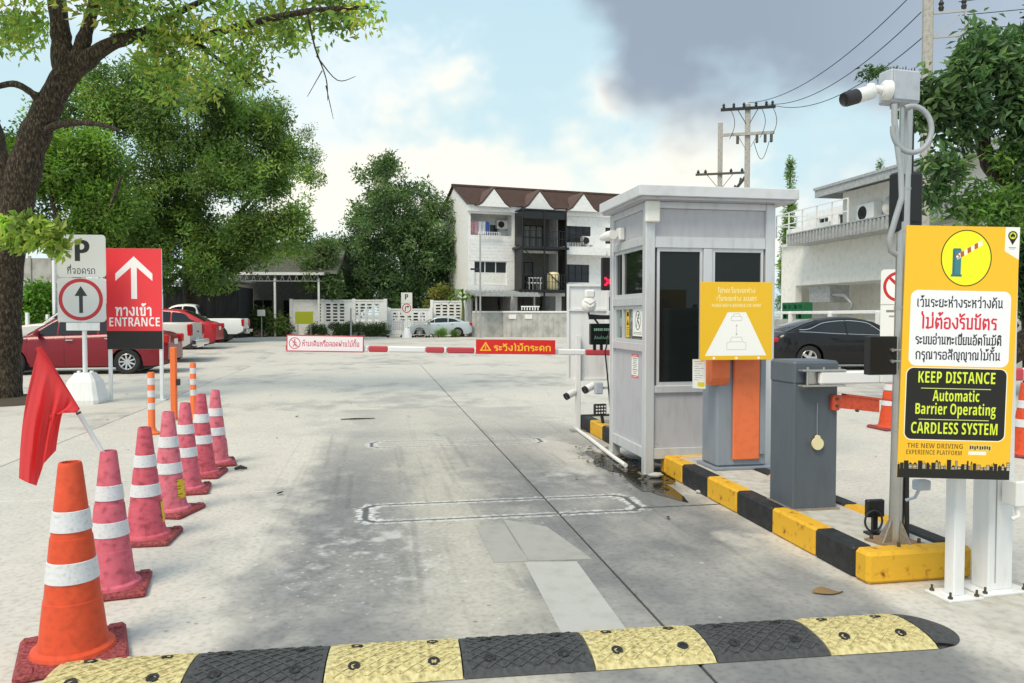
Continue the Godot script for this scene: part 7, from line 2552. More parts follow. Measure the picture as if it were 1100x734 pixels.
# ---------------------------------------------------------------- the big yellow sign
func build_big_sign() -> void:
	var Y := Color(0.957, 0.745, 0.145)
	var black := Color(0.085, 0.08, 0.055)
	var c := Canvas.new(820, 1856, Y, 2)
	# emblem: barrier in a yellow disc
	c.disc(Vector2(440, 232), 184, black, 206); c.disc(Vector2(440, 232), 177, Color(0.93, 0.93, 0.10), 199)
	var teal := Color(0.24, 0.50, 0.53)
	c.rect(342, 170, 62, 190, teal); c.rect(342, 170, 18, 190, Color(0.19, 0.42, 0.46)); c.rect(334, 352, 78, 16, Color(0.19, 0.42, 0.46)); c.rect(346, 162, 54, 12, Color(0.20, 0.44, 0.48))
	var u := Vector2(176, -108).normalized()
	var n := Vector2(-u.y, u.x) * 17.0
	var p0 := Vector2(380, 222)
	for k in 7:
		var a := p0 + u * (k * 29.0)
		var e := p0 + u * (k * 29.0 + 29.0)
		c.poly(PackedVector2Array([a - n, e - n + u * 8, e + n - u * 8, a + n - u * 16]), Color(0.97, 0.93, 0.86) if k % 2 == 0 else Color(0.72, 0.36, 0.14))
	c.disc(Vector2(378, 220), 16, Color(0.62, 0.30, 0.26)); c.disc(Vector2(376, 222), 9, Color(0.97, 0.95, 0.92))
	# corner tab with a pin
	c.poly(PackedVector2Array([Vector2(716, 0), Vector2(820, 0), Vector2(820, 236), Vector2(716, 176)]), Color(0.93, 0.93, 0.92))
	c.disc(Vector2(770, 62), 34, black); c.tri(Vector2(742, 82), Vector2(798, 82), Vector2(770, 130), black); c.disc(Vector2(770, 62), 25, Color(0.82, 0.86, 0.16))
	c.round_rect(754, 54, 32, 16, 4, black); c.poly(PackedVector2Array([Vector2(760, 56), Vector2(764, 46), Vector2(776, 46), Vector2(780, 56)]), black); c.disc(Vector2(760, 72), 4, black); c.disc(Vector2(780, 72), 4, black)
	c.rect(744, 146, 52, 7, Color(0.6, 0.6, 0.6)); c.rect(752, 158, 36, 4, Color(0.68, 0.68, 0.68))
	# white panel
	c.round_rect(50, 470, 728, 556, 56, Color(0.935, 0.94, 0.955))
	var ink := Color(0.13, 0.13, 0.19)
	c.thai("เว้นระยะห่างระหว่างคัน", 412, 592, 54, 9, ink, 0.5, 630)
	c.thai("ไม่ต้องรับบัตร", 412, 750, 78, 14, Color(0.84, 0.16, 0.25), 0.5, 560)
	c.thai("ระบบอ่านทะเบียนอัตโนมัติ", 412, 866, 54, 9, ink, 0.5, 630)
	c.thai("กรุณารอสัญญาณไม้กั้น", 412, 976, 54, 9, ink, 0.5, 620)
	# black panel
	c.round_rect(36, 1036, 740, 540, 56, Color(0.95, 0.93, 0.84)); c.round_rect(43, 1043, 726, 526, 50, black)
	var lime := Color(0.86, 0.93, 0.25)
	c.text("KEEP DISTANCE", 408, 1150, 84, lime, 0.5, 560)
	c.rect(150, 1188, 510, 6, Color(0.80, 0.84, 0.50))
	c.text("Automatic", 408, 1284, 80, lime, 0.5, 340)
	c.text("Barrier Operating", 408, 1382, 80, lime, 0.5, 586)
	c.rect(140, 1418, 512, 6, Color(0.80, 0.84, 0.50))
	c.text("CARDLESS SYSTEM", 404, 1526, 84, lime, 0.5, 630)
	# foot lines
	var brown := Color(0.50, 0.36, 0.06)
	c.text("THE NEW DRIVING", 66, 1634, 36, brown, 0.0, 406)
	c.text("EXPERIENCE PLATFORM", 60, 1682, 34, brown, 0.0, 406)
	c.rect(514, 1600, 170, 44, Color(0.87, 0.78, 0.45))
	for k in 9: c.rect(522 + k * 17 + (4 if k > 3 else 0), 1608 + (k % 3) * 2, 11, 27 - (k % 2) * 5, Color(0.24, 0.16, 0.09))
	c.rect(514, 1650, 130, 26, Color(0.95, 0.93, 0.86))
	# skyline strip
	var r := RandomNumberGenerator.new()
	r.seed = 77
	c.rect(0, 1790, 820, 66, black)
	var x := 0.0
	while x < 820.0:
		var w := r.randf_range(12, 34)
		var h := r.randf_range(18, 74)
		c.rect(x, 1790 - h, w, h + 2, black)
		if r.randf() < 0.65: c.rect(x + 3, 1793 - h, w - 7, maxf(h - 6, 4), Color(0.75, 0.72, 0.64))
		if r.randf() < 0.3: c.line(Vector2(x + w / 2, 1790 - h), Vector2(x + w / 2, 1776 - h), 3, black)
		if r.randf() < 0.35: c.tri(Vector2(x, 1790 - h), Vector2(x + w, 1790 - h), Vector2(x + w / 2, 1774 - h), black)
		for q in 3: c.rect(x + 3, 1790 - h + 8 + q * 14, w - 7, 3, black)
		x += w + r.randf_range(-2, 5)
	var d := 3.66
	var at := dp(1029.5, 379.5, d)
	var t := thing("keep_distance_sign", "tall yellow keep-distance sign with white and black text panels", "sign", at)
	t.rotation = Vector3(0, -0.02, -0.022)
	var W0 := 0.532
	var H0 := 1.205
	var b := MB.new()
	b.box(Vector3(0, 0, -0.004), Vector3(W0, H0, 0.006), 0.002)
	part(t, "board", b, mat("sign_edge", lin(0.72, 0.45, 0.03), 0.5))
	b = MB.new()
	b.face(Vector3(-W0 / 2, H0 / 2, 0.0), Vector3(W0 / 2, H0 / 2, 0.0), Vector3(W0 / 2, -H0 / 2, 0.0), Vector3(-W0 / 2, -H0 / 2, 0.0))
	part(t, "printed_face", b, printed("keep_distance_print", c.tex(), 0.42))
	# its post, and the broad white post behind
	for s in [[1025.0, 641.0, 0.066, 0.066, "slim white square post carrying the big yellow sign", 1.72], [1065.0, 633.0, 0.15, 0.11, "broad white box post behind the big yellow sign", 1.62]]:
		var p := gp(s[0], s[1])
		var q := thing("white_post", s[4], "post", p + Vector3(0, 0.004, 0), LANE + 0.05)
		b = MB.new()
		b.box(Vector3(0, s[5] / 2 + 0.01, 0), Vector3(s[2], s[5], s[3]), 0.005)
		part(q, "shaft", b, M.white_paint)
		b = MB.new()
		b.box(Vector3(0, 0.006, 0), Vector3(s[2] + 0.14, 0.012, s[3] + 0.10), 0.002)
		part(q, "base_plate", b, M.white_paint)
		for k in 4:
			var z := Vector3((s[2] / 2 + 0.045) * (1 if k & 1 else -1), 0, (s[3] / 2 + 0.028) * (1 if k & 2 else -1))
			b = MB.new()
			b.tube([z + Vector3(0, 0.010, 0), z + Vector3(0, 0.022, 0)], [0.012], 6); b.tube([z + Vector3(0, 0.02, 0), z + Vector3(0, 0.044, 0)], [0.006], 6)
			part(q, "bolt", b, M.bolt_dark)
		if s[2] > 0.1:
			b = MB.new()
			b.box(Vector3(-0.035, 0.5, s[3] / 2 + 0.002), Vector3(0.004, 0.9, 0.004))
			part(q, "seam", b, M.wall_grey)
		else:
			b = MB.new()
			pass
			for k in 3:
				b = MB.new()
				b.box(Vector3(0.0, 0.74 + k * 0.42, 0.095), Vector3(0.03, 0.03, 0.13))
				part(q, "sign_fixing", b, M.steel)
	var jp := dp(1090, 529, 3.84)
	var t2 := thing("side_box", "small white cable box on the broad white post", "box", jp, LANE)
	b = MB.new()
	b.box(Vector3(0, 0, 0), Vector3(0.065, 0.13, 0.10), 0.008)
	part(t2, "case", b, M.plastic_white)
	b = MB.new()
	b.tube([Vector3(-0.01, -0.06, 0.02), Vector3(0.0, -0.11, 0.03), Vector3(-0.03, -0.13, 0.02)], [0.012], 8)
	part(t2, "cable", b, M.plastic_white)
	jp = dp(990, 521, 3.80)
	b = MB.new()
	b.box(Vector3(0, 0, 0), Vector3(0.075, 0.05, 0.05), 0.006); b.tube([Vector3(-0.01, -0.02, 0), Vector3(-0.012, -0.07, -0.03), Vector3(-0.04, -0.09, -0.06)], [0.008], 8)
	solo("cable_box", b, M.box_grey, "small grey cable box tucked under the big yellow sign", "box", jp, LANE)


# ---------------------------------------------------------------- signs at the left
func build_left_signs() -> void:
	var p := gp(92, 433)
	var t := thing("parking_arrow_sign", "grey-white parking sign above a ringed arrow sign on white concrete foot", "sign", p, 0.10)
	var b := MB.new()
	var lo := 0.30
	var hi := 0.20
	b.flat()
	var r0 := []
	for lv in [[0.0, 0.27, 0.25], [0.06, 0.285, 0.26], [0.36, 0.22, 0.2], [0.46, 0.155, 0.14], [0.50, 0.13, 0.12]]:
		var ring := []
		for k in 8:
			var sx: float = [1, 0.8, -0.8, -1, -1, -0.8, 0.8, 1][k]
			var sz: float = [0.8, 1, 1, 0.8, -0.8, -1, -1, -0.8][k]
			ring.append(Vector3(sx * lv[1], lv[0], sz * lv[2]))
		if r0:
			for k in 8: b.quad_out(r0[k], r0[(k + 1) % 8], ring[(k + 1) % 8], ring[k], Vector3(0, 0.25, 0))
		r0 = ring
	for k in 8: b.tri_out(r0[k], r0[(k + 1) % 8], Vector3(0, 0.50, 0), Vector3.ZERO)
	part(t, "foot", b, M.white_paint)
	b = MB.new()
	b.tube([Vector3(0, 0.48, 0), Vector3(0, 2.6, 0)], [0.036], 12)
	part(t, "post", b, M.white_paint)
	for x in [-0.1, 0.1]:
		b = MB.new()
		b.box(Vector3(x, 0.51, 0), Vector3(0.05, 0.04, 0.05), 0.008)
		part(t, "bolt", b, M.white_paint)
	var face := Color(0.79, 0.80, 0.80)
	var ink := Color(0.16, 0.17, 0.17)
	var c := Canvas.new(384, 352, face, 2)
	c.text("P", 196, 218, 176, ink)
	c.text("P", 200, 218, 176, ink)
	c.thai("ที่จอดรถ", 192, 322, 42, 7, Color(0.3, 0.31, 0.31), 0.5, 230)
	sign_plate(t, Vector3(0, 2.40, 0.055), 0.75, 0.69, c, "parking_panel")
	c = Canvas.new(384, 368, face, 2)
	c.disc(Vector2(186, 180), 176, Color(0.70, 0.16, 0.19)); c.disc(Vector2(186, 180), 146, face)
	c.rect(172, 130, 30, 162, ink); c.tri(Vector2(136, 150), Vector2(238, 150), Vector2(187, 66), ink)
	sign_plate(t, Vector3(-0.01, 1.685, 0.055), 0.75, 0.715, c, "arrow_panel")
	b = MB.new()
	b.box(Vector3(0.0, 1.255, 0.05), Vector3(0.52, 0.13, 0.012), 0.002)
	part(t, "lower_plate", b, M.white_paint)
	# entrance board
	p = gp(146, 430)
	t = thing("entrance_sign", "red entrance sign with white up arrow on two white posts", "sign", p, 0.10)
	for x in [-0.415, 0.415]:
		b = MB.new()
		b.box(Vector3(x, 1.28, -0.03), Vector3(0.055, 2.56, 0.045), 0.005)
		part(t, "post", b, M.white_paint)
		b = MB.new()
		b.box(Vector3(x, 0.006, -0.03), Vector3(0.15, 0.012, 0.15))
		part(t, "base_plate", b, M.white_paint)
	c = Canvas.new(384, 720, Color(0.925, 0.235, 0.265), 2)
	var white := Color(0.97, 0.96, 0.96)
	c.rect(172, 110, 40, 250, white)
	c.poly(PackedVector2Array([Vector2(192, 56), Vector2(320, 180), Vector2(320, 232), Vector2(192, 116), Vector2(64, 232), Vector2(64, 180)]), white)
	c.thai("ทางเข้า", 192, 478, 56, 12, white, 0.5, 256)
	c.text("ENTRANCE", 192, 556, 64, white, 0.5, 350)
	c.rect(0, 590, 384, 130, Color(0.085, 0.075, 0.065))
	b = MB.new()
	b.box(Vector3(0, 1.715, 0.0), Vector3(0.90, 1.70, 0.012), 0.002)
	part(t, "board", b, M.plate_white)
	b = MB.new()
	b.face(Vector3(-0.449, 2.564, 0.0085), Vector3(0.449, 2.564, 0.0085), Vector3(0.449, 0.866, 0.0085), Vector3(-0.449, 0.866, 0.0085))
	part(t, "printed_face", b, printed("entrance_print", c.tex(), 0.4))
	# bollards behind the cones
	for s in [[162.0, 400.0, 0.75, "orange flexible bollard with white bands behind the third cone"], [207.0, 390.0, 0.78, "orange flexible bollard with white bands behind the sixth cone"]]:
		var depth: float = (EYE - s[2]) * FOCAL / (s[1] - 340.0)
		var q := dp(s[0], s[1], depth)
		t = thing("flexible_bollard", s[3], "bollard", Vector3(q.x, 0, q.z), 0.0, "flexible bollards behind the cones")
		b = MB.new()
		b.lathe([Vector2(0.1, 0), Vector2(0.1, 0.02), Vector2(0.06, 0.04), Vector2(0.04, 0.08), Vector2(0.04, s[2] - 0.01), Vector2(0.034, s[2]), Vector2(0, s[2])], 18)
		part(t, "post", b, M.post_orange)
		for y in [s[2] - 0.15, s[2] - 0.30, s[2] - 0.45]:
			b = MB.new()
			b.lathe([Vector2(0.0395, y), Vector2(0.0415, y + 0.002), Vector2(0.0415, y + 0.078), Vector2(0.0395, y + 0.08)], 18)
			part(t, "band", b, M.cone_band)
	var q2 := dp(186, 373, 10.5)
	t = thing("orange_pole", "tall plain orange square pole between the two bollards", "pole", Vector3(q2.x, 0, q2.z), 0.1)
	b = MB.new()
	b.box(Vector3(0, 0.5, 0), Vector3(0.075, 1.0, 0.075), 0.008)
	part(t, "shaft", b, M.post_orange)
	b = MB.new()
	b.box(Vector3(0.06, 0.52, 0), Vector3(0.045, 0.09, 0.05), 0.006)
	part(t, "sensor", b, M.trim_black)
	b = MB.new()
	b.box(Vector3(0, 0.006, 0), Vector3(0.16, 0.012, 0.16))
	part(t, "base_plate", b, M.steel_dull)
	# no-entry style sign beyond the mast
	c = Canvas.new(256, 512, Color(0.90, 0.90, 0.89), 2)
	c.disc(Vector2(128, 128), 112, Color(0.76, 0.14, 0.16)); c.disc(Vector2(128, 128), 90, Color(0.93, 0.93, 0.93))
	c.line(Vector2(70, 70), Vector2(186, 186), 22, Color(0.76, 0.14, 0.16))
	c.path([Vector2(120, 180), Vector2(120, 110), Vector2(150, 96)], 18, Color(0.15, 0.15, 0.15))
	c.rect(0, 258, 256, 6, Color(0.6, 0.6, 0.6)); c.rect(40, 300, 176, 18, Color(0.5, 0.5, 0.5)); c.rect(60, 340, 136, 14, Color(0.6, 0.6, 0.6))
	var q3 := dp(964, 330, 12.5)
	t = thing("prohibition_sign", "white sign with red crossed ring partly hidden behind the mast", "sign", Vector3(q3.x, 0, q3.z), -0.1)
	b = MB.new()
	b.tube([Vector3.ZERO, Vector3(0, 2.2, 0)], [0.035], 12)
	part(t, "post", b, M.white_paint)
	sign_plate(t, Vector3(0, 1.62, 0.05), 0.56, 1.12, c, "panel")


func sign_plate(t: Node3D, at: Vector3, w: float, h: float, c: Canvas, called: String) -> void:
	# rounded plate with its print
	var pts := PackedVector2Array()
	var r := 0.06
	for q in [[1, 1, 0.0], [-1, 1, 90.0], [-1, -1, 180.0], [1, -1, 270.0]]:
		for k in 6:
			var a := deg_to_rad(q[2] + 90.0 * k / 5.0)
			pts.append(Vector2(q[0] * (w / 2 - r) + cos(a) * r, q[1] * (h / 2 - r) + sin(a) * r))
	var b := MB.new()
	b.prism(pts, 0.010, Transform3D(Basis(), at))
	var o := part(t, called, b, M.plate_white)
	b = MB.new()
	var idx := Geometry2D.triangulate_polygon(pts)
	for i in idx:
		b.st.set_uv(Vector2(pts[i].x / w + 0.5, 0.5 - pts[i].y / h))
		b.st.add_vertex(at + Vector3(pts[i].x, pts[i].y, 0.007))
	var f := part(o, "printed_face", b, printed(t.name + called, c.tex(), 0.45))
	f.name = "printed_face"


# ---------------------------------------------------------------- cones
func cone(called: String, label: String, at: Vector3, turn: float, h: float, main: Material, group: String, sticker := false) -> Node3D:
	var t := thing(called, label, "traffic cone", at, turn, group)
	var b := MB.new()
	var rb := 0.163 * h
	var rt := 0.040 * h / 0.72
	var rad := func(y: float) -> float: return lerpf(rb, rt, (y - 0.04) / (h - 0.04))
	b.box(Vector3(0, 0.016, 0), Vector3(0.50 * h, 0.032, 0.50 * h), 0.010)
	for s in [[1, 1], [1, -1], [-1, 1], [-1, -1]]: b.box(Vector3(s[0] * 0.20 * h, 0.034, s[1] * 0.20 * h), Vector3(0.07 * h, 0.012, 0.07 * h), 0.004)
	part(t, "base", b, M.cone_base)
	b = MB.new()
	b.lathe([Vector2(rb + 0.030, 0.030), Vector2(rb + 0.024, 0.045), Vector2(rb + 0.004, 0.055), Vector2(rad.call(0.09), 0.09), Vector2(rad.call(h * 0.30), h * 0.30), Vector2(rad.call(h * 0.30) - 0.003, h * 0.302), Vector2(rad.call(h * 0.62), h * 0.62), Vector2(rad.call(h * 0.62) - 0.003, h * 0.622), Vector2(rt, h - 0.012), Vector2(rt - 0.004, h), Vector2(rt - 0.012, h), Vector2(rt - 0.014, h - 0.05)], 36)
	part(t, "body", b, main)
	for y in [h * 0.40, h * 0.655]:
		b = MB.new()
		var e := 0.105 * h
		b.lathe([Vector2(rad.call(y) - 0.001, y), Vector2(rad.call(y) + 0.0022, y + 0.002), Vector2(rad.call(y + e) + 0.0022, y + e - 0.002), Vector2(rad.call(y + e) - 0.001, y + e)], 36)
		part(t, "band", b, M.cone_band)
	if sticker:
		b = MB.new()
		b.smooth()
		for i in 5:
			for j in 2:
				var q := []
				for c in [[0, 0], [1, 0], [1, 1], [0, 1]]:
					var a := deg_to_rad(-28.0 + (i + c[0]) * 10.0) - turn
					var y: float = h * 0.16 + (j + c[1]) * h * 0.09
					q.append(Vector3(cos(a) * (rad.call(y) + 0.003), y, sin(a) * (rad.call(y) + 0.003)))
				b.quad_out(q[0], q[1], q[2], q[3], Vector3(0, h * 0.2, 0))
		part(t, "sticker", b, M.sticker_print)
	return t


func build_cones() -> void:
	var c := Canvas.new(64, 64, Color(0.86, 0.72, 0.12), 3)
	for k in 5: c.rect(8 + (k % 2) * 4, 8 + k * 11, 44 - (k % 3) * 8, 5, Color(0.16, 0.13, 0.06))
	var sm := printed("sticker_print", c.tex(), 0.5)
	sm.texture_repeat = true
	sm.uv1_triplanar = true
	sm.uv1_scale = Vector3.ONE * 9.0
	cone("traffic_cone", "clean orange traffic cone nearest the speed hump", gp(79, 704), 0.5, 0.815, M.cone_orange, "")
	var list := [[119, 634, "faded pink traffic cone holding the red flag"], [157, 580, "faded pink traffic cone next to the flag cone"], [182, 551, "faded pink traffic cone third along the pink row from the flag cone"], [200, 528, "faded pink traffic cone fourth along the pink row from the flag cone"], [217, 511, "faded pink traffic cone fifth along the pink row from the flag cone"], [232, 499, "faded pink traffic cone ending the row farthest from the flag cone"]]
	for i in list.size():
		cone("traffic_cone", list[i][2], gp(list[i][0], list[i][1]), [0.35, 0.15, -0.12, 0.3, 0.1, 0.4][i], [0.728, 0.72, 0.735, 0.722, 0.73, 0.716][i], M["cone_pink_%d" % (i % 3)], "faded pink cones in a row", i in [1, 2, 5])
	cone("traffic_cone", "red cone beside the mast across the neighbouring lane", gp(955, 461), 0.2, 0.75, M.cone_orange, "cones across the neighbouring lane")
	cone("traffic_cone", "red cone just past the big yellow sign's right edge", gp(1100, 490), 0.6, 0.75, M.cone_orange, "cones across the neighbouring lane")
	cone("traffic_cone", "red cone in line far behind the white boom, beyond the other two", gp(1060, 476), 0.6, 0.75, M.cone_orange, "cones across the neighbouring lane")

	# flag: stick stuck in the first pink cone, cloth hanging from it
	var foot := gp(119, 634)
	var d := -foot.z
	var t := thing("red_flag", "red cloth flag on a white stick leaning out of a pink cone", "flag", foot)
	var A := dp(41, 373, d - 0.12) - foot
	var B := dp(116, 496, d) - foot
	var b := MB.new()
	b.tube([A, B, B + (B - A).normalized() * 0.1], [0.0115], 12)
	part(t, "stick", b, M.plastic_white)
	b = MB.new()
	b.tube([A.lerp(B, 0.56), A.lerp(B, 0.575)], [0.0125], 12)
	part(t, "ring", b, M.bolt_dark)
	b = MB.new()
	b.tube([A - (B - A).normalized() * 0.006, A], [0.0125], 12)
	part(t, "ring", b, M.bolt_dark)
	# outline of the hanging cloth: top edge along the stick, lower edge in folds
	var top := [[41, 374], [48, 385], [56, 396], [64, 408], [72, 420], [79, 430], [84, 437]]
	var low := [[20, 514], [30, 519], [39, 522], [47, 498], [60, 484], [53, 446], [82, 440]]
	var nu := 36
	var nv := 26
	var grid := []
	for i in nu + 1:
		var f := i / float(nu) * 6.0
		var k := mini(int(f), 5)
		var g := f - k
		var tp := Vector2(lerpf(top[k][0], top[k + 1][0], g), lerpf(top[k][1], top[k + 1][1], g))
		var lp := Vector2(lerpf(low[k][0], low[k + 1][0], g), lerpf(low[k][1], low[k + 1][1], g))
		var col := []
		for j in nv + 1:
			var v := j / float(nv)
			var bulge := Vector2(-5.0 * sin(PI * v) * (1.0 - f / 6.0), 5.0 * sin(PI * v) * f / 6.0)
			var q := tp.lerp(lp, v) + bulge
			var fold := (0.045 * sin(f * 3.1 + v * 1.2) + 0.02 * sin(f * 7.0 + v * 3.0)) * smoothstep(0.0, 0.5, v) - 0.06 * (f / 6.0) * v
			var dd := lerpf(d - 0.12, d - 0.06, f / 6.0) - 0.014 + fold
			col.append(dp(q.x, q.y, dd) - foot)
		grid.append(col)
	b = MB.new()
	b.smooth()
	for i in nu:
		for j in nv: b.quad(grid[i][j], grid[i + 1][j], grid[i + 1][j + 1], grid[i][j + 1])
	part(t, "cloth", b, M.flag_red)
	b = MB.new()
	var sleeve := []
	for i in 8: sleeve.append(A.lerp(B, i / 7.0 * 0.545))
	b.tube(sleeve, [0.0155], 10)
	part(t, "sleeve", b, M.flag_red)


# ---------------------------------------------------------------- speed hump
func build_speed_hump() -> void:
	var t := thing("speed_hump", "rubber speed hump of alternating black and worn yellow sections", "speed hump", W(0, 3.145), LANE - 0.04)
	var cuts := [-1.25, -0.73, -0.20, 0.34, 0.87, 1.38, 1.88, 2.37]
	var half := 0.185
	var H := 0.038
	var prof := func(f: float) -> Vector2:          # f 0..1 across
		var a := lerpf(-1.0, 1.0, f)
		return Vector2(a * half, H * pow(maxf(1.0 - pow(absf(a), 2.2), 0.0), 0.7) + 0.003)
	for k in cuts.size() - 1:
		var b := MB.new()
		var u0: float = cuts[k] + 0.003
		var u1: float = cuts[k + 1] - 0.003
		b.smooth()
		for i in 16:
			var p: Vector2 = prof.call(i / 16.0)
			var q: Vector2 = prof.call((i + 1) / 16.0)
			b.quad_out(Vector3(u0, p.y, p.x), Vector3(u0, q.y, q.x), Vector3(u1, q.y, q.x), Vector3(u1, p.y, p.x), Vector3((u0 + u1) / 2, -0.3, 0))
		b.flat()
		for u in [u0, u1]:
			for i in 16:
				var p: Vector2 = prof.call(i / 16.0)
				var q: Vector2 = prof.call((i + 1) / 16.0)
				b.quad_out(Vector3(u, p.y, p.x), Vector3(u, q.y, q.x), Vector3(u, -0.0, q.x), Vector3(u, -0.0, p.x), Vector3((u0 + u1) / 2, 0.02, 0))
		var m: Material = M.hump_black if k % 2 == 1 else M.hump_yellow
		var sec := part(t, "section", b, m)
		# raised diamond tread
		b = MB.new()
		var step := 0.066
		for s in [1.0, -1.0]:
			var x := u0 - 0.4
			while x < u1 + 0.4:
				var prev = null
				for i in 19:
					var f := lerpf(0.10, 0.90, i / 18.0)
					var p: Vector2 = prof.call(f)
					var xx: float = x + s * (f - 0.5) * half * 2.2
					if xx < u0 + 0.015 or xx > u1 - 0.015:
						prev = null
						continue
					var cur := Vector3(xx, p.y + 0.0015, p.x)
					if prev != null: b.bar(prev, cur, 0.009, 0.005)
					prev = cur
				x += step
		part(sec, "tread", b, m)
		for hx in [u0 + 0.11, u1 - 0.11]:
			for f in [0.24, 0.74]:
				var p: Vector2 = prof.call(f)
				b = MB.new()
				b.lathe([Vector2(0.012, 0.003), Vector2(0.024, 0.005), Vector2(0.024, 0.0), Vector2(0, 0.0)], 12, Transform3D(Basis(Vector3.RIGHT, 0.25 if f > 0.5 else -0.25), Vector3(hx, p.y + 0.002, p.x)))
				part(sec, "bolt_hole", b, M.black_rubber)
	# rounded end piece
	var b := MB.new()
	b.smooth()
	for i in 16:
		for j in 8:
			var q := []
			for c in [[0, 0], [1, 0], [1, 1], [0, 1]]:
				var p: Vector2 = prof.call((i + c[0]) / 16.0)
				var g: float = (j + c[1]) / 8.0
				var reach := 0.19 * sqrt(maxf(1.0 - pow(p.x / half, 2.0), 0.0))
				q.append(Vector3(2.373 + reach * g, (p.y - 0.003) * (1.0 - g * g) + 0.003, p.x))
			b.quad_out(q[0], q[1], q[2], q[3], Vector3(2.3, -0.4, 0))
	part(t, "end_piece", b, M.hump_black)


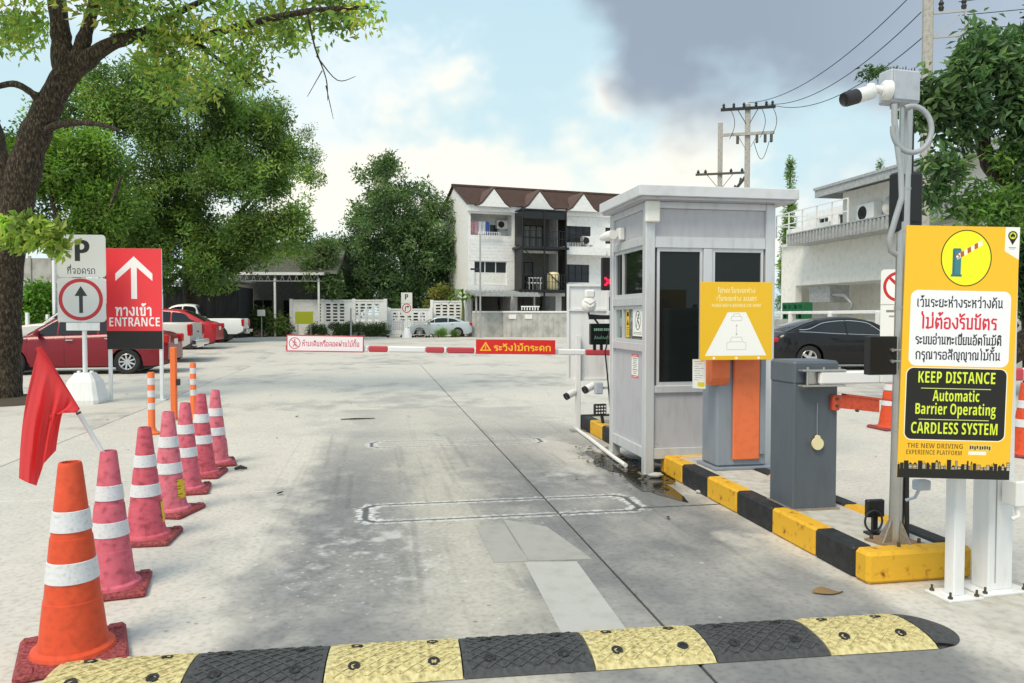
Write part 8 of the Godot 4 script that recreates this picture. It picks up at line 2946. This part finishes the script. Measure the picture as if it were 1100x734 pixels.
# ---------------------------------------------------------------- small things
func build_small_things() -> void:
	# puddle and litter under the booth
	var r := RandomNumberGenerator.new()
	r.seed = 31
	var b := MB.new()
	var pts := PackedVector2Array()
	for k in 40:
		var a := TAU * k / 40.0
		var w := 1.0 + 0.22 * sin(a * 3.0 + 1.0) + 0.13 * sin(a * 7.0) + r.randf_range(-0.06, 0.06)
		pts.append(Vector2(cos(a) * 0.26 * w, sin(a) * 0.98 * w))
	var idx := Geometry2D.triangulate_polygon(pts)
	for i in range(0, idx.size(), 3):
		var q := []
		for k in 3: q.append(W(2.34 + pts[idx[i + k]].x, 6.72 + pts[idx[i + k]].y, 0.0035))
		b.tri_out(q[0], q[1], q[2], W(2.3, 6.7, -1.0))
	var pm := mat("wet_grime", lin(0.022, 0.020, 0.017), 0.12)
	var pud := solo("puddle", b, pm, "dark puddle spreading from under the guard booth", "puddle")
	pud.set_meta("label", "dark puddle spreading from under the guard booth")
	# wet dirt flecks and leaves
	var lm := leaf_cluster(21, 1, 0.0, 0.07, 0.035, 0.0)
	var mm := MultiMesh.new()
	mm.transform_format = MultiMesh.TRANSFORM_3D
	mm.use_colors = true
	mm.mesh = lm
	mm.instance_count = 210
	for i in 210:
		var u := r.randfn(2.25, 0.12)
		var v := r.randf_range(5.9, 8.0)
		if i > 150:
			u = r.randf_range(-6.0, 6.0)
			v = r.randf_range(4.0, 17.0)
		var s := r.randf_range(0.4, 1.2)
		var bs := Basis(Vector3.UP, r.randf() * TAU) * Basis(Vector3.RIGHT, r.randf_range(-0.3, 0.3))
		mm.set_instance_transform(i, Transform3D(bs.scaled(Vector3(s, s * 0.3, s)), W(u, v, 0.012)))
		var c: Color = [Color(0.20, 0.13, 0.06), Color(0.11, 0.08, 0.05), Color(0.26, 0.24, 0.20), Color(0.05, 0.045, 0.04)][r.randi() % 4]
		mm.set_instance_color(i, c)
	var o := MultiMeshInstance3D.new()
	o.name = "leaf_litter"
	o.multimesh = mm
	o.material_override = M.leaf
	add_child(o)
	tag(o, "scattered dry leaves and dirt on the concrete by the booth", "litter", "", "stuff")
	for s in [[690, 492, 0.05, "grey stone lump in the puddle by the booth leg", "stone"], [705, 513, 0.07, "flat grey rubble piece in the puddle before the yellow kerb", "stone"], [752, 530, 0.04, "small pale rubble piece against the black kerb stone", "stone"]]:
		b = MB.new()
		b.smooth()
		var rr: float = s[2]
		for i in 8:
			for j in 5:
				var q := []
				for c in [[0, 0], [1, 0], [1, 1], [0, 1]]:
					var a: float = TAU * ((i + c[0]) % 8) / 8.0
					var e: float = PI * (j + c[1]) / 5.0 - PI / 2
					var k: float = 1.0 + 0.25 * sin(((i + c[0]) % 8) * 2.3 + (j + c[1]) * 1.7)
					q.append(Vector3(cos(a) * cos(e) * rr * k, maxf((sin(e) * 0.35 + 0.30) * rr, 0.0), sin(a) * cos(e) * rr * 0.6 * k))
				b.quad_out(q[0], q[1], q[2], q[3], Vector3(0, rr * 0.2, 0))
		solo("rubble_stone", b, M.wall_grey, s[3], s[4], gp(s[0], s[1], 0.004), r.randf() * 3.0, "rubble by the booth")
	# a stick, a fallen leaf, a dark scrap
	b = MB.new()
	b.tube([Vector3(-0.24, 0.012, 0), Vector3(-0.05, 0.016, 0.015), Vector3(0.22, 0.012, -0.01)], [0.007, 0.011, 0.006], 6)
	solo("fallen_twig", b, M.bark, "short dark twig lying on the open concrete", "twig", gp(385, 451), 0.2)
	b = MB.new()
	b.smooth()
	for i in 8:
		var f0 := i / 8.0
		var f1 := (i + 1) / 8.0
		var w0 := 0.035 * sin(PI * f0)
		var w1 := 0.035 * sin(PI * f1)
		b.quad(Vector3(f0 * 0.17, 0.012 + 0.012 * sin(f0 * 5.0), -w0), Vector3(f1 * 0.17, 0.012 + 0.012 * sin(f1 * 5.0), -w1), Vector3(f1 * 0.17, 0.008, w1), Vector3(f0 * 0.17, 0.008, w0))
	solo("fallen_leaf", b, M.dry_leaf_0, "curled brown leaf on the lane beside the kerb's end", "leaf", gp(872, 638), 0.1)
	b = MB.new()
	b.tube([Vector3(-0.05, 0.015, 0.0), Vector3(0.0, 0.03, 0.01), Vector3(0.06, 0.012, 0.0)], [0.012, 0.02, 0.008], 7)
	solo("dark_scrap", b, M.trim_black, "small dark scrap on the concrete beside the pink cones", "scrap", gp(258, 505), 0.4)
	# soil ring round the street tree
	b = MB.new()
	b.lathe([Vector2(0.95, 0.0), Vector2(0.9, 0.035), Vector2(0.5, 0.06), Vector2(0.2, 0.07)], 28)
	solo("tree_pit", b, M.soil, "ring of bare soil round the foot of the big street tree", "soil", gp(8, 431))
	# slim white posts before the grey wall
	for s in [[29.0, 336.0], [51.0, 338.0], [57.5, 280.0]]:
		var p := dp(s[0], s[1], 23.0)
		b = MB.new()
		b.box(Vector3(0, p.y / 2 - 0.01, 0), Vector3(0.09, p.y + 0.02, 0.09), 0.01); b.box(Vector3(0, 0.015, 0), Vector3(0.18, 0.03, 0.18))
		solo("slim_post", b, M.white_paint, "tall slim white post before the grey wall" if s[1] < 300.0 else "short slim white post standing by the dark red car", "post", Vector3(p.x, 0.0, p.z), 0.0, "slim white posts by the red car")
